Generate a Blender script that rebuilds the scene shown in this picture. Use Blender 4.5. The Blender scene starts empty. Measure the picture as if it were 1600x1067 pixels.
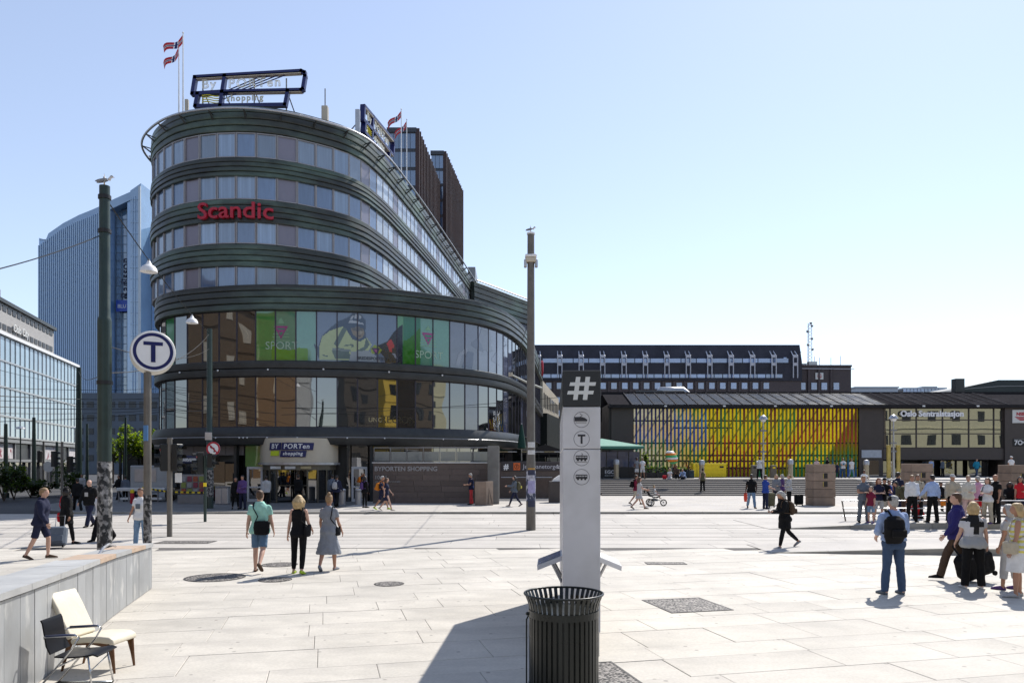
import bpy, bmesh, math, random
from mathutils import Vector, Matrix, Quaternion, noise as mnoise
R = math.radians
rnd = random.Random(7)
C = bpy.context.scene.collection
SC = bpy.context.scene

# ------------------------------------------------------------------ camera, sky, sun, exposure
F, HZ, EYE = 1200.0, 725.0, 2.4          # focal length and horizon in pixels of the 1600 px wide photograph, eye height in metres
cam_d = bpy.data.cameras.new('camera'); cam = bpy.data.objects.new('camera', cam_d); C.objects.link(cam)
cam.location = (0, 0, EYE); cam.rotation_euler = (R(90), 0, 0)
cam_d.sensor_width = 36.0; cam_d.lens = 36.0 * F / 1600.0
cam_d.shift_y = (HZ - 533.5) / 1600.0
cam_d.clip_start = 0.1; cam_d.clip_end = 3000
SC.camera = cam
SUN_AZ, SUN_EL = 33.0, 48.0              # azimuth to the right of straight ahead, elevation
sd = Vector((math.sin(R(SUN_AZ)) * math.cos(R(SUN_EL)), math.cos(R(SUN_AZ)) * math.cos(R(SUN_EL)), math.sin(R(SUN_EL))))
world = bpy.data.worlds.new('World'); SC.world = world; world.use_nodes = True
wn = world.node_tree
sky = wn.nodes.new('ShaderNodeTexSky'); sky.sky_type = 'NISHITA'; sky.sun_disc = False
sky.sun_elevation = R(SUN_EL); sky.sun_rotation = R(SUN_AZ)
sky.air_density = 1.0; sky.dust_density = 0.2; sky.ozone_density = 4.0; sky.altitude = 0
bg = wn.nodes['Background']; bg.inputs['Strength'].default_value = 0.15
gam = wn.nodes.new('ShaderNodeGamma'); gam.inputs['Gamma'].default_value = 0.77
wn.links.new(sky.outputs['Color'], gam.inputs['Color']); hsv = wn.nodes.new('ShaderNodeHueSaturation'); hsv.inputs['Saturation'].default_value = 0.82; hsv.inputs['Hue'].default_value = 0.507
wn.links.new(gam.outputs['Color'], hsv.inputs['Color']); wn.links.new(hsv.outputs['Color'], bg.inputs['Color'])
sun_d = bpy.data.lights.new('sun', 'SUN'); sun_d.energy = 3.3; sun_d.angle = R(0.5); sun_d.color = (1.0, 0.955, 0.89)
sun = bpy.data.objects.new('sun', sun_d); C.objects.link(sun); sun.location = (60, 90, 120)
sun.rotation_mode = 'QUATERNION'; sun.rotation_quaternion = sd.to_track_quat('Z', 'Y')
SC.view_settings.view_transform = 'Standard'; SC.view_settings.look = 'None'
SC.view_settings.exposure = 0.92; SC.view_settings.gamma = 1.0; SC.view_settings.use_curve_mapping = False
SC.cycles.max_bounces = 6; SC.cycles.diffuse_bounces = 3; SC.cycles.glossy_bounces = 3; SC.cycles.transmission_bounces = 4
SC.cycles.caustics_reflective = False; SC.cycles.caustics_refractive = False; SC.cycles.sample_clamp_indirect = 6

# ------------------------------------------------------------------ helpers
def G(px, py, z=0.0):                    # ground point seen at a pixel of the photograph
    Y = F * (EYE - z) / (py - HZ); return ((px - 800) * Y / F, Y, z)
def P(px, py, Y): return ((px - 800) * Y / F, Y, EYE + (HZ - py) * Y / F)
def X(px, Y): return (px - 800) * Y / F
def Zp(py, Y): return EYE + (HZ - py) * Y / F

class MB:
    def __init__(s): s.v = []; s.f = []; s.m = []; s.c = None; s.T = None
    def add(s, vs, fs, m=0):
        b = len(s.v)
        if s.T is not None: vs = [s.T @ Vector(v) for v in vs]
        s.v.extend([tuple(v) for v in vs]); s.f.extend([[b + i for i in f] for f in fs]); s.m.extend([m] * len(fs)); return s
    def box(s, a, b, m=0):
        x0, y0, z0 = a; x1, y1, z1 = b
        if x0 > x1: x0, x1 = x1, x0
        if y0 > y1: y0, y1 = y1, y0
        if z0 > z1: z0, z1 = z1, z0
        return s.add([(x0,y0,z0),(x1,y0,z0),(x1,y1,z0),(x0,y1,z0),(x0,y0,z1),(x1,y0,z1),(x1,y1,z1),(x0,y1,z1)],
                     [(0,3,2,1),(4,5,6,7),(0,1,5,4),(1,2,6,5),(2,3,7,6),(3,0,4,7)], m)
    def cbox(s, c, d, rz=0, m=0, M=None):        # centred box, size d, turned about z (or by M)
        h = [k / 2 for k in d]; A = M if M is not None else Matrix.Rotation(rz, 3, 'Z')
        vs = [Vector(c) + A @ Vector((sx*h[0], sy*h[1], sz*h[2])) for sz in (-1,1) for sx, sy in ((-1,-1),(1,-1),(1,1),(-1,1))]
        return s.add(vs, [(0,3,2,1),(4,5,6,7),(0,1,5,4),(1,2,6,5),(2,3,7,6),(3,0,4,7)], m)
    def bbox(s, a, b, bev=0.01, m=0):            # box with chamfered edges
        bm = bmesh.new(); bmesh.ops.create_cube(bm, size=1)
        for v in bm.verts: v.co = Vector([a[i] + (v.co[i] + .5) * (b[i] - a[i]) for i in range(3)])
        bmesh.ops.bevel(bm, geom=bm.edges[:], offset=bev, segments=1, affect='EDGES')
        s.bm(bm, m); return s
    def bm(s, bm, m=0):
        bm.verts.ensure_lookup_table(); bm.verts.index_update()
        s.add([v.co.copy() for v in bm.verts], [[v.index for v in f.verts] for f in bm.faces], m); bm.free(); return s
    def tube(s, pts, r, n=8, m=0, cap=True):
        pts = [Vector(p) for p in pts]; rs = r if isinstance(r, (list, tuple)) else [r] * len(pts)
        vs = []; fs = []; up = None
        for i, p in enumerate(pts):
            d = (pts[min(i+1, len(pts)-1)] - pts[max(i-1, 0)])
            if d.length < 1e-9: d = Vector((0,0,1))
            d.normalize()
            if up is None: up = Vector((0,0,1)) if abs(d.z) < .9 else Vector((1,0,0))
            a = d.cross(up)
            if a.length < 1e-6: a = d.orthogonal()
            a.normalize(); b = a.cross(d); b.normalize(); up = b
            for k in range(n):
                t = 2 * math.pi * k / n
                vs.append(p + a * math.cos(t) * rs[i] + b * math.sin(t) * rs[i])
        for i in range(len(pts) - 1):
            for k in range(n):
                k2 = (k + 1) % n
                fs.append((i*n+k, i*n+k2, (i+1)*n+k2, (i+1)*n+k))
        if cap: fs.append(tuple(range(n))[::-1]); fs.append(tuple((len(pts)-1)*n + k for k in range(n)))
        return s.add(vs, fs, m)
    def lathe(s, prof, n=16, c=(0,0,0), m=0, sx=1, sy=1):       # prof: (r, z)
        vs = []; fs = []
        for r, z in prof:
            for k in range(n):
                t = 2*math.pi*k/n; vs.append((c[0] + r*math.cos(t)*sx, c[1] + r*math.sin(t)*sy, c[2] + z))
        for i in range(len(prof)-1):
            for k in range(n):
                k2 = (k+1) % n; fs.append((i*n+k, i*n+k2, (i+1)*n+k2, (i+1)*n+k))
        if prof[0][0] > 1e-5: fs.append(tuple(range(n))[::-1])
        if prof[-1][0] > 1e-5: fs.append(tuple((len(prof)-1)*n+k for k in range(n)))
        return s.add(vs, fs, m)
    def prism(s, poly, d0, d1, axis='z', m=0):   # polygon extruded; axis 'z': (x,y); 'y': (x,z); 'x': (y,z)
        def mk(a, b, d): return (a, b, d) if axis == 'z' else ((a, d, b) if axis == 'y' else (d, a, b))
        n = len(poly); vs = [mk(a, b, d0) for a, b in poly] + [mk(a, b, d1) for a, b in poly]
        fs = [tuple(range(n))[::-1], tuple(range(n, 2*n))] + [(i, (i+1) % n, n+(i+1) % n, n+i) for i in range(n)]
        return s.add(vs, fs, m)
    def ell(s, c, r, n=10, k=7, m=0, A=None):
        vs = []; fs = []; c = Vector(c)
        for i in range(k+1):
            ph = math.pi * i / k
            for j in range(n):
                t = 2*math.pi*j/n
                p = Vector((r[0]*math.sin(ph)*math.cos(t), r[1]*math.sin(ph)*math.sin(t), -r[2]*math.cos(ph)))
                vs.append(c + (A @ p if A is not None else p))
        for i in range(k):
            for j in range(n):
                j2 = (j+1) % n; fs.append((i*n+j, i*n+j2, (i+1)*n+j2, (i+1)*n+j))
        return s.add(vs, fs, m)
    def loft(s, rings, n=14, m=0, A=None):       # rings: (cx, cy, z, rx, ry); closed by caps
        vs = []; fs = []
        for (cx, cy, z, rx, ry) in rings:
            for k in range(n):
                t = 2*math.pi*k/n; p = Vector((cx + rx*math.cos(t), cy + ry*math.sin(t), z))
                vs.append(A @ p if A is not None else p)
        for i in range(len(rings)-1):
            for k in range(n):
                k2 = (k+1) % n; fs.append((i*n+k, i*n+k2, (i+1)*n+k2, (i+1)*n+k))
        fs.append(tuple(range(n))[::-1]); fs.append(tuple((len(rings)-1)*n+k for k in range(n)))
        return s.add(vs, fs, m)
    def quad(s, a, b, c, d, m=0): return s.add([a, b, c, d], [(0,1,2,3)], m)
    def mesh(s, name, mats, smooth=False, off=None, normals=True):
        me = bpy.data.meshes.new(name)
        vs = s.v if off is None else [(v[0]-off[0], v[1]-off[1], v[2]-off[2]) for v in s.v]
        me.from_pydata(vs, [], s.f)
        if not isinstance(mats, (list, tuple)): mats = [mats]
        for mt in mats: me.materials.append(mt)
        if len(mats) > 1: me.polygons.foreach_set('material_index', s.m)
        if normals:
            bm = bmesh.new(); bm.from_mesh(me); bmesh.ops.recalc_face_normals(bm, faces=bm.faces[:]); bm.to_mesh(me); bm.free()
        if smooth: me.polygons.foreach_set('use_smooth', [True] * len(me.polygons))
        me.update(); return me
    def build(s, name, mats, parent=None, smooth=False, loc=None, rz=0, off=None, normals=True):
        o = bpy.data.objects.new(name, s.mesh(name, mats, smooth, off, normals)); C.objects.link(o)
        if parent is not None: o.parent = parent
        if loc is not None: o.location = loc
        if rz: o.rotation_euler = (0, 0, rz)
        return o

def put(name, me, parent=None, loc=(0,0,0), rz=0, rot=None, scale=None):
    o = bpy.data.objects.new(name, me); C.objects.link(o)
    if parent is not None: o.parent = parent
    o.location = loc; o.rotation_euler = rot if rot is not None else (0, 0, rz)
    if scale is not None: o.scale = scale
    return o
def tag(o, label=None, cat=None, group=None, kind=None):
    if label: o['label'] = label
    if cat: o['category'] = cat
    if group: o['group'] = group
    if kind: o['kind'] = kind
    return o
def thing(name, label, cat, loc=(0,0,0), rz=0, group=None):
    o = bpy.data.objects.new(name, None); C.objects.link(o); o.location = loc; o.rotation_euler = (0,0,rz)
    o.empty_display_size = 0.2
    return tag(o, label, cat, group)
KIDS = {}
def copy_thing(root, loc, rz=None, label=None):
    def rec(o, par):
        c = o.copy(); C.objects.link(c); c.parent = par
        for ch in o.children: rec(ch, c)
        return c
    r = rec(root, None); r.location = loc
    if rz is not None: r.rotation_euler = (0,0,rz)
    if label: r['label'] = label
    return r
def struct(o): o['kind'] = 'structure'; return o
def smooth_by_angle(me, ang=40):
    try: me.set_sharp_from_angle(angle=R(ang)); me.polygons.foreach_set('use_smooth', [True]*len(me.polygons))
    except Exception: pass
    return me

# ------------------------------------------------------------------ materials
MATS = {}
def mat(name, col, rough=0.6, metal=0.0, ior=1.45, var=0.12, scale=3.0, bump=0.0, bscale=60.0, tint=None, tintscale=0.6, tintpos=(0.45,0.7),
        rand=0.0, coords='Object', spec=0.5, rvar=0.08, stretch=None):
    if name in MATS: return MATS[name]
    m = bpy.data.materials.new(name); m.use_nodes = True; nt = m.node_tree; N = nt.nodes; L = nt.links
    b = N['Principled BSDF']; MATS[name] = m
    b.inputs['Metallic'].default_value = metal; b.inputs['Roughness'].default_value = rough
    b.inputs['IOR'].default_value = ior; b.inputs['Specular IOR Level'].default_value = spec
    tc = N.new('ShaderNodeTexCoord'); src = tc.outputs[coords]
    if stretch:
        mp = N.new('ShaderNodeMapping'); mp.inputs['Scale'].default_value = stretch; L.new(src, mp.inputs['Vector']); src = mp.outputs['Vector']
    nz = N.new('ShaderNodeTexNoise'); nz.inputs['Scale'].default_value = scale; nz.inputs['Detail'].default_value = 6; nz.inputs['Roughness'].default_value = 0.62
    L.new(src, nz.inputs['Vector'])
    mr = N.new('ShaderNodeMapRange'); mr.inputs['From Min'].default_value = 0.3; mr.inputs['From Max'].default_value = 0.7
    mr.inputs['To Min'].default_value = 1 - var; mr.inputs['To Max'].default_value = 1 + var
    L.new(nz.outputs['Fac'], mr.inputs['Value'])
    fac = mr.outputs['Result']
    if rand:
        oi = N.new('ShaderNodeObjectInfo'); m2 = N.new('ShaderNodeMapRange'); m2.inputs['To Min'].default_value = 1 - rand; m2.inputs['To Max'].default_value = 1 + rand
        L.new(oi.outputs['Random'], m2.inputs['Value']); mu = N.new('ShaderNodeMath'); mu.operation = 'MULTIPLY'
        L.new(fac, mu.inputs[0]); L.new(m2.outputs['Result'], mu.inputs[1]); fac = mu.outputs['Value']
    vm = N.new('ShaderNodeVectorMath'); vm.operation = 'SCALE'; vm.inputs[0].default_value = col[:3]
    if tint:
        n2 = N.new('ShaderNodeTexNoise'); n2.inputs['Scale'].default_value = tintscale; n2.inputs['Detail'].default_value = 5; L.new(src, n2.inputs['Vector'])
        cr = N.new('ShaderNodeMapRange'); cr.inputs['From Min'].default_value = tintpos[0]; cr.inputs['From Max'].default_value = tintpos[1]; L.new(n2.outputs['Fac'], cr.inputs['Value'])
        mx = N.new('ShaderNodeMix'); mx.data_type = 'RGBA'; mx.inputs[6].default_value = (*col[:3], 1); mx.inputs[7].default_value = (*tint[:3], 1)
        L.new(cr.outputs['Result'], mx.inputs['Factor']); L.new(mx.outputs[2], vm.inputs[0])
    L.new(fac, vm.inputs['Scale']); L.new(vm.outputs['Vector'], b.inputs['Base Color'])
    if rvar:
        r2 = N.new('ShaderNodeMapRange'); r2.inputs['From Min'].default_value = .3; r2.inputs['From Max'].default_value = .7
        r2.inputs['To Min'].default_value = max(0, rough - rvar); r2.inputs['To Max'].default_value = min(1, rough + rvar)
        L.new(nz.outputs['Fac'], r2.inputs['Value']); L.new(r2.outputs['Result'], b.inputs['Roughness'])
    if bump:
        n3 = N.new('ShaderNodeTexNoise'); n3.inputs['Scale'].default_value = bscale; n3.inputs['Detail'].default_value = 4; L.new(src, n3.inputs['Vector'])
        bp = N.new('ShaderNodeBump'); bp.inputs['Strength'].default_value = bump; bp.inputs['Distance'].default_value = 0.02
        L.new(n3.outputs['Fac'], bp.inputs['Height']); L.new(bp.outputs['Normal'], b.inputs['Normal'])
    return m
def wear(m, gum=1.0, stain=1.0):
    # marks that belong to the stone: broad worn patches, small spots of gum, in world position so that neighbours differ
    nt = m.node_tree; N = nt.nodes; L = nt.links; b = N['Principled BSDF']; src = b.inputs['Base Color'].links[0].from_socket
    ge = N.new('ShaderNodeNewGeometry'); ps = ge.outputs['Position']
    n1 = N.new('ShaderNodeTexNoise'); n1.inputs['Scale'].default_value = .55; n1.inputs['Detail'].default_value = 7; n1.inputs['Roughness'].default_value = .68; L.new(ps, n1.inputs['Vector'])
    m1 = N.new('ShaderNodeMapRange'); m1.inputs['From Min'].default_value = .35; m1.inputs['From Max'].default_value = .68; m1.inputs['To Min'].default_value = 1.06; m1.inputs['To Max'].default_value = 1.06 - .24*stain; L.new(n1.outputs['Fac'], m1.inputs['Value'])
    n2 = N.new('ShaderNodeTexNoise'); n2.inputs['Scale'].default_value = 26; n2.inputs['Detail'].default_value = 4; L.new(ps, n2.inputs['Vector'])
    m2 = N.new('ShaderNodeMapRange'); m2.inputs['From Min'].default_value = .3; m2.inputs['From Max'].default_value = .7; m2.inputs['To Min'].default_value = .92; m2.inputs['To Max'].default_value = 1.06; L.new(n2.outputs['Fac'], m2.inputs['Value'])
    v = N.new('ShaderNodeTexVoronoi'); v.inputs['Scale'].default_value = 3.2; L.new(ps, v.inputs['Vector'])
    m3 = N.new('ShaderNodeMapRange'); m3.inputs['From Min'].default_value = .07; m3.inputs['From Max'].default_value = .10; m3.inputs['To Min'].default_value = 1 - .42*gum; m3.inputs['To Max'].default_value = 1; L.new(v.outputs['Distance'], m3.inputs['Value'])
    f = m1.outputs['Result']
    for o in (m2, m3):
        mu = N.new('ShaderNodeMath'); mu.operation = 'MULTIPLY'; L.new(f, mu.inputs[0]); L.new(o.outputs['Result'], mu.inputs[1]); f = mu.outputs['Value']
    vm = N.new('ShaderNodeVectorMath'); vm.operation = 'SCALE'; L.new(src, vm.inputs[0]); L.new(f, vm.inputs['Scale']); L.new(vm.outputs['Vector'], b.inputs['Base Color']); return m
def glass(name, col, ior=2.2, rough=0.03, warp=0.012, wscale=0.7, rand=0.0, var=0.25, scale=1.2, stretch=None):
    if name in MATS: return MATS[name]
    m = mat(name, col, rough, 0, ior, var=var, scale=scale, rand=rand, rvar=0.0, stretch=stretch)
    nt = m.node_tree; N = nt.nodes; L = nt.links
    tc = N.new('ShaderNodeTexCoord'); oi = N.new('ShaderNodeObjectInfo'); ad = N.new('ShaderNodeVectorMath'); ad.operation = 'ADD'
    L.new(tc.outputs['Object'], ad.inputs[0]); L.new(oi.outputs['Location'], ad.inputs[1])
    nz = N.new('ShaderNodeTexNoise'); nz.inputs['Scale'].default_value = wscale; nz.inputs['Detail'].default_value = 1; L.new(ad.outputs['Vector'], nz.inputs['Vector'])
    bp = N.new('ShaderNodeBump'); bp.inputs['Strength'].default_value = 1.0; bp.inputs['Distance'].default_value = warp
    L.new(nz.outputs['Fac'], bp.inputs['Height']); L.new(bp.outputs['Normal'], N['Principled BSDF'].inputs['Normal'])
    return m
def attr_mat(name, rough=0.5, ior=1.45, var=0.1, scale=4.0):     # printed or painted colours carried by the mesh
    if name in MATS: return MATS[name]
    m = mat(name, (1,1,1), rough, 0, ior, var=var, scale=scale); nt = m.node_tree
    a = nt.nodes.new('ShaderNodeVertexColor'); a.layer_name = 'print'
    vm = [n for n in nt.nodes if n.type == 'VECT_MATH'][0]
    nt.links.new(a.outputs['Color'], vm.inputs[0]); return m
def set_face_colors(me, cols):
    at = me.color_attributes.new('print', 'FLOAT_COLOR', 'CORNER'); arr = []
    for p in me.polygons:
        c = cols[p.index]
        for _ in range(p.loop_total): arr.extend((c[0], c[1], c[2], 1.0))
    at.data.foreach_set('color', arr)

# ------------------------------------------------------------------ lettering
TXT = {}
def text_geo(body, size=1.0, depth=0.0, bold=0.0, align='LEFT', shear=0.0, spacing=1.0):
    key = (body, size, depth, bold, align, shear, spacing)
    if key in TXT: return TXT[key]
    cu = bpy.data.curves.new('lettering_curve', 'FONT'); cu.body = body; cu.size = size; cu.extrude = depth; cu.offset = bold
    cu.align_x = align; cu.shear = shear; cu.resolution_u = 3; cu.space_character = spacing
    o = bpy.data.objects.new('lettering_curve', cu); C.objects.link(o)
    dg = bpy.context.evaluated_depsgraph_get(); dg.update()
    me = bpy.data.meshes.new_from_object(o.evaluated_get(dg))
    vs = [tuple(v.co) for v in me.vertices]; fs = [tuple(p.vertices) for p in me.polygons]
    bpy.data.objects.remove(o); bpy.data.curves.remove(cu); bpy.data.meshes.remove(me)
    TXT[key] = (vs, fs); return vs, fs
def outline_geo(body, size, tube, spacing=1.0):
    cu = bpy.data.curves.new('lettering_curve', 'FONT'); cu.body = body; cu.size = size; cu.fill_mode = 'NONE'; cu.bevel_depth = tube; cu.bevel_resolution = 1; cu.space_character = spacing; cu.resolution_u = 3
    o = bpy.data.objects.new('lettering_curve', cu); C.objects.link(o); dg = bpy.context.evaluated_depsgraph_get(); dg.update(); me = bpy.data.meshes.new_from_object(o.evaluated_get(dg))
    vs = [tuple(v.co) for v in me.vertices]; fs = [tuple(p.vertices) for p in me.polygons]; bpy.data.objects.remove(o); bpy.data.curves.remove(cu); bpy.data.meshes.remove(me); return vs, fs
def islands(vs, fs):
    par = list(range(len(vs)))
    def find(a):
        while par[a] != a: par[a] = par[par[a]]; a = par[a]
        return a
    pos = {}
    for i, v in enumerate(vs):
        k = (round(v[0],4), round(v[1],4), round(v[2],4))
        if k in pos: par[find(i)] = find(pos[k])
        else: pos[k] = i
    for f in fs:
        for k in f[1:]: par[find(k)] = find(f[0])
    grp = {}
    for f in fs: grp.setdefault(find(f[0]), []).append(f)
    items = []
    for g in grp.values():
        ids = sorted({i for f in g for i in f}); xs = [vs[i][0] for i in ids]; items.append([min(xs), max(xs), g])
    items.sort(key=lambda t: t[0]); out = []
    for it in items:
        if out and min(out[-1][1], it[1]) - max(out[-1][0], it[0]) > 0.5 * min(out[-1][1]-out[-1][0], it[1]-it[0]):
            out[-1][0] = min(out[-1][0], it[0]); out[-1][1] = max(out[-1][1], it[1]); out[-1][2] = out[-1][2] + it[2]
        else: out.append(it)
    res = []
    for a, b, g in out:
        ids = sorted({i for f in g for i in f}); mp = {k: j for j, k in enumerate(ids)}
        res.append(([vs[i] for i in ids], [[mp[k] for k in f] for f in g]))
    return res
def text_on(body, size, fn, m, name='lettering', parent=None, depth=0.02, bold=0.0, align='LEFT', split=False, shear=0.0, spacing=1.0, off=None):
    """fn(u, v, w) puts the flat lettering where it stands."""
    vs, fs = text_geo(body, size, depth, bold, align, shear, spacing)
    sets = islands(vs, fs) if split else [(vs, fs)]; out = []
    for v, f in sets:
        b = MB(); b.add([fn(*p) for p in v], f); out.append(b.build(name if not split else 'letter', m, parent, off=off))
    return out
def flat_text(body, size, origin, m, parent=None, ux=(1,0,0), uy=(0,0,1), depth=0.004, name='lettering', **k):
    o = Vector(origin); a = Vector(ux); b = Vector(uy); n = a.cross(b)
    return text_on(body, size, lambda u, v, w: tuple(o + a*u + b*v + n*(w + depth)), m, name, parent, depth, **k)

# ------------------------------------------------------------------ plan curves
class Path:
    def __init__(s, pts, step=0.25):
        P_ = [Vector((a, b, 0)) for a, b in pts]; P_ = [2*P_[0]-P_[1]] + P_ + [2*P_[-1]-P_[-2]]
        dense = []
        for i in range(1, len(P_)-2):
            p0, p1, p2, p3 = P_[i-1:i+3]
            n = max(2, int((p2-p1).length/step))
            # centripetal Catmull-Rom
            t0 = 0; t1 = t0 + (p1-p0).length**.5; t2 = t1 + (p2-p1).length**.5; t3 = t2 + (p3-p2).length**.5
            for k in range(n):
                t = t1 + (t2-t1)*k/n
                A1 = p0*((t1-t)/(t1-t0)) + p1*((t-t0)/(t1-t0)); A2 = p1*((t2-t)/(t2-t1)) + p2*((t-t1)/(t2-t1)); A3 = p2*((t3-t)/(t3-t2)) + p3*((t-t2)/(t3-t2))
                B1 = A1*((t2-t)/(t2-t0)) + A2*((t-t0)/(t2-t0)); B2 = A2*((t3-t)/(t3-t1)) + A3*((t-t1)/(t3-t1))
                dense.append(B1*((t2-t)/(t2-t1)) + B2*((t-t1)/(t2-t1)))
        dense.append(P_[-2].copy()); s.d = dense; s.s = [0.0]
        for a, b in zip(dense, dense[1:]): s.s.append(s.s[-1] + (b-a).length)
        s.L = s.s[-1]
    def at(s, u):
        u = min(max(u, 0), s.L); import bisect
        i = min(max(bisect.bisect_right(s.s, u) - 1, 0), len(s.d)-2)
        t = (u - s.s[i]) / max(1e-9, s.s[i+1]-s.s[i]); return s.d[i].lerp(s.d[i+1], t)
    def tan(s, u):
        a = s.at(u-.2); b = s.at(u+.2); d = b-a; d.normalize(); return d
    def nor(s, u): t = s.tan(u); return Vector((t.y, -t.x, 0))
    def pos(s, u, out=0, z=0): p = s.at(u) + s.nor(u)*out; return Vector((p.x, p.y, z))
    def s_px(s, px, lo=None, hi=None):
        best = None; k = 0; lo = 0 if lo is None else lo; hi = s.L if hi is None else hi
        u = lo
        while u < hi:
            p = s.at(u); e = abs(800 + F*p.x/p.y - px)
            if best is None or e < best[0]: best = (e, u)
            u += 0.05
        return best[1]
    def stations(s, a, b, step=0.6):
        n = max(1, int(round((b-a)/step))); return [a + (b-a)*i/n for i in range(n+1)]
def sweep(mb, path, prof, a, b, step=0.6, m=0, ends=True):       # prof: closed loop of (out, z)
    st = path.stations(a, b, step); n = len(prof); vs = []; fs = []
    for u in st:
        p = path.at(u); nn = path.nor(u)
        for o, z in prof: vs.append((p.x+nn.x*o, p.y+nn.y*o, z))
    for i in range(len(st)-1):
        for k in range(n):
            k2 = (k+1) % n; fs.append((i*n+k, i*n+k2, (i+1)*n+k2, (i+1)*n+k))
    if ends: fs.append(tuple(range(n))); fs.append(tuple((len(st)-1)*n+k for k in range(n))[::-1])
    mb.add(vs, fs, m)
# ------------------------------------------------------------------ the materials in use
m_slab = mat('granite_slab', (0.50,0.465,0.405), 0.75, var=0.09, scale=2.2, bump=0.25, bscale=90, rand=0.06, tint=(0.40,0.37,0.33), tintscale=0.9)
m_slab2 = mat('concrete_slab', (0.44,0.41,0.37), 0.8, var=0.12, scale=1.1, bump=0.2, bscale=60, rand=0.07, tint=(0.38,0.36,0.33), tintscale=0.35)
m_pave = mat('pavement_stone', (0.43,0.40,0.36), 0.8, var=0.12, scale=0.8, bump=0.2, bscale=40, tint=(0.38,0.36,0.34), tintscale=0.2)
wear(m_slab); wear(m_slab2, .6, .8); wear(m_pave, .6, .9)
m_joint = mat('joint_mortar', (0.15,0.14,0.13), 0.95, var=0.3, scale=8)
m_asphalt = mat('asphalt', (0.04,0.04,0.044), 0.85, var=0.2, scale=1.5, bump=0.3, bscale=80, tint=(0.06,0.06,0.06), tintscale=0.15)
m_kerb = mat('kerb_granite', (0.30,0.285,0.25), 0.75, var=0.18, scale=2.5, bump=0.2, rand=0.1)
m_steel = mat('rail_steel', (0.12,0.11,0.10), 0.45, 0.8, var=0.3, scale=6)
m_iron = mat('cast_iron', (0.06,0.056,0.052), 0.6, 0.4, var=0.35, scale=20, bump=0.4, bscale=30)
m_copper = mat('dark_patinated_copper', (0.042,0.046,0.041), 0.45, 0.15, var=0.35, scale=0.9, tint=(0.085,0.125,0.098), tintscale=0.16, tintpos=(0.46,0.66), stretch=(1,1,2.5), rvar=0.12)
m_copperdk = mat('dark_fascia', (0.035,0.037,0.037), 0.45, 0.1, var=0.3, scale=1.5)
m_glassb = glass('hotel_glass', (0.095,0.155,0.27), 2.1, 0.04, warp=0.006, rand=0.22, var=0.3, scale=0.9, stretch=(2.5,2.5,0.25))
m_glassc = glass('curtained_glass', (0.20,0.28,0.40), 2.0, 0.05, warp=0.006, rand=0.2, var=0.35, scale=2.4, stretch=(3,3,0.05))
m_lilac = mat('lilac_panel', (0.17,0.155,0.20), 0.35, 0.1, ior=1.8, var=0.08, scale=1, rand=0.12)
m_frame = mat('window_frame_grey', (0.22,0.22,0.225), 0.4, 0.2, var=0.1)
m_alu = mat('brushed_aluminium', (0.42,0.42,0.43), 0.35, 0.6, var=0.12, scale=4)
m_glassd = glass('shopfront_glass', (0.014,0.015,0.016), 2.7, 0.015, warp=0.012, wscale=0.4, var=0.4, rand=0.2)
m_glassv = glass('violet_glass', (0.09,0.10,0.15), 2.2, 0.03, warp=0.008, rand=0.2)
m_mull = mat('mullion', (0.06,0.055,0.075), 0.4, 0.3)
m_black = mat('black_paint', (0.012,0.012,0.013), 0.45, var=0.2)
m_white = mat('white_paint', (0.74,0.74,0.74), 0.5, var=0.05)
m_offw = mat('off_white_print', (0.62,0.62,0.60), 0.5, var=0.05)
m_navy = mat('navy_enamel', (0.008,0.012,0.09), 0.35, var=0.1)
m_red = mat('red_sign', (0.40,0.010,0.03), 0.4, var=0.1)
m_brown = mat('dark_brown_panel', (0.062,0.05,0.046), 0.5, var=0.12, scale=1.2, rand=0.1)
m_brick = mat('dark_brick', (0.085,0.068,0.07), 0.8, var=0.25, scale=6, rand=0.05)
m_yellow = mat('yellow_paint', (0.80,0.60,0.015), 0.5, var=0.06)
m_stonebr = mat('brown_stone', (0.25,0.185,0.14), 0.8, var=0.2, scale=2.5, bump=0.35, bscale=30, rand=0.14)
m_cream = mat('cream_panel', (0.52,0.46,0.36), 0.4, 0.05, var=0.08, scale=0.8)
m_wallbr = mat('brown_tile', (0.105,0.078,0.068), 0.45, var=0.15, scale=3, rand=0.22)
m_wirec = mat('wire', (0.03,0.03,0.03), 0.5, 0.5)
m_post = mat('dark_green_steel', (0.022,0.040,0.034), 0.38, 0.0, var=0.2, scale=4)
m_postg = mat('grey_steel', (0.15,0.135,0.115), 0.5, 0.3, var=0.2, scale=3)

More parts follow.
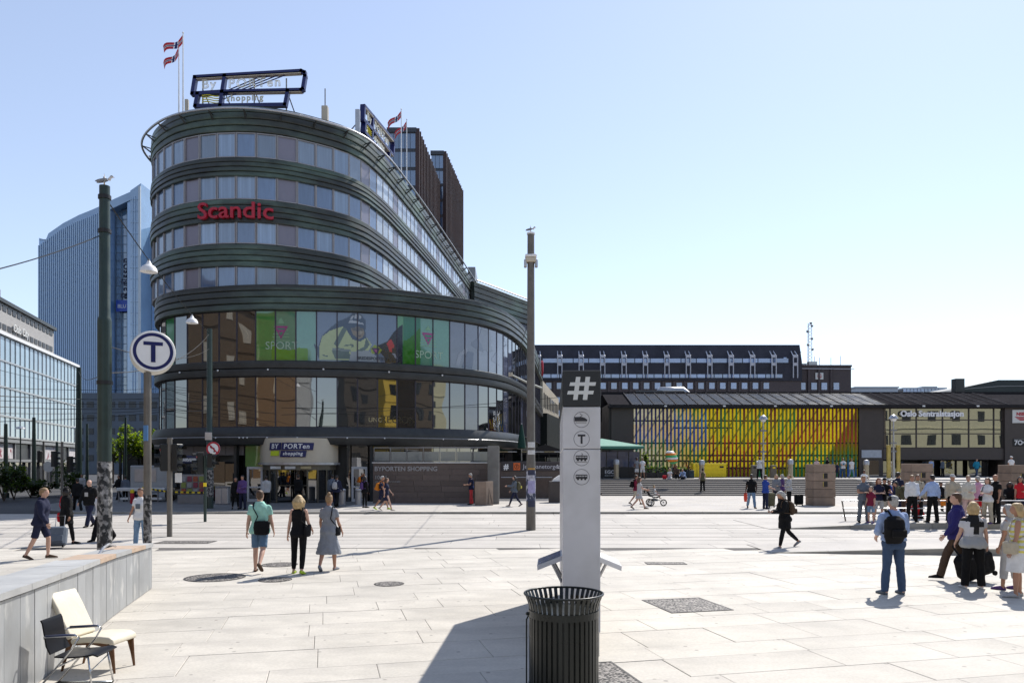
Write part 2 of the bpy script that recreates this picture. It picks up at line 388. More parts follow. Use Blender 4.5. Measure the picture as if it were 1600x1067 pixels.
# ------------------------------------------------------------------ ground and paving
g = MB(); g.quad((-1500,-1500,-0.03),(1500,-1500,-0.03),(1500,1500,-0.03),(-1500,1500,-0.03))
struct(g.build('ground', m_asphalt))
g = MB(); g.quad((-70,-60,-0.022),(70,-60,-0.022),(70,22,-0.022),(-70,22,-0.022))
struct(g.build('plaza_bed', m_pave))
plaza = MB(); plaza.add([(-4.4,4.4,-0.014),(5.5,4.4,-0.014),(19,22,-0.014),(-19,22,-0.014)], [(0,1,2,3)])
plaza = struct(plaza.build('plaza', m_joint))
A = R(13.7); ux, uy = Vector((math.cos(A), math.sin(A), 0)), Vector((-math.sin(A), math.cos(A), 0))
sm = MB(); sm.bbox((0,0,-0.06),(1,1,0), 0.0001); sm.f = []
sm = MB()
bv = 0.004
sm.add([(0,0,-.05),(1,0,-.05),(1,1,-.05),(0,1,-.05),(0,0,-bv),(1,0,-bv),(1,1,-bv),(0,1,-bv),(bv,bv,0),(1-bv,bv,0),(1-bv,1-bv,0),(bv,1-bv,0)],
       [(0,1,5,4),(1,2,6,5),(2,3,7,6),(3,0,4,7),(4,5,9,8),(5,6,10,9),(6,7,11,10),(7,4,8,11),(8,9,10,11)])
slab_me = sm.mesh('slab', m_slab)
slabs = []; v = 3.6
while v < 30:
    dv = rnd.choice((0.62,0.78,0.78,0.95)); u = -16 + rnd.uniform(0, 1.5)
    while u < 26:
        du = rnd.uniform(1.0, 2.3)
        cs = [ux*(u+a*du) + uy*(v+b*dv) for a in (0,1) for b in (0,1)]
        if all(4.6 < c.y < 22.4 for c in cs) and any(abs(c.x) < c.y*0.69 + 0.9 for c in cs):
            c = (cs[0]+cs[3])/2; slabs.append((du*dv/c.y**3, u, v, du, dv))
        u += du
    v += dv
slabs.sort(reverse=True)
for k, (_, u, v, du, dv) in enumerate(slabs):
    p = ux*u + uy*v; gp = 0.003
    z = rnd.uniform(-0.002, 0.0015)
    if k < 300:
        o = put('slab', slab_me, plaza, (p.x + ux.x*gp + uy.x*gp, p.y + ux.y*gp + uy.y*gp, z), rot=(rnd.uniform(-.0012,.0012), rnd.uniform(-.0012,.0012), A + rnd.uniform(-.001,.001)), scale=(du-2*gp, dv-2*gp, 1))
if len(slabs) > 300:
    b = MB()
    for (_, u, v, du, dv) in slabs[300:]:
        p = ux*u + uy*v; b.cbox((p.x + ux.x*du/2 + uy.x*dv/2, p.y + ux.y*du/2 + uy.y*dv/2, -0.0265), (du-.008, dv-.008, 0.05), A)
    tag(b.build('paving_slabs', m_slab, plaza), kind='stuff')

g = MB(); g.quad((-60,21.9,-0.008),(60,21.9,-0.008),(60,37.2,-0.008),(-60,37.2,-0.008))
track = struct(g.build('tram_track', m_joint))
rails = (25.40, 26.84, 28.90, 30.34)
rows = [21.96, 23.1, 24.2, 25.36, 26.1, 26.82, 27.8, 28.86, 29.6, 30.32, 31.6, 32.9, 34.2, 35.6, 36.98]
tr_me = sm.mesh('track_slab', m_slab2); nrow = 0
for a, b in zip(rows, rows[1:]):
    xs = -0.70*b - 1.5 + rnd.uniform(0, 2); gp = 0.006
    while xs < 0.70*b + 2:
        w = rnd.uniform(2.6, 3.6) if nrow % 2 else rnd.uniform(4.5, 6.5)
        put('track_slab', tr_me, track, (xs+gp, a+gp+0.03, rnd.uniform(-.001,.002)), scale=(w-2*gp, b-a-2*gp-.03, 1)); xs += w
    nrow += 1
for y in rails:
    b = MB(); b.box((-42,y-.028,-.02),(42,y+.028,.006)); b.box((-42,y+.03,-.02),(42,y+.07,-.004), 1)
    b.build('rail', [m_steel, m_black], track)
b = MB(); b.box((-22,21.90,-.03),(22,21.96,.004)); b.build('drain_channel', m_iron, track)
def platform(name, y0, y1, xa, xb, h, yslope=0.0):       # a raised tram platform: ramp, top and kerb towards the camera
    b = MB(); ys = lambda x: y0 - max(0, x-xa)*yslope
    xs = [xa, xb, 60]; hs = [0.012, h, h]
    for i in range(2):
        b.quad((xs[i],ys(xs[i]),hs[i]),(xs[i+1],ys(xs[i+1]),hs[i+1]),(xs[i+1],y1,hs[i+1]),(xs[i],y1,hs[i]))
        b.quad((xs[i],y1,0),(xs[i+1],y1,0),(xs[i+1],y1,hs[i+1]),(xs[i],y1,hs[i]))
    o = struct(b.build(name, m_pave))
    u = xa
    while u < 26:
        w = 1.5; h0 = 0.012+(h-.012)*min(1,(u-xa)/(xb-xa)); h1 = 0.012+(h-.012)*min(1,(u+w-xa)/(xb-xa))
        k = MB(); e = 0.006
        p = [(u+e,ys(u)-.16,-.02),(u+w-e,ys(u+w)-.16,-.02),(u+w-e,ys(u+w),-.02),(u+e,ys(u),-.02),(u+e,ys(u)-.16,h0+.003),(u+w-e,ys(u+w)-.16,h1+.003),(u+w-e,ys(u+w),h1+.003),(u+e,ys(u),h0+.003)]
        k.add(p, [(0,3,2,1),(4,5,6,7),(0,1,5,4),(1,2,6,5),(2,3,7,6),(3,0,4,7)]); k.build('kerb_stone', m_kerb, o); u += w
    return o
platform('tram_platform_near', 20.9, 22.9, 7.0, 11.4, 0.17, 0.10)
platform('tram_platform_far', 28.5, 33.0, 9.5, 14.6, 0.23, 0.0)
# pavement in front of the buildings, one step up
PZ = 0.10
pv = [(-21.5,37.2),(-24.2,39.0),(-26.5,43),(-28,50),(-30,95),(70,95),(70,37.2)]
b = MB(); b.prism([(-9,37.2),(-9,95),(70,95),(70,37.2)], -0.02, PZ)
pav = struct(b.build('pavement', m_pave))
m_pave_shade = wear(mat('shade_darkened_pavement', (0.17,0.165,0.16), 0.8, var=0.15, scale=0.8, bump=0.2, bscale=40), .6, .9)  # same pavement, its colour darkened where the curved building's shadow falls
b = MB(); b.prism(pv[:5]+[(-9,95),(-9,37.2)], -0.02, PZ); struct(b.build('pavement', m_pave_shade))
xk = -21.4
while xk < 32:
    k = MB(); k.bbox((xk+.005,37.02,-.02),(xk+1.795,37.22,PZ+.004), .012); k.build('kerb_stone', m_kerb, pav); xk += 1.8
b = MB()
for px, py, w in ((275,848,60),(1015,843,25)): pass

# ------------------------------------------------------------------ steps and terrace of the station
TZ = 1.17
steps = MB(); steps.box((6.6,64.6,-.02),(75,130,TZ))
steps = struct(steps.build('station_terrace', m_pave))
m_step = mat('dark_step_stone', (0.17,0.155,0.14), 0.7, var=0.15, scale=2, rand=0.06)
n = 9
for i in range(n):
    y0 = 56 + i*0.96; z1 = PZ + (TZ-PZ)*(i+1)/n
    b = MB(); b.bbox((6.6,y0,PZ-.05 if i == 0 else z1-.16),(28.6,y0+1.0,z1), .012)
    b.box((6.6,y0+.05,z1-.3),(28.6,64.7,z1-.14) if i < n-1 else (28.6,64.6,z1-.14))
    b.build('step', m_step, steps)
for i in range(6):                                   # wider, skewed steps on the right
    z1 = 0.45 + (TZ-0.45)*(i+1)/6
    b = MB(); ya, yb = 47 + i*3.0, 50.5 + i*2.4
    b.prism([(27.5 + i*.2, ya+1.4),(58, yb-2.2),(58,64.6),(28.7,64.6)], z1-.13, z1); b.build('step', mat('light_step_stone', (0.40,0.38,0.35), 0.7, var=0.15, scale=2), steps)
b = MB(); b.box((20.0,43.2,PZ),(58,44.0,0.62)); b.box((19.9,43.1,.62),(58,44.1,.70))
tag(b.build('low_stone_wall', m_stonebr), 'low brown stone wall running between the square stone pillars', 'wall')

# ------------------------------------------------------------------ station building
SY = 75.0
st = thing('station_building', 'low dark brown station hall with colourful slatted front and glazed entrance', 'building', (30, SY, TZ)); so = (30, SY, TZ)
zs = lambda py: Zp(py, SY)
b = MB(); b.box((9.7,SY,TZ),(11.85,SY+12,zs(634))); b.box((9.5,SY+.4,TZ),(9.7,SY+12,zs(630))); b.build('end_wall', m_brown, st, off=so)
b = MB(); b.box((33.85,SY-.1,TZ),(36.2,SY+2.4,zs(636))); b.build('wall', m_brown, st, off=so)
b = MB(); b.box((47.95,SY-.3,TZ),(58,SY+12,zs(636))); b.build('wall', m_brown, st, off=so)
# coloured wall: backing boards and painted slats
m_paint = attr_mat('painted_slats', 0.5)
zt, zb = zs(638), zs(746)
def lit_board():                       # painted translucent boards, the sun falls on their back through the roof glazing
    m = attr_mat('translucent_board', 0.5); nt = m.node_tree; b = nt.nodes['Principled BSDF']; t = nt.nodes.new('ShaderNodeBsdfTranslucent'); vm = [n for n in nt.nodes if n.type == 'VECT_MATH'][0]
    nt.links.new(vm.outputs['Vector'], t.inputs['Color']); mx = nt.nodes.new('ShaderNodeMixShader'); mx.inputs['Fac'].default_value = .55
    nt.links.new(b.outputs[0], mx.inputs[1]); nt.links.new(t.outputs[0], mx.inputs[2]); nt.links.new(mx.outputs[0], nt.nodes['Material Output'].inputs['Surface']); return m
def roof_glass():
    m = mat('tinted_roof_glazing', (0.05,0.05,0.055), .25, var=.3, scale=.8, rand=.25, spec=.3); nt = m.node_tree; t = nt.nodes.new('ShaderNodeBsdfTransparent'); t.inputs['Color'].default_value = (.82,.82,.84,1); mx = nt.nodes.new('ShaderNodeMixShader'); mx.inputs['Fac'].default_value = .62
    nt.links.new(nt.nodes['Principled BSDF'].outputs[0], mx.inputs[1]); nt.links.new(t.outputs[0], mx.inputs[2]); nt.links.new(mx.outputs[0], nt.nodes['Material Output'].inputs['Surface']); return m
def lerp(a, b, t): return tuple(a[i]+(b[i]-a[i])*t for i in range(3))
def grad(stops, t):
    for (t0, c0), (t1, c1) in zip(stops, stops[1:]):
        if t <= t1: return lerp(c0, c1, max(0, min(1, (t-t0)/(t1-t0))))
    return stops[-1][1]
Yl, Wh, Or = (0.93,0.72,0.02), (0.75,0.74,0.60), (0.86,0.58,0.26)
NX, NZ = 70, 22; vs = []; fs = []; cols = []
for i in range(NX+1):
    for j in range(NZ+1): vs.append((11.9+(33.8-11.9)*i/NX, SY+.06, zb+(zt-zb)*j/NZ))
for i in range(NX):
    for j in range(NZ):
        fs.append((i*(NZ+1)+j, (i+1)*(NZ+1)+j, (i+1)*(NZ+1)+j+1, i*(NZ+1)+j+1)); t = i/NX; h = j/NZ
        c = grad([(0,Wh),(.1,lerp(Wh,Yl,.35)),(.24,lerp(Or,Yl,.4)),(.34,Yl),(1,Yl)], t + .03*math.sin(h*9+t*20))
        if t < .2 and h > .4 and h < .75: c = lerp(c, Or, .5)
        cols.append(c)
b = MB(); b.add(vs, fs); o = b.build('backing_board', lit_board(), st, off=so, normals=False); set_face_colors(o.data, cols)
b = MB(); b.box((11.85,SY+11.5,TZ),(33.85,SY+12,zs(636))); b.build('wall', m_brown, st, off=so)
Nv, Bl, Gr, Ol, Rd, Dr, Lb = (0.015,0.015,0.11), (0.015,0.075,0.36), (0.02,0.19,0.05), (0.20,0.19,0.015), (0.42,0.055,0.015), (0.16,0.014,0.018), (0.035,0.19,0.44)
ns = 58; sp = (33.75-11.95)/ns
for k in range(ns):
    t = (k+.5)/ns; x = 11.95 + sp*(k+.5); w = sp*rnd.uniform(.38,.52); nz = 18
    vs = []; fs = []; cols = []
    ph = rnd.uniform(-.12,.12); alt = rnd.random()
    for j in range(nz+1):
        z = zb + .02 + (zt-zb-.04)*j/nz
        vs += [(-w/2,0,z-zb),(w/2,0,z-zb),(w/2,.07,z-zb),(-w/2,.07,z-zb)]
    for j in range(nz):
        h = j/nz + ph
        if t < .17: c = grad([(0,Gr),(.22,Ol),(.35,Gr),(.48,Bl),(.7,Nv),(1,Nv)], h)
        elif t < .32: c = grad([(0,Dr),(.12,Ol),(.3,Gr),(.5,Bl),(.75,Lb if alt < .4 else Bl),(1,Gr if alt > .7 else Nv)], h)
        elif t < .52: c = grad([(0,Dr),(.3,Dr),(.42,Rd),(.52,Ol),(.75,Gr if alt < .5 else Ol),(1,(0.05,.11,.05) if alt < .6 else Dr)], h)
        elif t < .72: c = grad([(0,Gr if alt < .4 else Ol),(.2,Dr if alt < .4 else Ol),(.4,Rd if alt < .6 else Ol),(.55,Ol),(.7,Gr if alt < .4 else Ol),(1,Ol if alt < .5 else Dr)], h)
        elif t < .88: c = grad([(0,Gr),(.25,Gr if alt < .6 else Bl),(.38,Ol),(.5,Rd),(.75,Dr),(1,Dr)], h)
        else: c = grad([(0,Bl if alt < .5 else Gr),(.3,Gr),(.42,Ol),(.55,Rd),(.8,Dr),(1,Dr)], h)
        q = 4*j
        for a0, a1 in ((0,1),(1,2),(2,3),(3,0)): fs.append((q+a0, q+a1, q+4+a1, q+4+a0)); cols.append(c)
    fs += [(0,1,2,3),(4*nz,4*nz+1,4*nz+2,4*nz+3)]; cols += [c, c]
    b = MB(); b.add(vs, fs); o = b.build('slat', m_paint, st, loc=(x-so[0], SY-.06-so[1], zb-so[2]), normals=False); set_face_colors(o.data, cols)
for py in (657,668 ,692,711,720,731):
    x0, x1 = (11.9, 33.8) if py not in (668,711) else ((15.8, 21.5) if py == 668 else (11.9,33.8))
    b = MB(); b.box((x0,SY-.0,zs(py)-.05),(x1,SY+.1,zs(py)+.05)); b.build('batten', m_black, st, off=so)
b = MB(); b.box((11.85,SY-.12,zs(638)),(33.85,SY+.1,zs(635.5))); b.box((11.85,SY-.1,TZ),(33.85,SY+.1,zb)); b.build('rail_trim', m_black, st, off=so)
# glazed hall
gx = [(px-800)/16 for px in (1381,1391,1432,1473,1514,1553,1567)]; gz = [zs(p) for p in (637,656,677.5,699.5)]
m_glasss = glass('station_glass', (0.03,0.032,0.026), 2.9, 0.01, warp=0.006, wscale=0.3, var=0.3)
for i in range(6):
    for j in range(3):
        b = MB(); b.box((gx[i]+.05,SY+.05,gz[j+1]+.05),(gx[i+1]-.05,SY+.08,gz[j]-.05)); b.build('glass_pane', m_glasss, st, off=so)
b = MB()
for x in gx: b.box((x-.05,SY-.02,gz[3]),(x+.05,SY+.14,gz[0]))
for z in gz: b.box((gx[0],SY,z-.05),(gx[-1],SY+.12,z+.05))
b.build('mullions', m_brown, st, off=so)
b = MB(); b.box((36.2,SY-.15,zs(718)),(47.95,SY+.5,zs(700.5))); b.build('entrance_canopy', m_brown, st, off=so)
b = MB(); b.box((36.2,SY+2.2,TZ),(47.95,SY+2.4,zs(717))); b.build('entrance_recess', m_black, st, off=so)
for px0, px1 in ((1383,1398),(1402,1425),(1455,1473),(1484,1506),(1510,1519),(1527,1540),(1543,1560)):
    b = MB(); b.box(((px0-800)/16,SY+1.6,TZ+.02),((px1-800)/16,SY+1.63,zs(720))); d = b.build('door', m_glassd, st, off=so)
    b = MB()
    for xx in ((px0-800)/16, (px1-800)/16): b.box((xx-.06,SY+1.55,TZ),(xx+.06,SY+1.68,zs(720)))
    b.box(((px0-800)/16+.06,SY+1.56,zs(721.5)),((px1-800)/16-.06,SY+1.67,zs(720))); b.build('door_frame', m_frame, d)
# flat print on a door: small yellow dots
b = MB()
for k in range(26): x = (1487+rnd.random()*17-800)/16; z = TZ+.3+rnd.random()*1.5; b.box((x-.04,SY+1.58,z-.04),(x+.04,SY+1.59,z+.04))
b.build('dot_film', m_yellow, st, off=so)
# sloping roof with standing ribs
zr0, zr1 = zs(634.5), Zp(614, SY+6)
m_roof = mat('lead_grey_roof', (0.030,0.028,0.030), 0.55, 0.0, var=0.4, scale=0.7, rand=0.3, spec=0.0)
m_rglass = roof_glass(); m_rmatt = mat('matt_roof_sheet', (0.035,0.033,0.035), .9, spec=0.0, var=.2); m_rmatt2 = mat('matt_roof_rib', (0.11,0.105,0.105), .9, spec=0.0, var=.2)
def rp(x, t, dz=0): return (x, SY-.5+t*6.5, zr0+(zr1-zr0)*t+dz)
pxs = [988 + i*17.3 for i in range(36)]
b = MB(); b.add([rp(9.5,-.02,-.12),rp(11.8,-.02,-.12),rp(11.8,1.02,-.12),rp(9.5,1.02,-.12)],[(0,1,2,3)]); b.add([rp(33.9,-.02,-.12),rp(58,-.02,-.12),rp(58,1.02,-.12),rp(33.9,1.02,-.12)],[(0,1,2,3)]); b.box((9.3,SY-.62,zr0-.2),(58,SY-.3,zr0-.02)); b.build('roof_deck', m_rmatt, st, off=so)
for i in range(35):
    x0, x1 = (pxs[i]-800)/16, (pxs[i+1]-800)/16
    m = m_rglass if i < 23 else m_roof
    b = MB(); b.add([rp(x0+.06,.02),rp(x1-.06,.02),rp(x1-.06,.97),rp(x0+.06,.97),rp(x0+.06,.02,-.1),rp(x1-.06,.02,-.1),rp(x1-.06,.97,-.1),rp(x0+.06,.97,-.1)],[(0,1,2,3),(0,1,5,4),(1,2,6,5),(2,3,7,6),(3,0,4,7)])
    b.build('roof_panel', m, st, off=so)
    if not (19 < i < 23):
        b = MB(); b.add([rp(x0-.03,0,-.05),rp(x0+.03,0,-.05),rp(x0+.03,1,-.05),rp(x0-.03,1,-.05),rp(x0-.03,0,.06),rp(x0+.03,0,.06),rp(x0+.03,1,.06),rp(x0-.03,1,.06)],[(0,1,2,3),(4,5,6,7),(0,1,5,4),(1,2,6,5),(2,3,7,6),(3,0,4,7)])
        b.build('roof_rib', m_rmatt2, st, off=so)
b = MB(); b.box((9.5,SY+6,zr1-.25),(58,SY+6.3,zr1+.12)); b.box((9.5,SY-.55,zr0-.06),(58,SY-.46,zr0+.12)); b.build('roof_edge', m_rmatt, st, off=so)
b = MB(); b.box((9.5,SY+6.1,zr1-3),(58,SY+16,zr1-.2)); b.build('roof_top', m_rmatt, st, off=so)
for px in (1038,1129,1208,1295,1438,1522):
    b = MB(); b.cbox(((px-800)/16,SY-.6,zs(635)),(.25,.12,.14)); b.build('floodlight', m_white, st, off=so)
m_lett = mat('silver_letter', (0.85,0.85,0.88), 0.4, 0.0, var=0.04)
sw = (1503-1405)/16
vs, _ = text_geo('Oslo Sentralstasjon', 1.0, 0.03, 0.008); wd = max(v[0] for v in vs)
flat_text('Oslo Sentralstasjon', sw/wd, ((1405-800)/16, SY-.15, zs(650.5)), m_lett, st, depth=0.06, bold=0.028, split=True, off=so)
b = MB(); b.box(((1345-800)/16,SY-.2,zs(715)),((1376-800)/16,SY-.12,zs(703))); b.build('white_panel', mat('pale_panel',(0.42,0.45,0.50),.5), st, off=so)
b = MB(); b.box(((1348-800)/16,SY-.16,TZ),((1372-800)/16,SY-.12,zs(719))); b.build('display_window', m_glassd, st, off=so)
sg = thing('railway_sign', 'square white sign with red NSB and winged emblem on brown wall', 'sign', ((1592-800)/16, SY-.35, zs(661)))
b = MB(); w = 1.5; b.bbox((-w/2-.1,0,0),(1.4,.1,zs(640.5)-zs(661)), .02); b.build('panel', m_offw, sg)
vs, _ = text_geo('NSB', 1, 0); wd = max(v[0] for v in vs)
flat_text('NSB', .80/wd, (-.48, -.012, .72), m_red, sg, depth=.003, bold=.02)
b = MB()
for q, (a0, a1) in enumerate(((-.66,.55),(-.5,.45),(-.28,.35))): b.prism([(a0,.60-.13*q),(a1,.60-.13*q),(a1-.12,.50-.13*q),(a0+.16,.50-.13*q)], -.014,-.004,'y')
b.prism([(.5,.6),(.9,.78),(.95,.72),(.62,.5)], -.0145,-.0045,'y'); b.build('emblem', m_red, sg)
sg = thing('shop_sign', 'small black lightbox reading 70+1 on brown station wall', 'sign', ((1579-800)/16, SY-.34, zs(697)))
b = MB(); b.bbox((0,0,0),(2.0,.12,.75), .03); b.build('panel', m_black, sg)
flat_text('7O+1', .62, (.14,-.012,.14), m_white, sg, depth=.003, bold=.02)
b = MB(); b.box((.1,-.008,.66),(1.9,-.003,.70)); b.build('stripe', m_frame, sg)
# a round air duct and a plant box on the station roof
d = thing('ventilation_duct', 'bent silver ventilation duct lying on the station roof', 'duct', (X(1052,84), 84, zr1-.3))
b = MB(); b.tube([(-2.0,0,0),(-1.4,0,.85),(1.0,0,.85),(1.9,0,.1),(2.6,0,-.3)], .42, 10); b.build('pipe', m_alu, d, smooth=True)
b = MB(); b.cbox((-1.6,.2,-.1),(1.2,1,.8)); b.build('housing', m_frame, d)
d = thing('roof_plant_box', 'flared grey roof ventilator beside the silver duct', 'ventilator', (X(1012,84), 84, zr1-.3))
b = MB(); b.add([(-1.0,-.6,0),(1.0,-.6,0),(1.0,.6,0),(-1.0,.6,0),(-1.5,-.8,.8),(1.5,-.8,.8),(1.5,.8,.8),(-1.5,.8,.8)],[(0,3,2,1),(4,5,6,7),(0,1,5,4),(1,2,6,5),(2,3,7,6),(3,0,4,7)]); b.build('hood', m_frame, d)

# ------------------------------------------------------------------ dark office block behind the station
OY = 130.0; os_ = F/OY; ox = lambda px: (px-800)/os_; oz = lambda py: Zp(py, OY)
of = thing('office_block', 'long dark brick office block with white framed bays behind station', 'building', (28, OY, 0)); oo = (28, OY, 0)
m_dkcop = mat('black_copper_cladding', (0.042,0.042,0.055), 0.6, 0.0, var=0.25, scale=0.4, spec=.2)
b = MB(); b.box((ox(790),OY,0),(ox(1252),OY+16,oz(595))); b.build('wall', m_brick, of, off=oo)
b = MB(); b.prism([(OY-.2,oz(595)),(OY-.2,oz(566)),(OY+.9,oz(537.5)),(OY+16,oz(537.5)),(OY+16,oz(595))], ox(785), ox(1252.5), 'x'); b.build('cladding', m_dkcop, of, off=oo)
b = MB(); b.box((ox(1252.5),OY+1,0),(ox(1334),OY+14,oz(570))); b.box((ox(1252.5),OY+.9,oz(572)),(ox(1335),OY+14.1,oz(569))); b.build('lower_wing', m_brick, of, off=oo)
m_blueg = glass('office_glass', (0.17,0.24,0.44), 2.3, 0.05, warp=0.004, rand=0.25, var=0.3)
def slope_y(z):  # face of the cladding
    if z <= oz(566): return OY-.2
    return OY-.2 + 1.1*(z-oz(566))/(oz(537.5)-oz(566))
pane = MB(); pane.box((0,0,0),(1,.08,1)); pane = pane.mesh('window', m_blueg)
def strip(py0, py1, px0, px1, w):
    x = ox(px0); z0, z1 = oz(py1), oz(py0); yy = slope_y(z0) - .12
    while x < ox(px1) - .1:
        if not (ox(954) < x < ox(958) and py0 < 570): put('window', pane, of, (x-oo[0], yy-oo[1], z0), scale=(w-.14, 1, z1-z0))
        x += w
strip(560.5,567,848,1213,2.6); strip(585,590.5,848,1218,1.45)
for k in range(22):
    px = 836 + 17.0*k
    if px < 1240:
        for (ya, yb) in ((598,607.5),(620,629),(641,650)):
            if ya > 610 and px > 965: continue
            w = put('window', pane, of, (ox(px)-oo[0], -.06, oz(yb)), scale=(ox(px+8.5)-ox(px), 1, oz(ya)-oz(yb)))
    b = MB(); b.box((ox(px-5.5),OY-.3,0),(ox(px-2.5),OY,oz(596))); b.build('pilaster', m_brick, of, off=oo)
for px in (1250,1268,1284,1303):
    put('window', pane, of, (ox(px+3)-oo[0], .9, oz(608)), scale=(.95, 1, oz(597)-oz(608)))
    b = MB(); b.box((ox(px-3),OY+.6,0),(ox(px-.5),OY+1,oz(573))); b.build('pilaster', m_brick, of, off=oo)
put('window', pane, of, (ox(1224)-oo[0], slope_y(oz(560))-.15-OY, oz(564)), scale=(.5, 1, .6))
m_tube = mat('white_tube', (0.50,0.50,0.55), 0.5, var=0.05)
bay = MB()
for sx in (-.36,.36): bay.tube([(sx,-.5,oz(591)),(sx,-.5,oz(557)),(sx*.8,1.2,oz(545)),(sx*.5,1.7,oz(541.5)),(0,1.8,oz(540.8))], .09, 6)
bay.box((-.3,-.45,oz(572)),(.3,-.35,oz(567.5))); bay.box((-.3,-.45,oz(559.5)),(.3,-.35,oz(555)))
bay = bay.mesh('bay_frame', m_tube)
for k in range(13):
    px = 841 + 33.3*k
    if px < 1250: put('bay_frame', bay, of, (ox(px)-oo[0], -.2, 0))
b = MB(); b.tube([(ox(838),OY+.6,oz(552)),(ox(1254),OY+.6,oz(549.5))], .07, 6); b.tube([(ox(1245),OY+.5,oz(575)),(ox(1337),OY+.5,oz(576))], .06, 6); b.build('guard_rail', m_tube, of, off=oo)
b = MB(); b.cbox((ox(1276),OY+2,oz(567)),(1.4,1,.9)); b.cbox((ox(1266),OY+3,oz(568)),(.7,1,.7)); b.build('roof_unit', m_alu, of, off=oo)
for px, h in ((1280,1.8),(1288,1.6),(1306,1.6),(1321,1.9)):
    b = MB(); b.tube([(ox(px),OY+2,oz(571)),(ox(px),OY+2,oz(571)+h)], .05, 5); b.build('aerial', m_tube, of, off=oo)
sg = thing('railway_sign', 'small square white sign with red winged emblem high on dark office', 'sign', (ox(1277), OY+.75, oz(592)))
b = MB(); b.bbox((0,0,0),(1.35,.1,1.15), .02); b.build('panel', m_offw, sg)
vs, _ = text_geo('NSB', 1, 0); wd = max(v[0] for v in vs); flat_text('NSB', .7/wd, (.3,-.012,.68), m_red, sg, depth=.003)
b = MB()
for q in range(3): b.prism([(.2+.1*q,.56-.13*q),(1.15-.08*q,.56-.13*q),(1.05-.08*q,.48-.13*q),(.32+.1*q,.48-.13*q)], -.014,-.004,'y')
b.build('emblem', m_red, sg)
# lattice aerial mast
ma = thing('lattice_mast', 'thin pale lattice aerial mast with dishes above the office roof', 'mast', (ox(1294), OY+8, oz(571)))
b = MB(); H = 8.6
for sx, sy in ((-.42,0),(.42,0),(0,.6)): b.tube([(sx,sy,-1),(sx*.75,sy*.75,H)], .045, 5)
for k in range(14):
    z = k*H/14; b.tube([(-.42,0,z),(.40,0,z+H/14)], .03, 4); b.tube([(.42,0,z),(-.40,0,z+H/14)], .03, 4)
b.build('lattice', m_tube, ma)
for z, sx in ((H,.1),(H-.5,.3),(H-1.5,-.5),(H-2.8,.3),(H-3.9,-.4),(H-4.7,.4)):
    b = MB(); b.ell((sx,-.2,z), (.26,.12,.24), 8, 5); b.build('dish', m_frame, ma)

# farther buildings on the right
fb = thing('distant_building', 'distant pale block with a row of small windows past the office', 'building', (X(1370,240), 240, 0))
w = X(1402,240)-X(1336,240); z1 = Zp(606,240)
b = MB(); b.box((-w/2,0,0),(w/2,12,z1)); b.box((-w/2-.3,-.3,z1),(w/2+.3,12,z1+.4)); b.build('wall', mat('pale_render',(0.52,0.54,0.58),.7), fb)
for k in range(9): put('window', pane, fb, (-w/2+.6+k*1.45, -.06, z1-2.4), scale=(.8,1,1.2))
fb = thing('distant_building', 'distant blue glazed roof storey behind the station roof', 'building', (X(1440,260), 260, 0))
w = X(1482,260)-X(1404,260); z1 = Zp(605.5,260)
b = MB(); b.box((-w/2,0,0),(w/2,12,z1-1.6)); b.box((-w/2+2,-.3,z1-.4),(w/2,12,z1)); b.box((0,-.5,z1-.1),(w*.3,5,z1+.4)); b.build('wall', mat('pale_render'  ,(0.5,)*3), fb)
for k in range(12): put('window', pane, fb, (-w/2+2.2+k*1.2, -.2, z1-1.8), scale=(1.0,1,1.5))
fb = thing('dark_roofed_hall', 'dark green gabled hall roof rising behind the right end of station', 'building', (X(1560,112), 112, 0))
hx = lambda px: X(px,112)-X(1560,112)
b = MB(); b.prism([(hx(1484),Zp(614,112)),(hx(1495),Zp(607.5,112)),(hx(1560),Zp(593.5,112)),(hx(1640),Zp(593.5,112)),(hx(1640),0),(hx(1484),0)], 0, 25, 'y'); b.build('roof', mat('dark_green_roof',(0.022,0.03,0.03),.5,var=.2), fb)
b = MB(); b.cbox((hx(1490.5),-1,Zp(605,112)),(1.25,1.2,2.2)); b.build('chimney', m_copperdk, fb)
b = MB(); b.prism([(hx(1495),Zp(608.2,112)),(hx(1560),Zp(603,112)),(hx(1640),Zp(602,112)),(hx(1640),Zp(603.0,112)),(hx(1560),Zp(604,112)),(hx(1495),Zp(609,112))], -.08,-.02,'y'); b.build('gutter', m_frame, fb)
# ------------------------------------------------------------------ the curved hotel and shopping building
BO = (-12.0, 48.0, PZ)
by = thing('curved_building', 'dark curved hotel and shopping building with ribbed bands of windows', 'building', BO)
ring = Path([(-25.4,66),(-25.7,57),(-24.85,51.5),(-22.1,48),(-19.4,46.5),(-16.2,46.1),(-13.65,46.75),(-11.95,47.8),(-9.9,49.7),(-8.8,52.7),(-7.8,58.6),(-6.06,72.7),(-4.15,90.5)])
pod = Path([(-24.7,66),(-25.1,58),(-24.5,53.0),(-22.9,49.6),(-21.2,47.9),(-17.8,46.5),(-14.5,46.0),(-11.55,46.25),(-8.3,46.95),(-5.2,48.5),(-2.36,50.7),(-.71,53.5),(.38,57.3),(1.31,62.9),(3.44,86.0)])
def off_path(p, o):
    return Path([(lambda q: (q.x, q.y))(p.pos(s, o)) for s in p.stations(0, p.L, 2.0)])
tw = off_path(ring, -0.75)              # glass line of the hotel floors
pg = off_path(pod, -0.28)               # glass line of the shopping floors
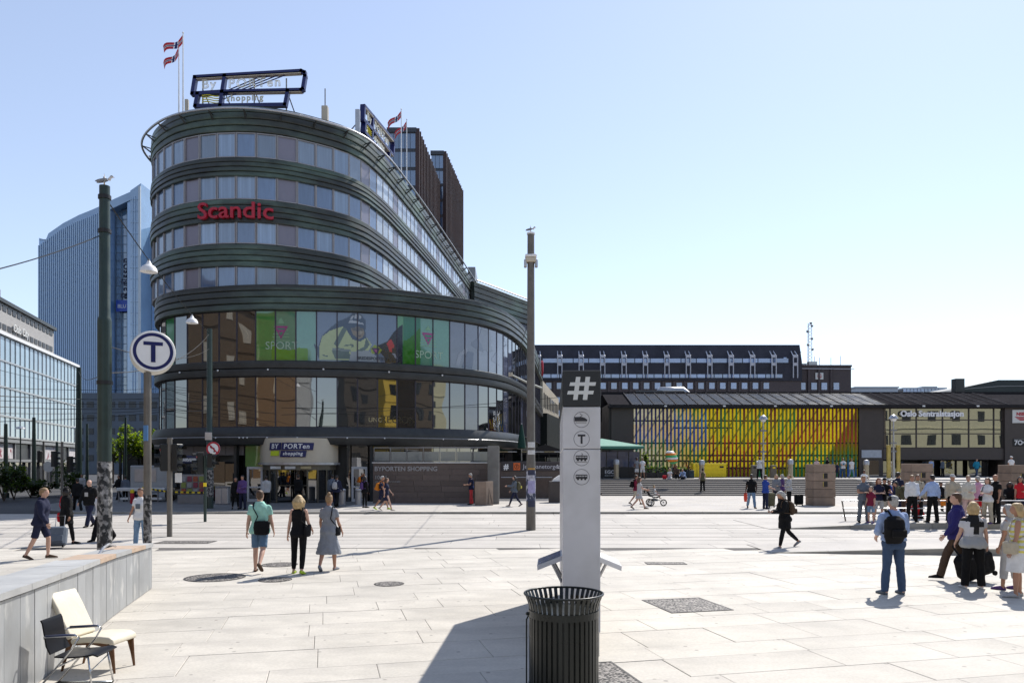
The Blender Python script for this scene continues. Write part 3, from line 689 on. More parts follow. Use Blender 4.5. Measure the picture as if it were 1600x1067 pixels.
def bandprof(z0, z1, n, out=0.30, back=-0.25):
    """lapped boards: each leans out towards its lower edge and shades the one below"""
    h = (z1-z0)/n; pr = [(back, z1)]
    for i in range(n):
        a = z1 - i*h; b_ = a - h
        o = out - 0.05*abs(i-(n-1)/2)*.6
        pr += [(o-.13, a-.001), (o-.03, a-.10*h), (o, b_+.16*h), (o-.02, b_+.02)]
    pr.append((back, z0)); return pr
def band(name, path, z0, z1, n, m=m_copper, out=.30, a=0, b_=None, step=.5):
    mb = MB(); sweep(mb, path, bandprof(z0, z1, n, out), a, path.L if b_ is None else b_, step)
    o = mb.build(name, m, by, off=BO); smooth_by_angle(o.data, 28); return o
WZ = [(22.6,21.05),(19.9,18.5),(17.1,15.8),(14.4,13.15)]
band('cornice_band', tw, 22.6, 24.22, 4, out=.22)
for (z1, z0) in ((21.05,19.9),(18.5,17.1),(15.8,14.4)): band('spandrel_band', tw, z0, z1, 4, out=.26)
# hotel windows: a frame with its pane, one after another along the curve
wsp = 1.19
def win_meshes(w, h):
    f = MB(); t = .055
    f.box((-w/2,-.08,0),(-w/2+t,.06,h)); f.box((w/2-t,-.08,0),(w/2,.06,h)); f.box((-w/2+t,-.08,0),(w/2-t,.06,t)); f.box((-w/2+t,-.08,h-t),(w/2-t,.06,h))
    p = MB(); p.box((-w/2+t,.0,t),(w/2-t,.03,h-t)); return f, p
f, p = win_meshes(wsp-.02, 1.50)
m_wfr = mat('light_window_frame', (0.30,0.29,0.30), .45, .1); fr_me = f.mesh('window', m_wfr); ff = MB(); ff.v = [(v[0], max(v[1], -.02), v[2]) for v in f.v]; ff.f = f.f; ff.m = f.m; fl_me = ff.mesh('window', m_wfr); pane_me = {k: p.mesh('pane', mm) for k, mm in (('b', m_glassb), ('c', m_glassc), ('l', m_lilac), ('d', m_glassd), ('h', glass('half_curtained_glass', (0.15,0.20,0.27), 2.1, .04, warp=.006, rand=.3, var=.5, scale=1.1, stretch=(1.6,1.6,.05))), ('f', glass('sunlit_flank_glass', (0.34,0.39,0.44), 2.2, 0.05, warp=0.006, rand=0.25, var=0.3, scale=2.0)))}  # flank panes: sunlit curtains and bright sky reflection put into a lighter colour
sA = tw.s_px(240, 0, 14); nwin = 0
for fl, (z1, z0) in enumerate(WZ):
    s = 4.0; k = 0
    while s < tw.L - .6:
        p_ = tw.pos(s, .02); nn = tw.nor(s); t = tw.tan(s); rz = math.atan2(t.y, t.x)
        kind = 'l' if k % 5 == 4 else ('c' if rnd.random() < .36 else ('d' if rnd.random() < .07 else ('h' if rnd.random() < .3 else 'b')))
        if s > 34: kind = 'l' if k % 6 == 5 else ('f' if rnd.random() < .8 else 'b')
        w = put('window', fr_me if s < 29 else fl_me, by, (p_.x-BO[0], p_.y-BO[1], z0+.02-BO[2]), rz=rz)
        put('pane', pane_me[kind], w); s += wsp; k += 1
b = MB(); sweep(b, tw, [(-.3,12),(-.2,12),(-.2,23.8),(-.3,23.8)], 0, tw.L, 1.0); b.build('back_wall', m_black, by, off=BO)
# roof slab, tubular ring on brackets
st_ = [tw.pos(s, .1) for s in tw.stations(0, tw.L, 1.0)]
b = MB(); poly = [(q.x, q.y) for q in st_] + [(-20, 95), (-24, 80)]
b.prism(poly, 23.9, 24.2); b.build('roof', m_copperdk, by, off=BO)
b = MB(); sweep(b, ring, [(.05,23.78),(.0,23.85),(-.08,23.82),(-.08,23.72),(.03,23.70)], 2.5, ring.L, .5); o = b.build('roof_ring', m_alu, by, off=BO, smooth=True)
s = 3.5
while s < ring.L:
    q = ring.pos(s, -.05, 23.76); e = ring.pos(s, -.9, 23.6); e2 = ring.pos(s, -.9, 23.2)
    b = MB(); b.tube([q, e2], [.035,.075], 5); b.tube([q, e], .04, 5); b.build('ring_bracket', m_copperdk, by, off=BO); s += 2.2
# shopping floors
s_v0 = pod.s_px(242, 0, 20)
band('podium_cornice', pod, 11.65, 13.2, 4, out=.05)
band('podium_band', pod, 7.67, 8.62, 2, m=m_copperdk, out=.06)
b = MB(); sF = pod.s_px(811, s_v0); sweep(b, pod, [(-.9,3.5),(.02,3.58),(.20,3.95),(.16,4.30),(.0,4.62),(-.4,4.63)], 0, sF, .5); o = b.build('entrance_fascia', m_copperdk, by, off=BO); smooth_by_angle(o.data, 40)
b = MB(); sweep(b, pod, [(.16,4.02),(.22,3.98),(.235,4.01),(.18,4.06)], 0, sF, .5); b.build('fascia_trim', m_frame, by, off=BO)
stp = [pod.pos(s, 0) for s in pod.stations(0, pod.L, 1.0)]
b = MB(); b.prism([(q.x, q.y) for q in stp] + [(-5, 100), (-24, 90)], 13.0, 13.14); b.build('podium_roof', m_copperdk, by, off=BO)
b = MB(); sweep(b, pg, [(-.35,3.6),(-.25,3.6),(-.25,13),(-.35,13)], 0, pg.L, 1.0); b.build('back_wall', m_black, by, off=BO)
# the glass line is a polyline of flat panes: pane_at(s) gives the chord it sits on
psp = 1.215; PS = []; s = 3.0
while s + psp < pg.L: PS.append(s); s += psp
def chord(s, out, z):
    import bisect
    i = min(max(bisect.bisect_right(PS, s) - 1, 0), len(PS)-1); a = PS[i]
    A_, B_ = pg.at(a), pg.at(a+psp); t = (s-a)/psp; q = A_.lerp(B_, t); d = (B_-A_).normalized(); n_ = Vector((d.y,-d.x,0)); q += n_*out
    return (q.x, q.y, z)
def panel_me(w, h, gm):
    b = MB(); b.box((-w/2+.03,0,.03),(w/2-.03,.04,h-.03), 0)
    b.box((-w/2,-.035,0),(-w/2+.03,.07,h), 1); b.box((w/2-.03,-.035,0),(w/2,.07,h), 1); b.box((-w/2+.03,-.02,0),(w/2-.03,.07,.03), 1); b.box((-w/2+.03,-.02,h-.03),(w/2-.03,.07,h), 1)
    return b.mesh('glass_panel', [gm, m_mull])
m_gg = glass('green_film_glass', (0.035,0.20,0.045), 2.0, 0.03, warp=.012, wscale=.5, var=.1)
m_gt = glass('teal_film_glass', (0.07,0.22,0.15), 2.0, 0.03, warp=.012, wscale=.5, var=.1)
m_gbl = glass('blue_film_glass', (0.065,0.10,0.17), 2.0, 0.03, warp=.012, wscale=.5, var=.1)
PMU = {k: panel_me(psp-.01, 3.02, mm) for k, mm in (('d', m_glassd), ('v', m_glassv), ('g', m_gg), ('t', m_gt), ('b', m_gbl))}
PML = {k: panel_me(psp-.01, 3.02, mm) for k, mm in (('d', m_glassd), ('v', m_glassv))}
def podpx(s): q = pg.at(s); return 800 + F*q.x/q.y
s_vis = pg.s_px(242, 0, 20)
for s in PS:
    a, e = pg.at(s), pg.at(s+psp); c = (a+e)/2; d = e-a; rz = math.atan2(d.y, d.x); px = podpx(s+psp/2) if s > s_vis else 200
    ku = 'd' if px < 255 else ('g' if px < 275 else 'd')
    if px > 398: ku = 'g'
    if px > 424: ku = 't'
    if px > 481: ku = 'b'
    if px > 629: ku = 'g' if px < 655 else 't'
    if px > 702: ku = 'v'
    if px > 802: ku = 'd'
    kl = 'd' if not (718 < px < 748 or px > 770 and rnd.random() < .3) else 'v'
    put('glass_panel', PMU[ku], by, (c.x-BO[0], c.y-BO[1], 8.62-BO[2]), rz=rz)
    put('glass_panel', PML[kl], by, (c.x-BO[0], c.y-BO[1], 4.64-BO[2]), rz=rz)
# printed films on the upper glass
m_print = attr_mat('window_print', 0.12, ior=1.6, var=.06)
def inpoly(x, y, P_):
    c = False; j = len(P_)-1
    for i in range(len(P_)):
        xi, yi = P_[i]; xj, yj = P_[j]
        if (yi > y) != (yj > y) and x < (xj-xi)*(y-yi)/(yj-yi)+xi: c = not c
        j = i
    return c
def film(px0, px1, shapes, name='poster', cell=.045, base=None, y0=486.0, y1=564.0):
    """shapes in photograph-like poster coordinates 0..1 by 0..1 (v upwards), later shapes on top"""
    s0, s1 = pg.s_px(px0, s_vis), pg.s_px(px1, s_vis); nx = int((s1-s0)/cell); nz = int(2.92/cell); vs = []; fs = []; cols = []; idx = {}
    def vid(i, j):
        if (i, j) not in idx: idx[(i, j)] = len(vs); vs.append(chord(s0+(s1-s0)*i/nx, .010, 8.67+2.92*j/nz))
        return idx[(i, j)]
    for i in range(nx):
        for j in range(nz):
            u, v = (i+.5)/nx, (j+.5)/nz; c = base
            for col, P_ in shapes:
                if inpoly(u, v, P_): c = col
            if c is not None: fs.append((vid(i,j), vid(i+1,j), vid(i+1,j+1), vid(i,j+1))); cols.append(c)
    b = MB(); b.add(vs, fs); o = b.build(name, m_print, by, off=BO, normals=False); set_face_colors(o.data, cols); return o
Pk, Dp, Jk, Jd, Jb, Sk, Hl, Sh = (0.26,0.045,0.17), (0.05,0.02,0.06), (0.34,0.40,0.22), (0.09,0.13,0.12), (0.05,0.075,0.12), (0.20,0.17,0.13), (0.33,0.37,0.42), (0.012,0.016,0.028)
def tri(cx, cy, w, h):
    return [(Pk, [(cx-w,cy+h),(cx+w,cy+h),(cx,cy-h)]), ((0.04,0.2,0.12), [(cx-w*.55,cy+h*.62),(cx+w*.62,cy+h*.62),(cx+w*.5,cy+h*.35),(cx-w*.4,cy+h*.35)]),
            ((0.04,0.2,0.12), [(cx-w*.05,cy+h*.1),(cx+w*.35,cy+h*.1),(cx,cy-h*.55),(cx-w*.3,cy+h*.1),(cx-w*.05,cy-h*.1)]), (Pk, [(cx-w*.2,cy+h*.35),(cx+w*.1,cy+h*.35),(cx+w*.1,cy+h*.1),(cx,cy+h*.1)])]
def lines(cx, cy, w, h, col):
    r = []
    for k in range(5):
        y = cy - h + k*h*.42; ww = w*(1.25-.08*k); r.append((col, [(cx-ww,y),(cx+ww,y),(cx+ww,y+h*.12),(cx-ww,y+h*.12)]))
    return [(col, [(cx-w*.5,cy+h*1.15),(cx,cy+h*1.9),(cx+w*.5,cy+h*1.15)])] + r
Lg, Yg, Tl = (0.17,0.33,0.20), (0.10,0.24,0.02), (0.035,0.16,0.10)
film(424, 481, [(Yg, [(0,0),(1,0),(1,.24),(.75,.26),(.5,.2),(.2,.24),(0,.4)])] + lines(.26,.56,.20,.17,Lg) + tri(.26,.57,.20,.14))
film(630, 701, [((0.025,0.14,0.01), [(0,0),(.36,0),(.36,.80),(.2,.62),(.06,.5),(0,.5)]), (Tl, [(0,.5),(.06,.5),(.2,.62),(.36,.8),(.36,1),(0,1)])] + lines(.53,.56,.15,.16,Lg) + tri(.53,.57,.14,.13))
bik = [(Sh, [(.78,.0),(.83,.45),(.90,.66),(1,.84),(1,0)]), (Sh, [(.62,.0),(.70,.32),(.83,.45),(.85,.0)]), ((.085,.12,.19), [(.62,.0),(.64,.2),(.70,.32),(.80,.1),(.80,.0)]),
       (Jb, [(.05,.35),(.10,.28),(.14,.52),(.30,.82),(.42,.92),(.48,.98),(.58,.9),(.6,.7),(.5,.45),(.3,.4),(.15,.1),(.10,.05)]),
       (Jk, [(.11,.02),(.11,.28),(.14,.50),(.22,.62),(.35,.72),(.40,.62),(.46,.55),(.60,.52),(.66,.36),(.63,.24),(.55,.16),(.42,.14),(.42,.02)]),
       (Jd, [(.26,.35),(.30,.28),(.40,.66),(.36,.72)]), (Jd, [(.24,.22),(.30,.28),(.42,.24),(.43,.05),(.27,.05)]), ((.16,.2,.2), [(.25,.27),(.44,.24),(.44,.20),(.25,.22)]), (Jd, [(.60,.52),(.64,.36),(.58,.22),(.50,.22),(.58,.32)]),
       (Jd, [(.14,.13),(.20,.10),(.20,.07),(.14,.11)]), (Jd, [(.36,.33),(.46,.36),(.47,.31),(.44,.28),(.45,.33),(.37,.31)]),
       ((.24,.27,.29), [(.44,.20),(.62,.24),(.70,.14),(.76,.0),(.42,.0)]),
       (Jb, [(.40,.62),(.46,.45),(.54,.42),(.60,.5),(.58,.78),(.42,.8)]), (Sk, [(.44,.68),(.50,.72),(.57,.7),(.58,.58),(.56,.50),(.52,.47),(.46,.56)]), ((.10,.10,.10), [(.45,.70),(.57,.70),(.565,.64),(.51,.63),(.46,.64)]),
       ((.26,.24,.2), [(.535,.64),(.56,.62),(.555,.57),(.535,.58)]), ((.09,.07,.07), [(.515,.54),(.55,.545),(.545,.525),(.52,.52)]),
       (Jb, [(.38,.74),(.40,.90),(.46,1.0),(.54,.99),(.59,.88),(.60,.78),(.50,.82)]), (Hl, [(.41,.80),(.43,.86),(.50,.84),(.57,.80),(.57,.77),(.48,.80)]), (Hl, [(.47,.90),(.49,.99),(.51,.98),(.50,.89)]), (Hl, [(.52,.90),(.53,.98),(.55,.95),(.54,.88)]), (Hl, [(.43,.88),(.45,.95),(.47,.96),(.455,.88)]),
       ((.35,.025,.035), [(.82,.40),(.85,.48),(.875,.50),(.90,.40),(.91,.34),(.88,.30),(.88,.22),(.85,.24),(.84,.32)]), ((.18,.2,.25), [(.88,.2),(.93,.08),(.95,.08),(.91,.2)]),
       ((.20,.26,.03), [(.645,.27),(.69,.36),(.735,.33),(.77,.26),(.735,.17),(.66,.17)]), (Dp, [(.655,.29),(.75,.29),(.705,.14)]), (Pk, [(.68,.265),(.73,.265),(.705,.19)])]
film(482, 629, bik)
fk = [((.22,.25,.30), [(.42,.98),(.56,.96),(.62,.8),(.60,.6),(.66,.52),(.56,.46),(.44,.5),(.36,.7)]), ((.17,.20,.26), [(.28,.62),(.36,.72),(.42,.6),(.46,.44),(.34,.48),(.26,.56)]), ((.26,.29,.34), [(.06,.03),(.10,.3),(.16,.42),(.20,.44),(.22,.40),(.14,.28),(.11,.03)]), ((.20,.23,.30), [(.60,.30),(.72,.52),(.78,.42),(.82,.22),(.72,.24)]), ((.14,.17,.23), [(.14,.02),(.22,.4),(.30,.38),(.28,.02)])]
film(703, 790, fk)
def film_text(body, px, z, size, m, out=.016, **k):
    s0 = pg.s_px(px, s_vis); text_on(body, size, lambda u, v, w: chord(s0+u, out, z+v), m, 'lettering', by, 0, off=BO, **k)
m_lt = mat('pale_green_print', (0.30,0.42,0.32), .3); m_dk = mat('dark_print', (0.02,0.025,0.035), .3)
film_text('SPORT', 414, 9.32, .66, m_lt, bold=.0); film_text("SPORT", 648, 9.1, .66, m_lt, bold=.0)
film_text('BREDESPORTSTE', 558, 8.80, .25, m_dk, bold=.008)
m_sand = mat('sand_print', (0.42,0.36,0.20), .3)
def film_text2(body, px, z, size, m):
    s0 = pg.s_px(px, s_vis); text_on(body, size, lambda u, v, w: chord(s0+u, .012, z+v), m, 'lettering', by, 0, off=BO)
film_text2('REGION', 595, 4.95, .62, mat('ghost_print', (0.05,0.045,0.03), .2)); film_text2('UNO', 575, 5.0, .38, m_sand)
s0 = pg.s_px(770, s_vis); b = MB()                    # speckled film low on one pane
for k in range(150):
    u, v = rnd.random()*1.1, rnd.random()*1.35; a = chord(s0+u, .012, 4.7+v); e = chord(s0+u+.06, .012, 4.7+v+.06)
    b.add([a, (e[0],e[1],a[2]), e, (a[0],a[1],e[2])], [(0,1,2,3)])
tag(b.build('speckled_film', m_offw, by, off=BO), kind='stuff')
# red hotel letters, bent to the band
vs, _ = text_geo('Scandic', 1, 0.08, .03); wd = max(v[0] for v in vs); s0 = tw.s_px(315, sA); s1 = tw.s_px(428, sA); sz = (s1-s0)/wd
lets = text_on('Scandic', sz, lambda u, v, w: tuple(tw.pos(s0+u, .36+w, 17.30+v*.92)), m_red, 'letter', by, .10, bold=.018, split=True, off=BO)
# small lamps along the fascia edge
for px in (275,341,377,383,389,420,466,543,600,690,740):
    q = pod.pos(pod.s_px(px, s_vis), .24, 3.98); b = MB(); b.ell(q, (.05,.05,.05), 6, 4); b.build('lamp', m_white, by, off=BO)
for px in (283,342,420,506,607,690):
    q = pod.pos(pod.s_px(px, s_vis), .10, 8.05 if px != 506 else 8.1); b = MB(); b.ell(q, (.06,.06,.06), 6, 4); b.build('lamp', m_white, by, off=BO)
# ---- ground floor
gf = off_path(pod, -0.9)
def gpos(px, out=0, z=0): return gf.pos(gf.s_px(px, 4), out, z)
def gstrip(name, px0, px1, z0, z1, m, out=0, th=.08, n=1, gap=.03):
    s0, s1 = gf.s_px(px0, 4), gf.s_px(px1, 4)
    for k in range(n):
        a, e = s0+(s1-s0)*k/n, s0+(s1-s0)*(k+1)/n
        b = MB(); A_, B_ = gf.pos(a, out), gf.pos(e, out); c = (A_+B_)/2; d = B_-A_
        b.cbox((c.x, c.y, (z0+z1)/2), (d.length-gap, th, z1-z0), math.atan2(d.y, d.x)); b.build(name, m, by, off=BO)
gstrip('grey_panel', 246, 383, 2.95, 3.75, mat('grey_fascia_panel', (0.15,0.14,0.145), .5, var=.08), .1, n=7)
gstrip('shop_window', 246, 372, PZ+.3, 2.55, m_glassd, 0, n=9); gstrip('shop_plinth', 246, 372, PZ, PZ+.3, m_copperdk, .02)
gstrip('shop_lintel', 246, 372, 2.55, 2.95, m_copperdk, .05)
gstrip('tall_window', 384, 412, 2.25, 3.8, m_gg, .05); gstrip('tall_window', 413, 420, PZ, 3.8, m_glassd, .05)
gstrip('tall_window', 541, 548, PZ, 3.8, m_glassd, .05); gstrip('tall_window', 549, 575, 2.25, 3.8, m_glassd, .05)
for a, e in ((388,412),(549,573)):
    s0, s1 = gf.s_px(a, 4), gf.s_px(e, 4); A_, B_ = gf.pos(s0, .1), gf.pos(s1, .1); c = (A_+B_)/2; d = B_-A_; w = d.length
    dr = MB(); dr.T = Matrix.Translation((c.x, c.y, PZ)) @ Matrix.Rotation(math.atan2(d.y, d.x), 4, 'Z')
    for x0, x1, z0, z1 in ((-w/2,-w/2+.13,0,2.15),(w/2-.13,w/2,0,2.15),(-w/2+.13,w/2-.13,2.0,2.15),(-w/2+.13,w/2-.13,0,.18),(-w/2+.13,w/2-.13,.85,.95)): dr.box((x0,-.06,z0),(x1,.06,z1))
    o = dr.build('glazed_door', mat('white_door_frame', (0.55,0.55,0.55), .45), by, off=BO)
    p_ = MB(); p_.T = dr.T; p_.box((-w/2+.13,-.01,.18),(w/2-.13,.02,2.0)); p_.build('pane', m_glassd, o, off=BO)
gstrip('column', 576, 581, PZ, 3.8, m_copperdk, .3, th=.4); gstrip('column', 371, 376, PZ, 3.8, m_copperdk, .3, th=.3); gstrip('column', 245, 249, PZ, 3.8, m_copperdk, .2, th=.3)
gstrip('ground_floor_glass', 582, 800, PZ, 3.8, m_glassd, 0, n=16)
gstrip('back_wall', 246, 800, PZ, 3.6, m_black, -.6, n=24, gap=0)
# rounded portal over the revolving door
ec = gpos(481, -1.6); ec = Vector((-13.05, 47.6, 0)); pr = 2.45
def arcp(r, a): return (ec.x + r*math.sin(a), ec.y - r*math.cos(a))
b = MB(); N_ = 20; aa = [R(-78)+R(156)*k/N_ for k in range(N_+1)]
vs = [(*arcp(pr, a), z) for a in aa for z in (2.55, 3.95)]; fs = [(2*k, 2*k+2, 2*k+3, 2*k+1) for k in range(N_)]
b.add(vs, fs)
b.prism([arcp(pr, a) for a in aa], 2.50, 2.56); o = b.build('portal_fascia', m_cream, by, off=BO); smooth_by_angle(o.data, 40)
b = MB(); b.prism([arcp(pr+.12, a) for a in aa], 2.36, 2.50); b.build('portal_rim', m_alu, by, off=BO)
b = MB(); b.prism([arcp(pr-.15, a) for a in aa], 2.05, 2.36); b.build('door_head', mat('bronze_grey', (0.13,0.115,0.09), .4, .4), by, off=BO)
m_bronze = mat('bronze_grey', (0,)*3)
rv = thing('revolving_door', 'bronze framed revolving door under the rounded cream portal', 'revolving door', (ec.x, ec.y, PZ))
for a in range(-72, 73, 16):
    if abs(a) in (8,) : continue
    q = (math.sin(R(a))*(pr-.22), -math.cos(R(a))*(pr-.22)); b = MB(); b.cbox((q[0], q[1], .98), (.07,.09,1.95), R(a)); b.build('post', m_bronze, rv)
for a0, a1 in ((-72,-24),(24,72)):
    for k in range(3):
        x0 = R(a0 + (a1-a0)*k/3)+.03; x1 = R(a0+(a1-a0)*(k+1)/3)-.03; r_ = pr-.24
        b = MB(); b.quad((math.sin(x0)*r_,-math.cos(x0)*r_,.06),(math.sin(x1)*r_,-math.cos(x1)*r_,.06),(math.sin(x1)*r_,-math.cos(x1)*r_,1.95),(math.sin(x0)*r_,-math.cos(x0)*r_,1.95)); b.build('curved_pane', m_glassd, rv)
for k in range(4):
    a = R(28+90*k); b = MB(); b.cbox((math.cos(a)*1.0, math.sin(a)*1.0, 1.0), (2.0,.05,1.9), a); w_ = b.build('door_wing', m_glassd, rv)
    b = MB()
    for rr in (.08, 2.0): b.cbox((math.cos(a)*rr, math.sin(a)*rr, 1.0), (.08,.08,1.95), a)
    b.cbox((math.cos(a)*1.04, math.sin(a)*1.04, 1.0), (1.84,.07,.08), a); b.build('wing_frame', m_bronze, w_)
for x in (-.85,.0,.85):
    b = MB(); b.cbox((x*1.05, -pr+.02+abs(x)*.16, 2.1), (.62,.02,.16), 0); b.build('notice', m_offw if x < .5 else m_sand, rv)
# the logo boards on the portal
def logo(parent, fn, s, off):
    """BY | PORTEN over a lime flag and 'shopping': s = unit, fn(u, v, w)"""
    def plate(pts, w0, w1, m, nm):
        b = MB(); n_ = 8; top = []; 
        (x0,y0),(x1,y1),(x2,y2),(x3,y3) = pts
        for k in range(n_+1):
            t = k/n_
            for (xa,ya,xb,yb) in ((x0,y0,x1,y1),(x3,y3,x2,y2)):
                for w in (w0, w1): top.append(fn(s*(xa+(xb-xa)*t), s*(ya+(yb-ya)*t), w))
        fs = []
        for k in range(n_):
            q = 4*k; fs += [(q,q+4,q+6,q+2),(q+1,q+5,q+7,q+3),(q,q+4,q+5,q+1),(q+2,q+6,q+7,q+3)]
        fs += [(0,1,3,2),(4*n_,4*n_+1,4*n_+3,4*n_+2)]
        b.add(top, fs); b.build(nm, m, parent, off=off)
    plate([(-.02,.47),(.78,.47),(.84,.92),(.04,.92)], .02, .08, m_navy, 'nameplate'); plate([(.84,.47),(2.74,.47),(2.80,.92),(.90,.92)], .02, .08, m_navy, 'nameplate')
    plate([(.76,.04),(2.30,.04),(2.36,.43),(.82,.43)], .02, .08, m_navy, 'nameplate'); plate([(.05,.12),(.66,.12),(.70,.42),(.09,.42)], .02, .06, mat('lime_enamel', (0.50,0.62,0.03), .35), 'lime_flag')
    for body, x, y, size in (('BY',.16,.57,.40),('PORTen',1.0,.57,.40),('shopping',.96,.17,.29)):
        text_on(body, size*s, lambda u, v, w, x=x, y=y: fn(s*x+u, s*y+v, .085+w), m_white, 'lettering', parent, .002, bold=.008*s, off=off, shear=.12, spacing=1.12)
logo(by, lambda u, v, w: (*arcp(pr+w, (u-1.32)/pr*1.0), 2.78+v), .96, BO)
# ---- wing at the far end of the flank with the navy sign field
wg = thing('rear_wing', 'ribbed dark copper rear wing with navy sign field reading OSLO', 'building', (-1, 95, 0))
wp = Path([(-4.6,89.5),(-2.6,92.8),(-.4,96.6),(2.2,101)])
def wband(z0, z1, n, nm, out=.3): mb = MB(); sweep(mb, wp, bandprof(z0,z1,n,out), 0, wp.L, 1.0); mb.build(nm, m_copper, wg, off=(-1,95,0))
wband(20.6, 23.7, 5, 'cornice_band')
b = MB(); sweep(b, wp, [(-.2,12),(0,12),(0,20.6),(-.2,20.6)], 0, wp.L, 1.0); b.build('sign_field', mat('night_blue_board', (0.012,0.014,0.045), .4), wg, off=(-1,95,0))
b = MB(); b.prism([(-4.6,89.7),(2.2,101.2),(-4,112),(-12,102)], 11.5, 23.6); b.build('wall', m_copperdk, wg, off=(-1,95,0))
b = MB(); sweep(b, wp, [(.75,23.7),(.6,23.85),(.5,23.7)], 0, wp.L, 1.0); b.build('roof_ring', m_frame, wg, off=(-1,95,0))
vs, _ = text_geo('Scandic OSLO', 1, .05); wd = max(v[0] for v in vs)
text_on('OSLO', 1.1, lambda u, v, w: tuple(wp.pos(wp.L*.42+u, .1+w, 18.4+v)), m_red, 'letter', wg, .06, bold=.02, split=True, off=(-1,95,0))
b = MB(); b.box((-5.3,92,23.5),(-4.4,99,26.0)); b.build('lift_house', m_frame, wg, off=(-1,95,0))
# red heart on the podium cornice, floodlight arms
q = pod.pos(pod.s_px(842, s_vis), .35, 12.2); hb = MB(); hp = []
for k in range(24):
    t = 2*math.pi*k/24; hp.append((.052*16*math.sin(t)**3, .052*(13*math.cos(t)-5*math.cos(2*t)-2*math.cos(3*t)-math.cos(4*t))))
hs = thing('heart_sign', 'red heart shaped sign on the far end of the shopping floors', 'sign', q, rz=math.atan2(pod.tan(pod.L-3).y, pod.tan(pod.L-3).x))
hb.prism(hp, -.08, .08, 'y'); hb.build('heart', m_red, hs)
fa0 = Vector(P(798,585,53.4)); fa = thing('floodlight_arm', 'pale boom with lamp head projecting from the podium corner above the closed parasol', 'boom', fa0)
b = MB(); b.tube([Vector((0,0,0)), Vector(P(822,597,57))-fa0, Vector(P(846,606,62))-fa0], [.06,.09,.09], 8); b.build('boom', mat('pale_boom', (0.40,0.39,0.34), .5), fa); b = MB(); b.cbox((0,0,0), (.3,.3,.26)); b.build('lamp_head', m_cream, fa)
# beige building closing the gap beyond the podium
bb = thing('beige_annex', 'beige annex with narrow window slots past the podium', 'building', (X(848,87.5), 87.5, 0))
e_ = Vector((X(873,101)-X(848,87.5), 13.5, 0)); L_ = e_.length; an_ = math.atan2(e_.y, e_.x)
b = MB(); b.T = Matrix.Rotation(an_, 4, 'Z'); b.prism([(0,8.2),(L_,8.2),(L_,10.9),(0,11.9)], 0, 8, 'y'); b.build('wall', m_cream, bb)
b = MB(); b.T = Matrix.Rotation(an_, 4, 'Z'); b.box((0,-.5,0),(L_,8,8.2)); b.build('base_wall', mat('dark_green_cladding', (0.014,0.018,0.017), .6, var=.2, spec=.2), bb)
for k in range(10):
    b = MB(); b.T = Matrix.Rotation(an_, 4, 'Z'); b.box((.6+k*1.32,-.05,8.9),(1.2+k*1.32,.05,10.6-.06*k)); b.build('window', m_glassd, bb)

# ------------------------------------------------------------------ rooftop: neon signs, flags, aerials
m_neon = mat('neon_tube_off', (0.62,0.60,0.50), 0.35, var=.05); m_neony = mat('yellow_neon', (0.62,0.55,0.05), 0.35)
def neon_sign(name, label, origin, ux_, S):
    """open lattice sign: navy outline frames, tube letters, behind them a light steel frame"""
    t = thing(name, label, 'sign', origin, rz=math.atan2(ux_[1], ux_[0])); H2 = .19*S
    def bar(pts, r=.11, m=m_navy, nm='outline'):
        b = MB()
        for a, e in zip(pts, pts[1:]):
            d = Vector((e[0]-a[0], 0, e[1]-a[1])); l = d.length; an = math.atan2(d.z, d.x); M_ = Matrix.Rotation(-an, 3, 'Y')
            b.cbox(((a[0]+e[0])/2*S, 0, (a[1]+e[1])/2*S), (l*S+r*1.6, .34, r*2), M=M_)
        b.build(nm, m, t)
    # outline in sign units (width about 6.9)
    bar([(.02,.90),(.18,1.92),(2.02,2.03),(1.86,1.02),(.02,.90)]); bar([(2.02,2.03),(6.75,2.30),(6.95,2.22),(6.98,2.0),(6.85,1.2),(6.75,1.13),(1.86,1.02)])
    bar([(.35,.92),(.20,.14),(5.75,.22),(5.92,1.10)]); bar([(1.86,1.0),(1.75,.17)])
    bar([(.25,1.84),(1.90,1.94)], .05, m_cream, 'inner_trim'); bar([(2.15,1.95),(6.70,2.20)], .05, m_cream, 'inner_trim'); bar([(1.95,.96),(6.75,1.04)], .045, m_cream, 'inner_trim')
    for k in range(4):
        x = 2.0 + .36*k; b = MB(); b.tube([(S*x,0,S*1.08),(S*(x+2.3+.12*k),0,S*(2.04+.02*k))], .035, 6); b.build('diagonal_tube', m_navy, t)
    for k in range(2): b = MB(); b.tube([(S*1.9,0,S*(.82-.22*k)),(S*(2.45+.35*k),0,S*.98)], .03, 6); b.build('diagonal_tube', m_navy, t)
    for k in range(4):
        b = MB(); b.tube([(S*(.62+1.05*q/8), -.1, S*(.78-.14*k+.05*math.sin(q/8*5.5))) for q in range(9)], .035, 5); b.build('wave_tube', m_neony, t)
    for body, x, y, size, sh in (('By',.62,1.20,.78,.0),('PORTen',2.25,1.24,.80,.0),('shopping',2.15,.42,.52,.0)):
        for v_, f_ in islands(*outline_geo(body, size*S, .022, 1.22)):
            b = MB(); xs0 = x*S; b.add([(xs0+p_[0], -.14+p_[2], y*S+p_[1]+.035*(p_[0]+xs0-x*S)) for p_ in v_], f_); b.build('letter', m_neon, t)
    b = MB()
    for x in (.55,1.85,3.75,5.75): b.tube([(x*S,.22,-.5),(x*S,.22,2.0*S)], .045, 6); b.tube([(x*S,.22,1.3*S),(x*S+.4,2.3,-.5)], .04, 6)
    b.build('steel_frame', m_frame, t); return t
sx0, sx1 = X(301,48.6), X(477,48.6); U = (sx1-sx0)/6.98
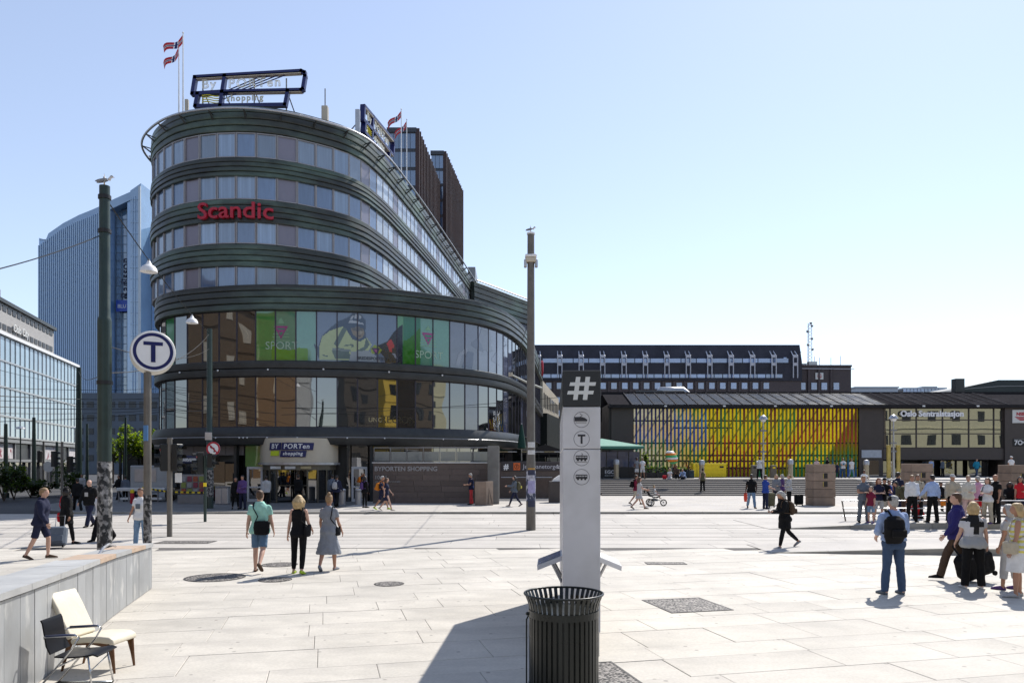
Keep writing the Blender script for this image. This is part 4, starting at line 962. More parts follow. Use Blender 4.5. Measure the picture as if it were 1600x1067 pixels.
neon_sign('neon_sign', 'open rooftop neon sign BY PORTEN shopping facing the square', (sx0, 48.6, 24.85), (1,.0), U)
p0 = tw.pos(tw.s_px(566, sA), -.5); p1 = Vector((X(622,64.5), 64.5, 0)); d = (p1-Vector((p0.x,p0.y,0))); 
neon_sign('neon_sign', 'second rooftop neon sign seen foreshortened along the right flank', (X(566,52.2), 52.2, 24.9), ((X(613,58.9)-X(566,52.2)), 58.9-52.2), .98)
# flag poles with flags, flags blown to the left
m_flr = mat('flag_red', (0.45,0.02,0.03), .7); m_flw = mat('flag_white', (0.7,0.7,0.72), .7); m_flb = mat('flag_blue', (0.01,0.02,0.12), .7)
def flag(px, Y, py_top, zbase, ang, label, droop):
    zt_ = Zp(py_top, Y); t = thing('flag_pole', 'slender white flagpole ' + label[0], 'flagpole', (X(px,Y), Y, zbase), group=None)
    b = MB(); b.tube([(0,0,0),(0,0,zt_-zbase)], [.06,.035], 8); b.ell((0,0,zt_-zbase+.06),(.06,.06,.06),8,5); b.build('pole', m_white, t)
    f = thing('flag', label[1], 'flag', (X(px,Y), Y, zt_-.1)); xs = [0,3,6,7,9,10,13,16,19,22]; ys = [0,3,6,7,9,10,13,16]; L_ = 1.5
    b = MB(); id_ = {}
    for i, x in enumerate(xs):
        for j, y in enumerate(ys):
            u = x/22*L_; v = y/22*L_*.5
            cd = math.cos(R(ang)); sn = math.sin(R(ang)); w = .16*math.sin(u*4.2+v*1.2)*min(1, u*1.5)
            id_[(i,j)] = (-.03 - u*cd + w*.3, w, -v*(1-.25*droop*u/L_) - u*sn - .1*math.sin(u*3)*droop)
    for i in range(len(xs)-1):
        for j in range(len(ys)-1):
            cx = xs[i]; cy = ys[j]; blue = 7 <= cx < 9 or 7 <= cy < 9; wh = 6 <= cx < 10 or 6 <= cy < 10
            b.add([id_[(i,j)], id_[(i+1,j)], id_[(i+1,j+1)], id_[(i,j+1)]], [(0,1,2,3)], 2 if blue else (1 if wh else 0))
    b.build('cloth', [m_flr, m_flw, m_flb], f)
flag(286, 50, 53, 23.6, 32, ('on the roof left of the front neon sign, taller of that pair', 'red flag with blue and white cross, upper left of the roof'), 1)
flag(279.5, 51, 72, 23.6, 48, ('on the roof left of the front neon sign, shorter of that pair', 'drooping red flag with blue cross just below the upper left one'), 1)
flag(627, 64, 172, 23.6, 42, ('behind the second neon sign, left of that pair', 'red cross flag streaming in front of the brown towers, upper one'), .3)
flag(635.5, 67, 188, 23.6, 46, ('behind the second neon sign, right of that pair', 'red cross flag on the lower pole before the brown towers'), .3)
def stub(px, Y, y0, y1, w, label):
    t = thing('antenna_box', label, 'antenna', (X(px,Y), Y, 23.75)); h = Zp(y0,Y)-23.75
    b = MB(); b.bbox((-w/2,-w/2,0),(w/2,w/2,h*.62 if y1 else h), .03); b.build('cabinet', m_alu if px == 559 else m_cream, t)
    if y1: b = MB(); b.tube([(0,0,h*.6),(0,0,h)], .04, 6); b.build('rod', m_frame, t)
stub(508, 50, 139, 1, .40, 'beige antenna cabinet with thin rod on the tower roof'); stub(559, 51.5, 172, 0, .30, 'short grey antenna box beside the second neon sign'); stub(292, 49.5, 156, 0, .22, 'small beige box on the roof by the flagpoles')
t = thing('roof_camera', 'small round camera on the roof ring at the far left', 'camera', tuple(ring.pos(ring.s_px(243, 4, 20)+.2, 0, 24.0)))
b = MB(); b.tube([(0,0,0),(0,0,.45)], .04, 6); b.tube([(0,0,.4),(-.25,0,.4)], .03, 6); b.build('bracket', m_frame, t); b = MB(); b.ell((-.3,0,.3),(.15,.15,.15),10,6); b.build('dome', m_alu, t)
t = thing('roof_ladder', 'small grey access ladder beside the front neon sign', 'ladder', (X(460,49.5), 49.5, 23.75))
b = MB()
for x in (0,.45): b.tube([(x,0,0),(x,0,1.1)], .03, 6)
for k in range(3): b.tube([(0,0,.3+.3*k),(.45,0,.3+.3*k)], .02, 5)
b.build('rails', m_frame, t)
# ------------------------------------------------------------------ brown twin towers behind the hotel
m_fin = mat('rust_brown_fin', (0.06,0.032,0.030), 0.6, .1, var=.25, scale=.3, rand=.15)
m_tglass = glass('tower_glass', (0.06,0.12,0.22), 2.5, 0.03, warp=.004, rand=.3)
m_tframe = mat('tower_floor_edge', (0.05,0.055,0.07), .5)
def twin(px0, px1, px2, Y0, Y2, ytop, label, flx):
    H = Zp(ytop, Y0); o = (X(px0,Y0), Y0, 0); t = thing('brown_tower', label, 'tower', o)
    a = Vector((0,0,0)); c = Vector((X(px1,Y0)-o[0],0,0)); e = Vector((X(px2,Y2)-o[0], Y2-Y0, 0)); f_ = e + Vector((-(c.x),0,0)); 
    b = MB(); b.prism([(a.x,a.y),(c.x,c.y),(e.x,e.y),(f_.x,f_.y)], 0, H-.6); b.build('core', m_tframe, t)
    n = max(3, int(c.x/.95)); w = c.x/n
    me = MB(); me.box((.04,-.12,.1),(w-.04,.05,3.0)); me = me.mesh('window', m_tglass)
    z = H-4.2
    while z > 28:
        for k in range(n): put('window', me, t, (k*w, 0, z))
        z -= 3.6
    b = MB(); b.box((-.2,-.2,H-.9),(c.x+.1,.6,H)); b.build('parapet', m_tframe, t)
    d = e-c; L_ = d.length; an = math.atan2(d.y, d.x); nf = flx
    me = MB(); me.box((-.16,-.7,25),(.16,.1,H)); me = me.mesh('fin', m_fin)
    for k in range(nf+1): q = c + d*(k/nf); put('fin', me, t, (q.x, q.y, (0 if k % 2 else -.15)), rz=an)
    b = MB(); b.T = Matrix.Translation(c) @ Matrix.Rotation(an, 4, 'Z'); b.box((0,-.12,20),(L_,.3,H-.4)); b.build('side_wall', mat('umber_glass', (0.04,0.028,0.028), .25, .0, ior=1.8, var=.3, scale=.2), t)
twin(606, 650, 687, 150, 182, 200, 'brown finned tower with blue glass end, nearer of the pair behind the hotel', 17)
twin(674, 693, 720, 180, 206, 236, 'brown finned tower, farther and lower right of the pair behind the hotel', 15)

# ------------------------------------------------------------------ the tall blue glass tower on the left
TY = 300.0
tg = thing('glass_tower', 'very tall blue glass tower with slanted blade top at the left', 'tower', (X(62,TY), TY, 0)); to = (X(62,TY), TY, 0)
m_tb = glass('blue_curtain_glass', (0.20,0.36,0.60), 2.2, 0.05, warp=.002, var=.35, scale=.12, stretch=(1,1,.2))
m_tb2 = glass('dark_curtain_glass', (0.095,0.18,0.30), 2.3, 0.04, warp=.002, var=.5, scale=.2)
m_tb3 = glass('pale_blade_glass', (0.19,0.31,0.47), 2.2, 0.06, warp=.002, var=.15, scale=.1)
m_fin2 = mat('pale_blue_fin', (0.40,0.53,0.70), .4, .0, var=.1)
m_fin3 = mat('thin_grid_line', (0.16,0.21,0.28), .4, .3)
tx = lambda px, Y=TY: X(px,Y); tz = lambda py, Y=TY: Zp(py,Y)
top = [(61,372),(72,363),(95,347),(120,334),(140,326),(158,318),(175,309),(200,298),(222,288)]
def topz(px):
    for (a, ya), (b_, yb) in zip(top, top[1:]):
        if px <= b_: return tz(ya+(yb-ya)*(px-a)/(b_-a))
    return tz(288)
face = [(tx(a), topz(a)-(3.0 if 62 < a < 200 else 0)) for a, _ in top if a <= 168]+[(tx(168), topz(168)-3)]
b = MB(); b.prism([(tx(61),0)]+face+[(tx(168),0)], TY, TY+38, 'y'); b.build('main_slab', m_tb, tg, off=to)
crest = [(tx(a), topz(a)-(3.2)) for a in (64,95,140,205)]+[(tx(a), topz(a)) for a in (222,200,175,158,140,120,95,72)]
b = MB(); b.prism(crest, TY+1.5, TY+20, 'y'); b.build('slanted_crest', m_tb3, tg, off=to)
n = 34
for k in range(n+1):
    px = 61.5 + (167-61.5)*k/n; b = MB(); b.box((tx(px)-.22,TY-.5,0),(tx(px)+.22,TY-.02,topz(px)-3.1)); b.build('fin', m_fin2, tg, off=to)
b = MB()
z = 4
while z < 90: b.box((tx(61.5),TY-.1,z),(tx(167.5),TY-.015,z+.35)); z += 3.3
tag(b.build('floor_lines', m_tb2, tg, off=to), kind='stuff')
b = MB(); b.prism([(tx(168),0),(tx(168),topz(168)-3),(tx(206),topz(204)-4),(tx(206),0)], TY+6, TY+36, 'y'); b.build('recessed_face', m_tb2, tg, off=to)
b = MB()
for k in range(5): px = 169+9*k; b.box((tx(px)-.14,TY+5.7,0),(tx(px)+.14,TY+5.98,topz(px)-4))
z = 4
while z < 104: b.box((tx(168),TY+5.8,z),(tx(206),TY+5.97,z+.22)); z += 3.3
tag(b.build('window_grid', m_fin3, tg, off=to), kind='stuff')
b = MB(); b.prism([(tx(205.5),0),(tx(205.5),topz(205.5)-1),(tx(222),topz(222)),(tx(222),0)], TY-1, TY+16, 'y'); b.build('blade', m_tb3, tg, off=to)
b = MB(); b.box((tx(195),TY+2,0),(tx(200.5),TY+6,topz(196)-2)); b.build('pier', m_tb, tg, off=to)
b = MB(); b.box((tx(219),TY-1.6,0),(tx(222.3),TY-1.02,topz(220)-1)); b.build('blade_edge', mat('pale_edge',(0.5,0.55,0.6),.4), tg, off=to)
b = MB()
for px in (209.5,213.5): b.box((tx(px)-.12,TY-1.3,0),(tx(px)+.12,TY-1.02,topz(px)-4))
z = 4
while z < 108: b.box((tx(205.8),TY-1.25,z),(tx(219),TY-1.02,z+.2)); z += 4.4
tag(b.build('blade_grid', m_fin2, tg, off=to), kind='stuff')
b = MB(); b.prism([(tx(222.5),0),(tx(222.5),tz(345)),(tx(250),tz(352)),(tx(250),0)], TY+8, TY+30, 'y'); b.build('rear_block', m_tb, tg, off=to)
b = MB()
for k in range(6): b.box((tx(223+4*k)-.12,TY+7.7,0),(tx(223+4*k)+.12,TY+7.98,tz(350)))
z = 4
while z < 96: b.box((tx(222.5),TY+7.75,z),(tx(250),TY+7.97,z+.25)); z += 3.3
tag(b.build('rear_grid', m_fin2, tg, off=to), kind='stuff')
sg = thing('hotel_sign', 'vertical dark script Radisson above a blue BLU panel on the glass tower', 'sign', (tx(183), TY+4.6, tz(482)))
o_ = Vector((0,0,0))
text_on('Radisson', 7.2, lambda u, v, w: (2.2 - v*.62, -w, 5.0+u*.62), mat('dark_blue_letter', (0.015,0.025,0.07), .4), 'letter', sg, .3, bold=.015, split=True)
b = MB(); b.box((-2.6,-.4,-.3),(2.5,.3,4.2)); b.build('panel', mat('bright_blue_board', (0.012,0.055,0.36), .35), sg)
flat_text('BLU', 2.0, (-2.0,-.45,1.1), m_white, sg, depth=.02, bold=.01)

# ------------------------------------------------------------------ left glass fronted building along the street
lb = thing('street_glass_building', 'long glass fronted building with grey upper storeys along the left street', 'building', (-62.3, 110, 0)); lo = Vector((-62.3,110,0))
ld = Vector((7.7,-28,0)).normalized(); ln = Vector((-ld.y, ld.x, 0)) * 1     # along the street towards us; outward normal
if ln.x < 0: ln = -ln
Llen = 62.0; angl = math.atan2(ld.y, ld.x)
LM = Matrix.Rotation(angl, 4, 'Z')           # local x runs towards the camera, local y points at the street when positive
sy = 1 if (LM @ Vector((0,1,0))).dot(ln) > 0 else -1
def lbox(b, x0, x1, d0, d1, z0, z1, m=0): b.box((x0, sy*d0, z0), (x1, sy*d1, z1), m)
def lbuild(b, name, m, par=lb): b2 = b; o = b2.build(name, m, par); o.matrix_parent_inverse = Matrix(); o.rotation_euler = (0,0,angl) if par is lb else (0,0,0); return o
m_lg = glass('pale_blue_front_glass', (0.22,0.31,0.38), 2.3, 0.05, warp=.01, wscale=.25, rand=.10, var=.12)
m_gc = mat('grey_concrete_front', (0.34,0.33,0.32), .7, var=.1); m_dkg = mat('dark_ground_floor', (0.025,0.025,0.028), .4, var=.4, scale=.5)
b = MB(); lbox(b, 0, Llen, -14, -.3, 0, 16.3); lbuild(b, 'core', m_black)
b = MB(); lbox(b, 0, Llen, -.6, .35, 16.2, 16.55); lbuild(b, 'parapet', m_white)
cw = 1.55; zr = [5.35, 7.6, 10.7, 13.5, 16.2]
pm = {}
for j in range(4):
    q = MB(); q.box((.03,-.04 if sy > 0 else -.04,.05),(cw-.03,.04,zr[j+1]-zr[j]-.05)); pm[j] = q.mesh('front_pane', m_lg)
for j in range(4):
    for k in range(int(Llen/cw)):
        q = LM @ Vector((k*cw, 0, zr[j])); put('front_pane', pm[j], lb, q, rz=angl)
for z in zr: b = MB(); lbox(b, 0, Llen, -.05, .14, z-.09, z+.09); lbuild(b, 'transom', m_alu)
mu = MB(); lbox(mu, -.03,.03, .04,.12, 5.35, 16.2); mu = mu.mesh('mullion', m_alu)
for k in range(int(Llen/cw)+1): put('mullion', mu, lb, LM @ Vector((k*cw,0,0)), rz=angl)
b = MB(); lbox(b, 0, Llen, -.1, .5, 4.75, 5.1); lbuild(b, 'canopy_beam', m_frame)
m_graf = mat('printed_banner', (0.5,0.47,0.48), .6, var=.3, scale=1.5, tint=(0.22,0.03,0.05), tintscale=1.1, tintpos=(.56,.6))
for k in range(12):
    b = MB(); lbox(b, k*5.1+.3, k*5.1+4.8, .0, .12, 3.0, 4.65); lbuild(b, 'banner', m_graf if k not in (1,3,4) else m_dkg)
    b = MB(); lbox(b, k*5.1-.1, k*5.1+.15, .0, .3, 0, 4.75); lbuild(b, 'column', m_frame)
b = MB(); lbox(b, 0, Llen, -.1, .35, 2.65, 2.95); lbuild(b, 'shop_lintel', m_frame)
for k in range(24): b = MB(); lbox(b, k*2.55+.1, k*2.55+2.45, -.25, -.15, .1, 2.6); lbuild(b, 'shop_window', m_glassd)
b = MB(); lbox(b, 7.5, Llen, -13, -.9, 16.4, 20.2); lbuild(b, 'upper_wall', m_gc)
b = MB(); lbox(b, 7.2, Llen, -13, -.6, 20.2, 20.6); lbuild(b, 'roof_edge', m_copperdk)
wq = MB(); lbox(wq, 0, 1.1, -.94, -.84, 0, .62); wq = wq.mesh('window', m_dkg)
for z in (19.35, 17.3):
    for k in range(36): put('window', wq, lb, LM @ Vector((8.2+k*1.5,0,z)), rz=angl)
b = MB(); lbox(b, 23,31,-9,-2,20.6,22.2); lbuild(b, 'plant_room', m_frame); b = MB(); lbox(b, 36,39,-9,-4,20.6,24.5); lbuild(b, 'chimney', m_frame)
text_on('Oslo City', 1.25, lambda u, v, w: tuple(LM @ Vector((17+u if sy < 0 else 23-u, sy*(-.7+w), 17.55+v))), m_offw, 'letter', lb, .05, bold=.01, split=True)
# low block closing the street beyond
cb = thing('street_end_block', 'dim blue-grey block closing the street beneath the glass tower', 'building', (X(150,190), 190, 0))
w_ = X(262,190)-X(110,190)
b = MB(); b.box((-w_*.35,0,0),(w_*.65,20,20.0)); b.build('wall', mat('blue_grey_render', (0.10,0.12,0.15), .6, var=.15, scale=.2), cb)
wq2 = MB(); wq2.box((0,-.1,0),(1.7,.02,1.5)); wq2 = wq2.mesh('window', mat('dim_window', (0.02,0.025,0.035), .3))
for j in range(5):
    for k in range(9): put('window', wq2, cb, (-w_*.33+.5+k*2.6, 0, 3.2+j*3.3))
# a low shaded arcade at the far street side and a far row of houses
ar = thing('street_arcade', 'long dark glazed arcade behind the trees on the street', 'arcade', (-33, 88, 0))
b = MB(); b.box((-12,0,0),(8,5,.4)); b.box((-12,-.6,5.0),(9,5,5.5)); b.box((-12,.8,.4),(8,4.8,5.0)); b.build('body', mat('arcade_dark', (0.03,0.033,0.035), .4, var=.3), ar)
for k in range(11): b = MB(); b.box((-11.9+k*2,-.3,.4),(-11.7+k*2,.0,5.0)); b.build('column', m_copperdk, ar)

# ------------------------------------------------------------------ facades behind the camera: they show as reflections in the glass
def facade(name, label, x0, x1, y, h, mwall, mwin, fl, pitch, ww, wh, rz=0, off0=1.2, extra=None):
    t = thing(name, label, 'building', (x0, y, 0), rz=rz); L_ = x1-x0
    b = MB(); b.box((0,-10,0),(L_,0,h)); b.box((-.2,-10,h),(L_+.2,.3,h+.6)); b.build('wall', mwall, t)
    q = MB(); q.box((0,-.05,0),(ww,.05,wh)); q.box((ww/2-.05,.05,0),(ww/2+.05,.09,wh)); q = q.mesh('window', mwin)
    n_ = int((L_-off0)/pitch); fh = h/fl
    for j in range(fl):
        for k in range(n_): put('window', q, t, (off0+k*pitch, .02, j*fh+fh*.3))
    for j in range(1, fl): b = MB(); b.box((0,0,j*fh-.12),(L_,.16,j*fh+.12)); b.build('string_course', mwall, t)
    return t
m_rv = mat('reflected_window', (0.02,0.022,0.025), .25)
facade('cream_house', 'cream rendered house facing the square behind the viewer', 80, 132, -20, 26, mat('cream_render', (0.58,0.55,0.36), .7), m_rv, 5, 5.4, 1.9, 2.2)
facade('yellow_house', 'ochre yellow house facing the square behind the viewer', 42, 70, -22, 22, mat('ochre_render', (0.60,0.42,0.06), .7), m_rv, 5, 4.4, 1.5, 2.2)
facade('brown_house', 'brown house with pale lattice behind the viewer', -62, -26, -24, 25, mat('brown_render', (0.20,0.12,0.06), .7), mat('lattice_bar', (0.5,0.42,0.3), .6), 6, 3.4, .5, 3.6)
facade('grey_house', 'grey house behind the viewer', -24, -14, -30, 19, mat('grey_render', (0.40,0.41,0.40), .7), m_rv, 5, 3.2, 1.5, 1.7)
facade('dark_house', 'dark stone house behind the viewer', 4, 38, -34, 20, mat('dark_stone_render', (0.07,0.06,0.05), .7), m_rv, 5, 3.8, 1.3, 1.9)
facade('dark_corner_house', 'long dark glazed house left of the viewer', 0, 62, 0, 26, mat('dark_corner_render', (0.15,0.105,0.065), .5), mat('corner_pier', (0.5,0.46,0.38), .6), 4, 5.2, 1.5, 2.2, rz=R(-92)).location = (-60, 38, 0)

facade('umber_house', 'dark umber house right of the viewer', 54, 73, 0, 22, mat('umber_render', (0.10,0.075,0.05), .7), m_rv, 5, 3.9, 1.4, 2.1)
# ================================================================== objects in the square
def lit(px, Y, z=0): return (X(px, Y), Y, z)
# ------------------------------------------------------------------ the information totem
tt = thing('information_totem', 'tall white slab totem with black hash panel and four round transport icons', 'totem', (0.635, 9.6, 0), rz=-R(3.1))
m_tot = mat('totem_white', (0.60,0.60,0.62), 0.42, var=.05, scale=1.2, tint=(0.46,0.46,0.46), tintscale=1.1, bump=.05, bscale=8)
W_, D_, H_ = .468, 4.6, 3.57
b = MB(); b.bbox((0,0,.30),(W_,D_,2.585), .008); b.build('lower_casing', m_tot, tt)
b = MB(); b.bbox((.02,.02,2.57),(W_-.02,D_-.02,2.60), .003); b.build('shadow_gap', m_black, tt)
b = MB(); b.bbox((0,0,2.592),(W_,D_,3.115), .008); b.build('upper_casing', m_tot, tt)
b = MB(); b.bbox((-.004,-.006,3.12),(W_+.004,D_,H_), .008); b.build('head_panel', mat('charcoal_panel', (0.016,0.017,0.018), .38, var=.2), tt)
b = MB(); b.bbox((.012,.012,0),(W_-.012,D_-.012,.30), .008); b.build('plinth', mat('grey_plinth', (0.36,0.36,0.36), .5, var=.1), tt)
hm = mat('matt_white_mark', (0.62,0.64,0.63), .5, var=.03)
b = MB(); cx, cz = W_/2, 3.345; s_ = .30
for k in (-1, 1):
    x = cx + k*.060; b.prism([(x-.028-.018,cz-.143),(x+.028-.018,cz-.143),(x+.028+.018,cz+.143),(x-.028+.018,cz+.143)], -.010, -.0066-.001*(k+1), 'y')
    z = cz + k*.053; b.prism([(cx-.167+k*.014,z-.022),(cx+.155+k*.014,z-.022),(cx+.167+k*.014,z+.022),(cx-.155+k*.014,z+.022)], -.0115-.0007*k, -.0102-.0007*k, 'y')
b.build('hash_mark', hm, tt)
m_ic = mat('icon_black', (0.02,0.02,0.025), .4)
def ringicon(cz, kind):
    b = MB(); n = 36; r0, r1 = .094, .099
    for k in range(n):
        a, e = 2*math.pi*k/n, 2*math.pi*(k+1)/n
        b.add([(W_/2+r*math.cos(t), -.002, cz+r*math.sin(t)) for t in (a, e) for r in (r0, r1)], [(0,2,3,1)])
    bx = lambda x0, z0, x1, z1: b.prism([(W_/2+x0,cz+z0),(W_/2+x1,cz+z0),(W_/2+x1,cz+z1),(W_/2+x0,cz+z1)], -.004, -.001, 'y')
    if kind == 'T': bx(-.047,.032,.047,.055); bx(-.012,-.06,.012,.0319)
    if kind == 'train':
        b.prism([(W_/2+p[0],cz+p[1]) for p in ((-.088,-.02),(.068,-.02),(.07,.0),(.04,.022),(.0,.034),(-.088,.034))], -.004,-.001,'y'); bx(-.075,-.040,.062,-.035)
        b.tube([(W_/2-.02,-.003,cz+.034),(W_/2+.01,-.003,cz+.052),(W_/2-.02,-.003,cz+.075)], .003, 4)
    if kind in ('tram','bus'):
        bx(-.072,.018,.072,.030); bx(-.072,-.020,.072,.004)
        for x in (-.072,-.036,.0,.036,.066): bx(x,.0041,x+.006,.0179)
        for x in (-.045,.0,.045): b.prism([(W_/2+x+.014*math.cos(t*math.pi/5),cz-.026+.014*math.sin(t*math.pi/5)) for t in range(10)], -.0035,-.0012,'y')
        if kind == 'tram': bx(-.07,-.052,.07,-.047); b.tube([(W_/2,-.003,cz+.031),(W_/2+.014,-.003,cz+.045),(W_/2,-.003,cz+.058)], .003, 4)
    b.build('icon', m_ic, tt)
ringicon(2.955,'train'); ringicon(2.715,'T'); ringicon(2.478,'tram'); ringicon(2.240,'bus')
for sx in (-1, 1):
    x0 = 0 if sx < 0 else W_; b = MB(); y0, y1 = .85, 1.6
    b.prism([(x0,1.155),(x0+sx*.34,1.02),(x0+sx*.335,.955),(x0,1.09)], y0, y1, 'y'); o = b.build('reading_desk', m_tot, tt)
    b = MB(); e = Vector((sx*.135, 0, .34)).normalized()*.004
    b.add([(x0+sx*.02+e.x,y0+.04,1.147+e.z),(x0+sx*.325+e.x,y0+.04,1.0255+e.z),(x0+sx*.325+e.x,y1-.04,1.0255+e.z),(x0+sx*.02+e.x,y1-.04,1.147+e.z)], [(0,1,2,3)]); b.build('map_sheet', glass('map_cover', (0.035,0.06,0.20) if sx < 0 else (0.4,0.4,0.42), 1.6, .12, warp=.001) if sx < 0 else m_offw, o)
    b = MB(); b.tube([(x0,y0+.1,.78),(x0+sx*.13,y0+.1,1.03)], .022, 6); b.tube([(x0,y1-.1,.78),(x0+sx*.13,y1-.1,1.03)], .022, 6); b.build('strut', m_alu, o)

# ------------------------------------------------------------------ the slatted litter bin
bn = thing('litter_bin', 'black slatted steel litter bin with flared rim in front of the totem', 'litter bin', (0.535, 7.95, 0))
m_bin = mat('bin_black_green', (0.005,0.008,0.0065), 0.33, 0.0, var=.25, scale=5, bump=.05)
q = MB(); pr_ = [(.355,.06),(.355,.80),(.352,.90),(.372,.99),(.402,1.062)]
for (r0, z0), (r1, z1) in zip(pr_, pr_[1:]):
    w = .0185
    q.add([(r0-.004,-w,z0),(r0+.004,-w,z0),(r0+.004,w,z0),(r0-.004,w,z0),(r1-.004,-w,z1),(r1+.004,-w,z1),(r1+.004,w,z1),(r1-.004,w,z1)], [(0,1,5,4),(1,2,6,5),(2,3,7,6),(3,0,4,7)] + ([(0,3,2,1)] if z0 < .1 else []) + ([(4,5,6,7)] if z1 > 1 else []))
q = q.mesh('slat', m_bin)
for k in range(40): put('slat', q, bn, rz=2*math.pi*k/40)
def torus(b, R_, r, z, n=48, k=8):
    vs = []; fs = []
    for i in range(n):
        t = 2*math.pi*i/n
        for j in range(k):
            p_ = 2*math.pi*j/k; vs.append(((R_+r*math.cos(p_))*math.cos(t), (R_+r*math.cos(p_))*math.sin(t), z+r*math.sin(p_)))
    for i in range(n):
        for j in range(k): fs.append((i*k+j, ((i+1)%n)*k+j, ((i+1)%n)*k+(j+1)%k, i*k+(j+1)%k))
    b.add(vs, fs)
b = MB(); torus(b, .405, .012, 1.066); b.build('rim', m_bin, bn, smooth=True)
b = MB(); b.lathe([(.362,.835),(.366,.835),(.366,.905),(.362,.905)], 48); b.build('upper_band', m_bin, bn)
b = MB(); b.lathe([(.362,.10),(.366,.10),(.366,.15),(.362,.15)], 48); b.build('lower_band', m_bin, bn)
b = MB(); b.lathe([(.0,.03),(.325,.03),(.325,.86),(.318,.86),(.318,.05),(0,.05)], 32); b.build('liner', mat('liner_steel', (0.03,0.032,0.03), .5, .3), bn)
b = MB(); b.tube([(-.36,-.02,.85),(-.385,-.02,.80),(-.385,-.02,.04)], .009, 6); b.ell((-.375,-.02,.86),(.02,.02,.02),8,5); b.build('hinge_rod', m_bin, bn)
b = MB(); b.lathe([(.33,0),(.30,.03),(0,.03)], 24); b.build('foot', m_bin, bn)
# ground covers
m_perf = mat('perforated_iron', (0.10,0.09,0.08), .7, .2, var=.3, scale=9)
def perforate(m):
    nt = m.node_tree; N = nt.nodes; L = nt.links; v = N.new('ShaderNodeTexVoronoi'); v.inputs['Scale'].default_value = 27; tc = N.new('ShaderNodeTexCoord'); L.new(tc.outputs['Object'], v.inputs['Vector'])
    mp = N.new('ShaderNodeMapRange'); mp.inputs['From Min'].default_value = .42; mp.inputs['From Max'].default_value = .60; L.new(v.outputs['Distance'], mp.inputs['Value'])
    mx = N.new('ShaderNodeMix'); mx.data_type = 'RGBA'; mx.inputs[6].default_value = (.015,.014,.013,1); mx.inputs[7].default_value = (.24,.22,.20,1); L.new(mp.outputs['Result'], mx.inputs['Factor']); L.new(mx.outputs[2], N['Principled BSDF'].inputs['Base Color'])
perforate(m_perf)
def cover(px, py, r, label):
    x, y, _ = G(px, py); t = thing('manhole_cover', label, 'manhole cover', (x, y, .0025), rz=rnd.uniform(0, 3))
    b = MB(); b.lathe([(0,.004),(r*.93,.004),(r*.93,0)], 32); b.build('plate', m_perf, t); b = MB(); b.lathe([(r*.94,-.01),(r*.94,.006),(r,.006),(r,-.01)], 32); b.build('ring', m_iron, t)
cover(608, 912, .30, 'small round manhole cover alone in the middle of the plaza paving'); cover(430, 905.5, .34, 'round cover in the paving below the feet of the mint shirt walker'); cover(437, 882, .42, 'larger round cover beside the mint shirt walker'); cover(336, 902, .62, 'widest round cover left of the walking trio')
def grate(px, py, w, d, label, rz=A):
    x, y, _ = G(px, py); t = thing('tree_grate', label, 'grate', (x, y, .003), rz=rz)
    b = MB(); b.box((-w/2,-d/2,-.01),(w/2,d/2,.004)); b.build('plate', m_perf, t); b = MB()
    for a0, a1, b0, b1 in ((-w/2-.03,w/2+.03,-d/2-.03,-d/2),(-w/2-.03,w/2+.03,d/2,d/2+.03),(-w/2-.03,-w/2,-d/2,d/2),(w/2,w/2+.03,-d/2,d/2)): b.box((a0,b0,-.01),(a1,b1,.007))
    b.build('frame', m_iron, t)
grate(1072, 945, 1.05, 1.15, 'square speckled grate in the paving right of the totem'); grate(946, 1052, .45, .9, 'narrow grate set in the paving beside the litter bin'); grate(1040, 880, .9, .35, 'thin grate strip far behind the square grate', 0); grate(290, 847, 1.6, .7, 'long dark grate near the wall end by the tram tracks', 0)

# ------------------------------------------------------------------ planter wall on the left with steel panels
pw = thing('planter_wall', 'low wall clad in scuffed grey panels with stone coping at the left', 'wall', (-5.4, 9.5, 0)); po = (-5.4, 9.5, 0)
wpath = Path([(-3.6,4.2),(-4.55,6.2),(-5.13,8.2),(-5.62,9.9),(-6.2,11.8),(-6.95,14.8)])       # goes away from us; nor() points to the right side
if wpath.nor(2).x < 0: SGN = -1
else: SGN = 1
def wtop(y): return 1.17 if y < 7 else (1.17 - .09*(y-7)/2.4 if y < 9.4 else 1.08 - .21*(y-9.4)/5.4)
m_wp = mat('scuffed_grey_panel', (0.33,0.34,0.345), 0.42, 0.25, var=.16, scale=1.6, tint=(0.52,0.52,0.50), tintscale=2.6, tintpos=(.58,.72), stretch=(1.5,1.5,.8), bump=.08, bscale=12, rand=.10)
m_cop = mat('pale_coping_stone', (0.37,0.37,0.36), .6, var=.14, scale=2, bump=.15, rand=.06); m_cop2 = mat('tan_coping_stone', (0.40,0.30,0.22), .7, var=.15, scale=3, bump=.15, rand=.08)
def ww_(y): return .42 + max(0, 14.8-y)/8*.20
sN = 0.0; k = 0
b = MB(); st_w = wpath.stations(0, wpath.L, .5); vs = []; fs = []
for u in st_w:
    p_ = wpath.pos(u, -.06*SGN); q_ = wpath.pos(u, -(ww_(p_.y)-.02)*SGN); h = wtop(p_.y)-.05
    vs += [(p_.x,p_.y,0),(p_.x,p_.y,h),(q_.x,q_.y,h),(q_.x,q_.y,0)]
for i in range(len(st_w)-1):
    for j in range(4): fs.append((4*i+j, 4*i+4+j, 4*i+4+(j+1)%4, 4*i+(j+1)%4))
fs += [(0,1,2,3), tuple(4*(len(st_w)-1)+j for j in range(4))]
b.add(vs, fs); b.build('wall_core', m_cop, pw, off=po)
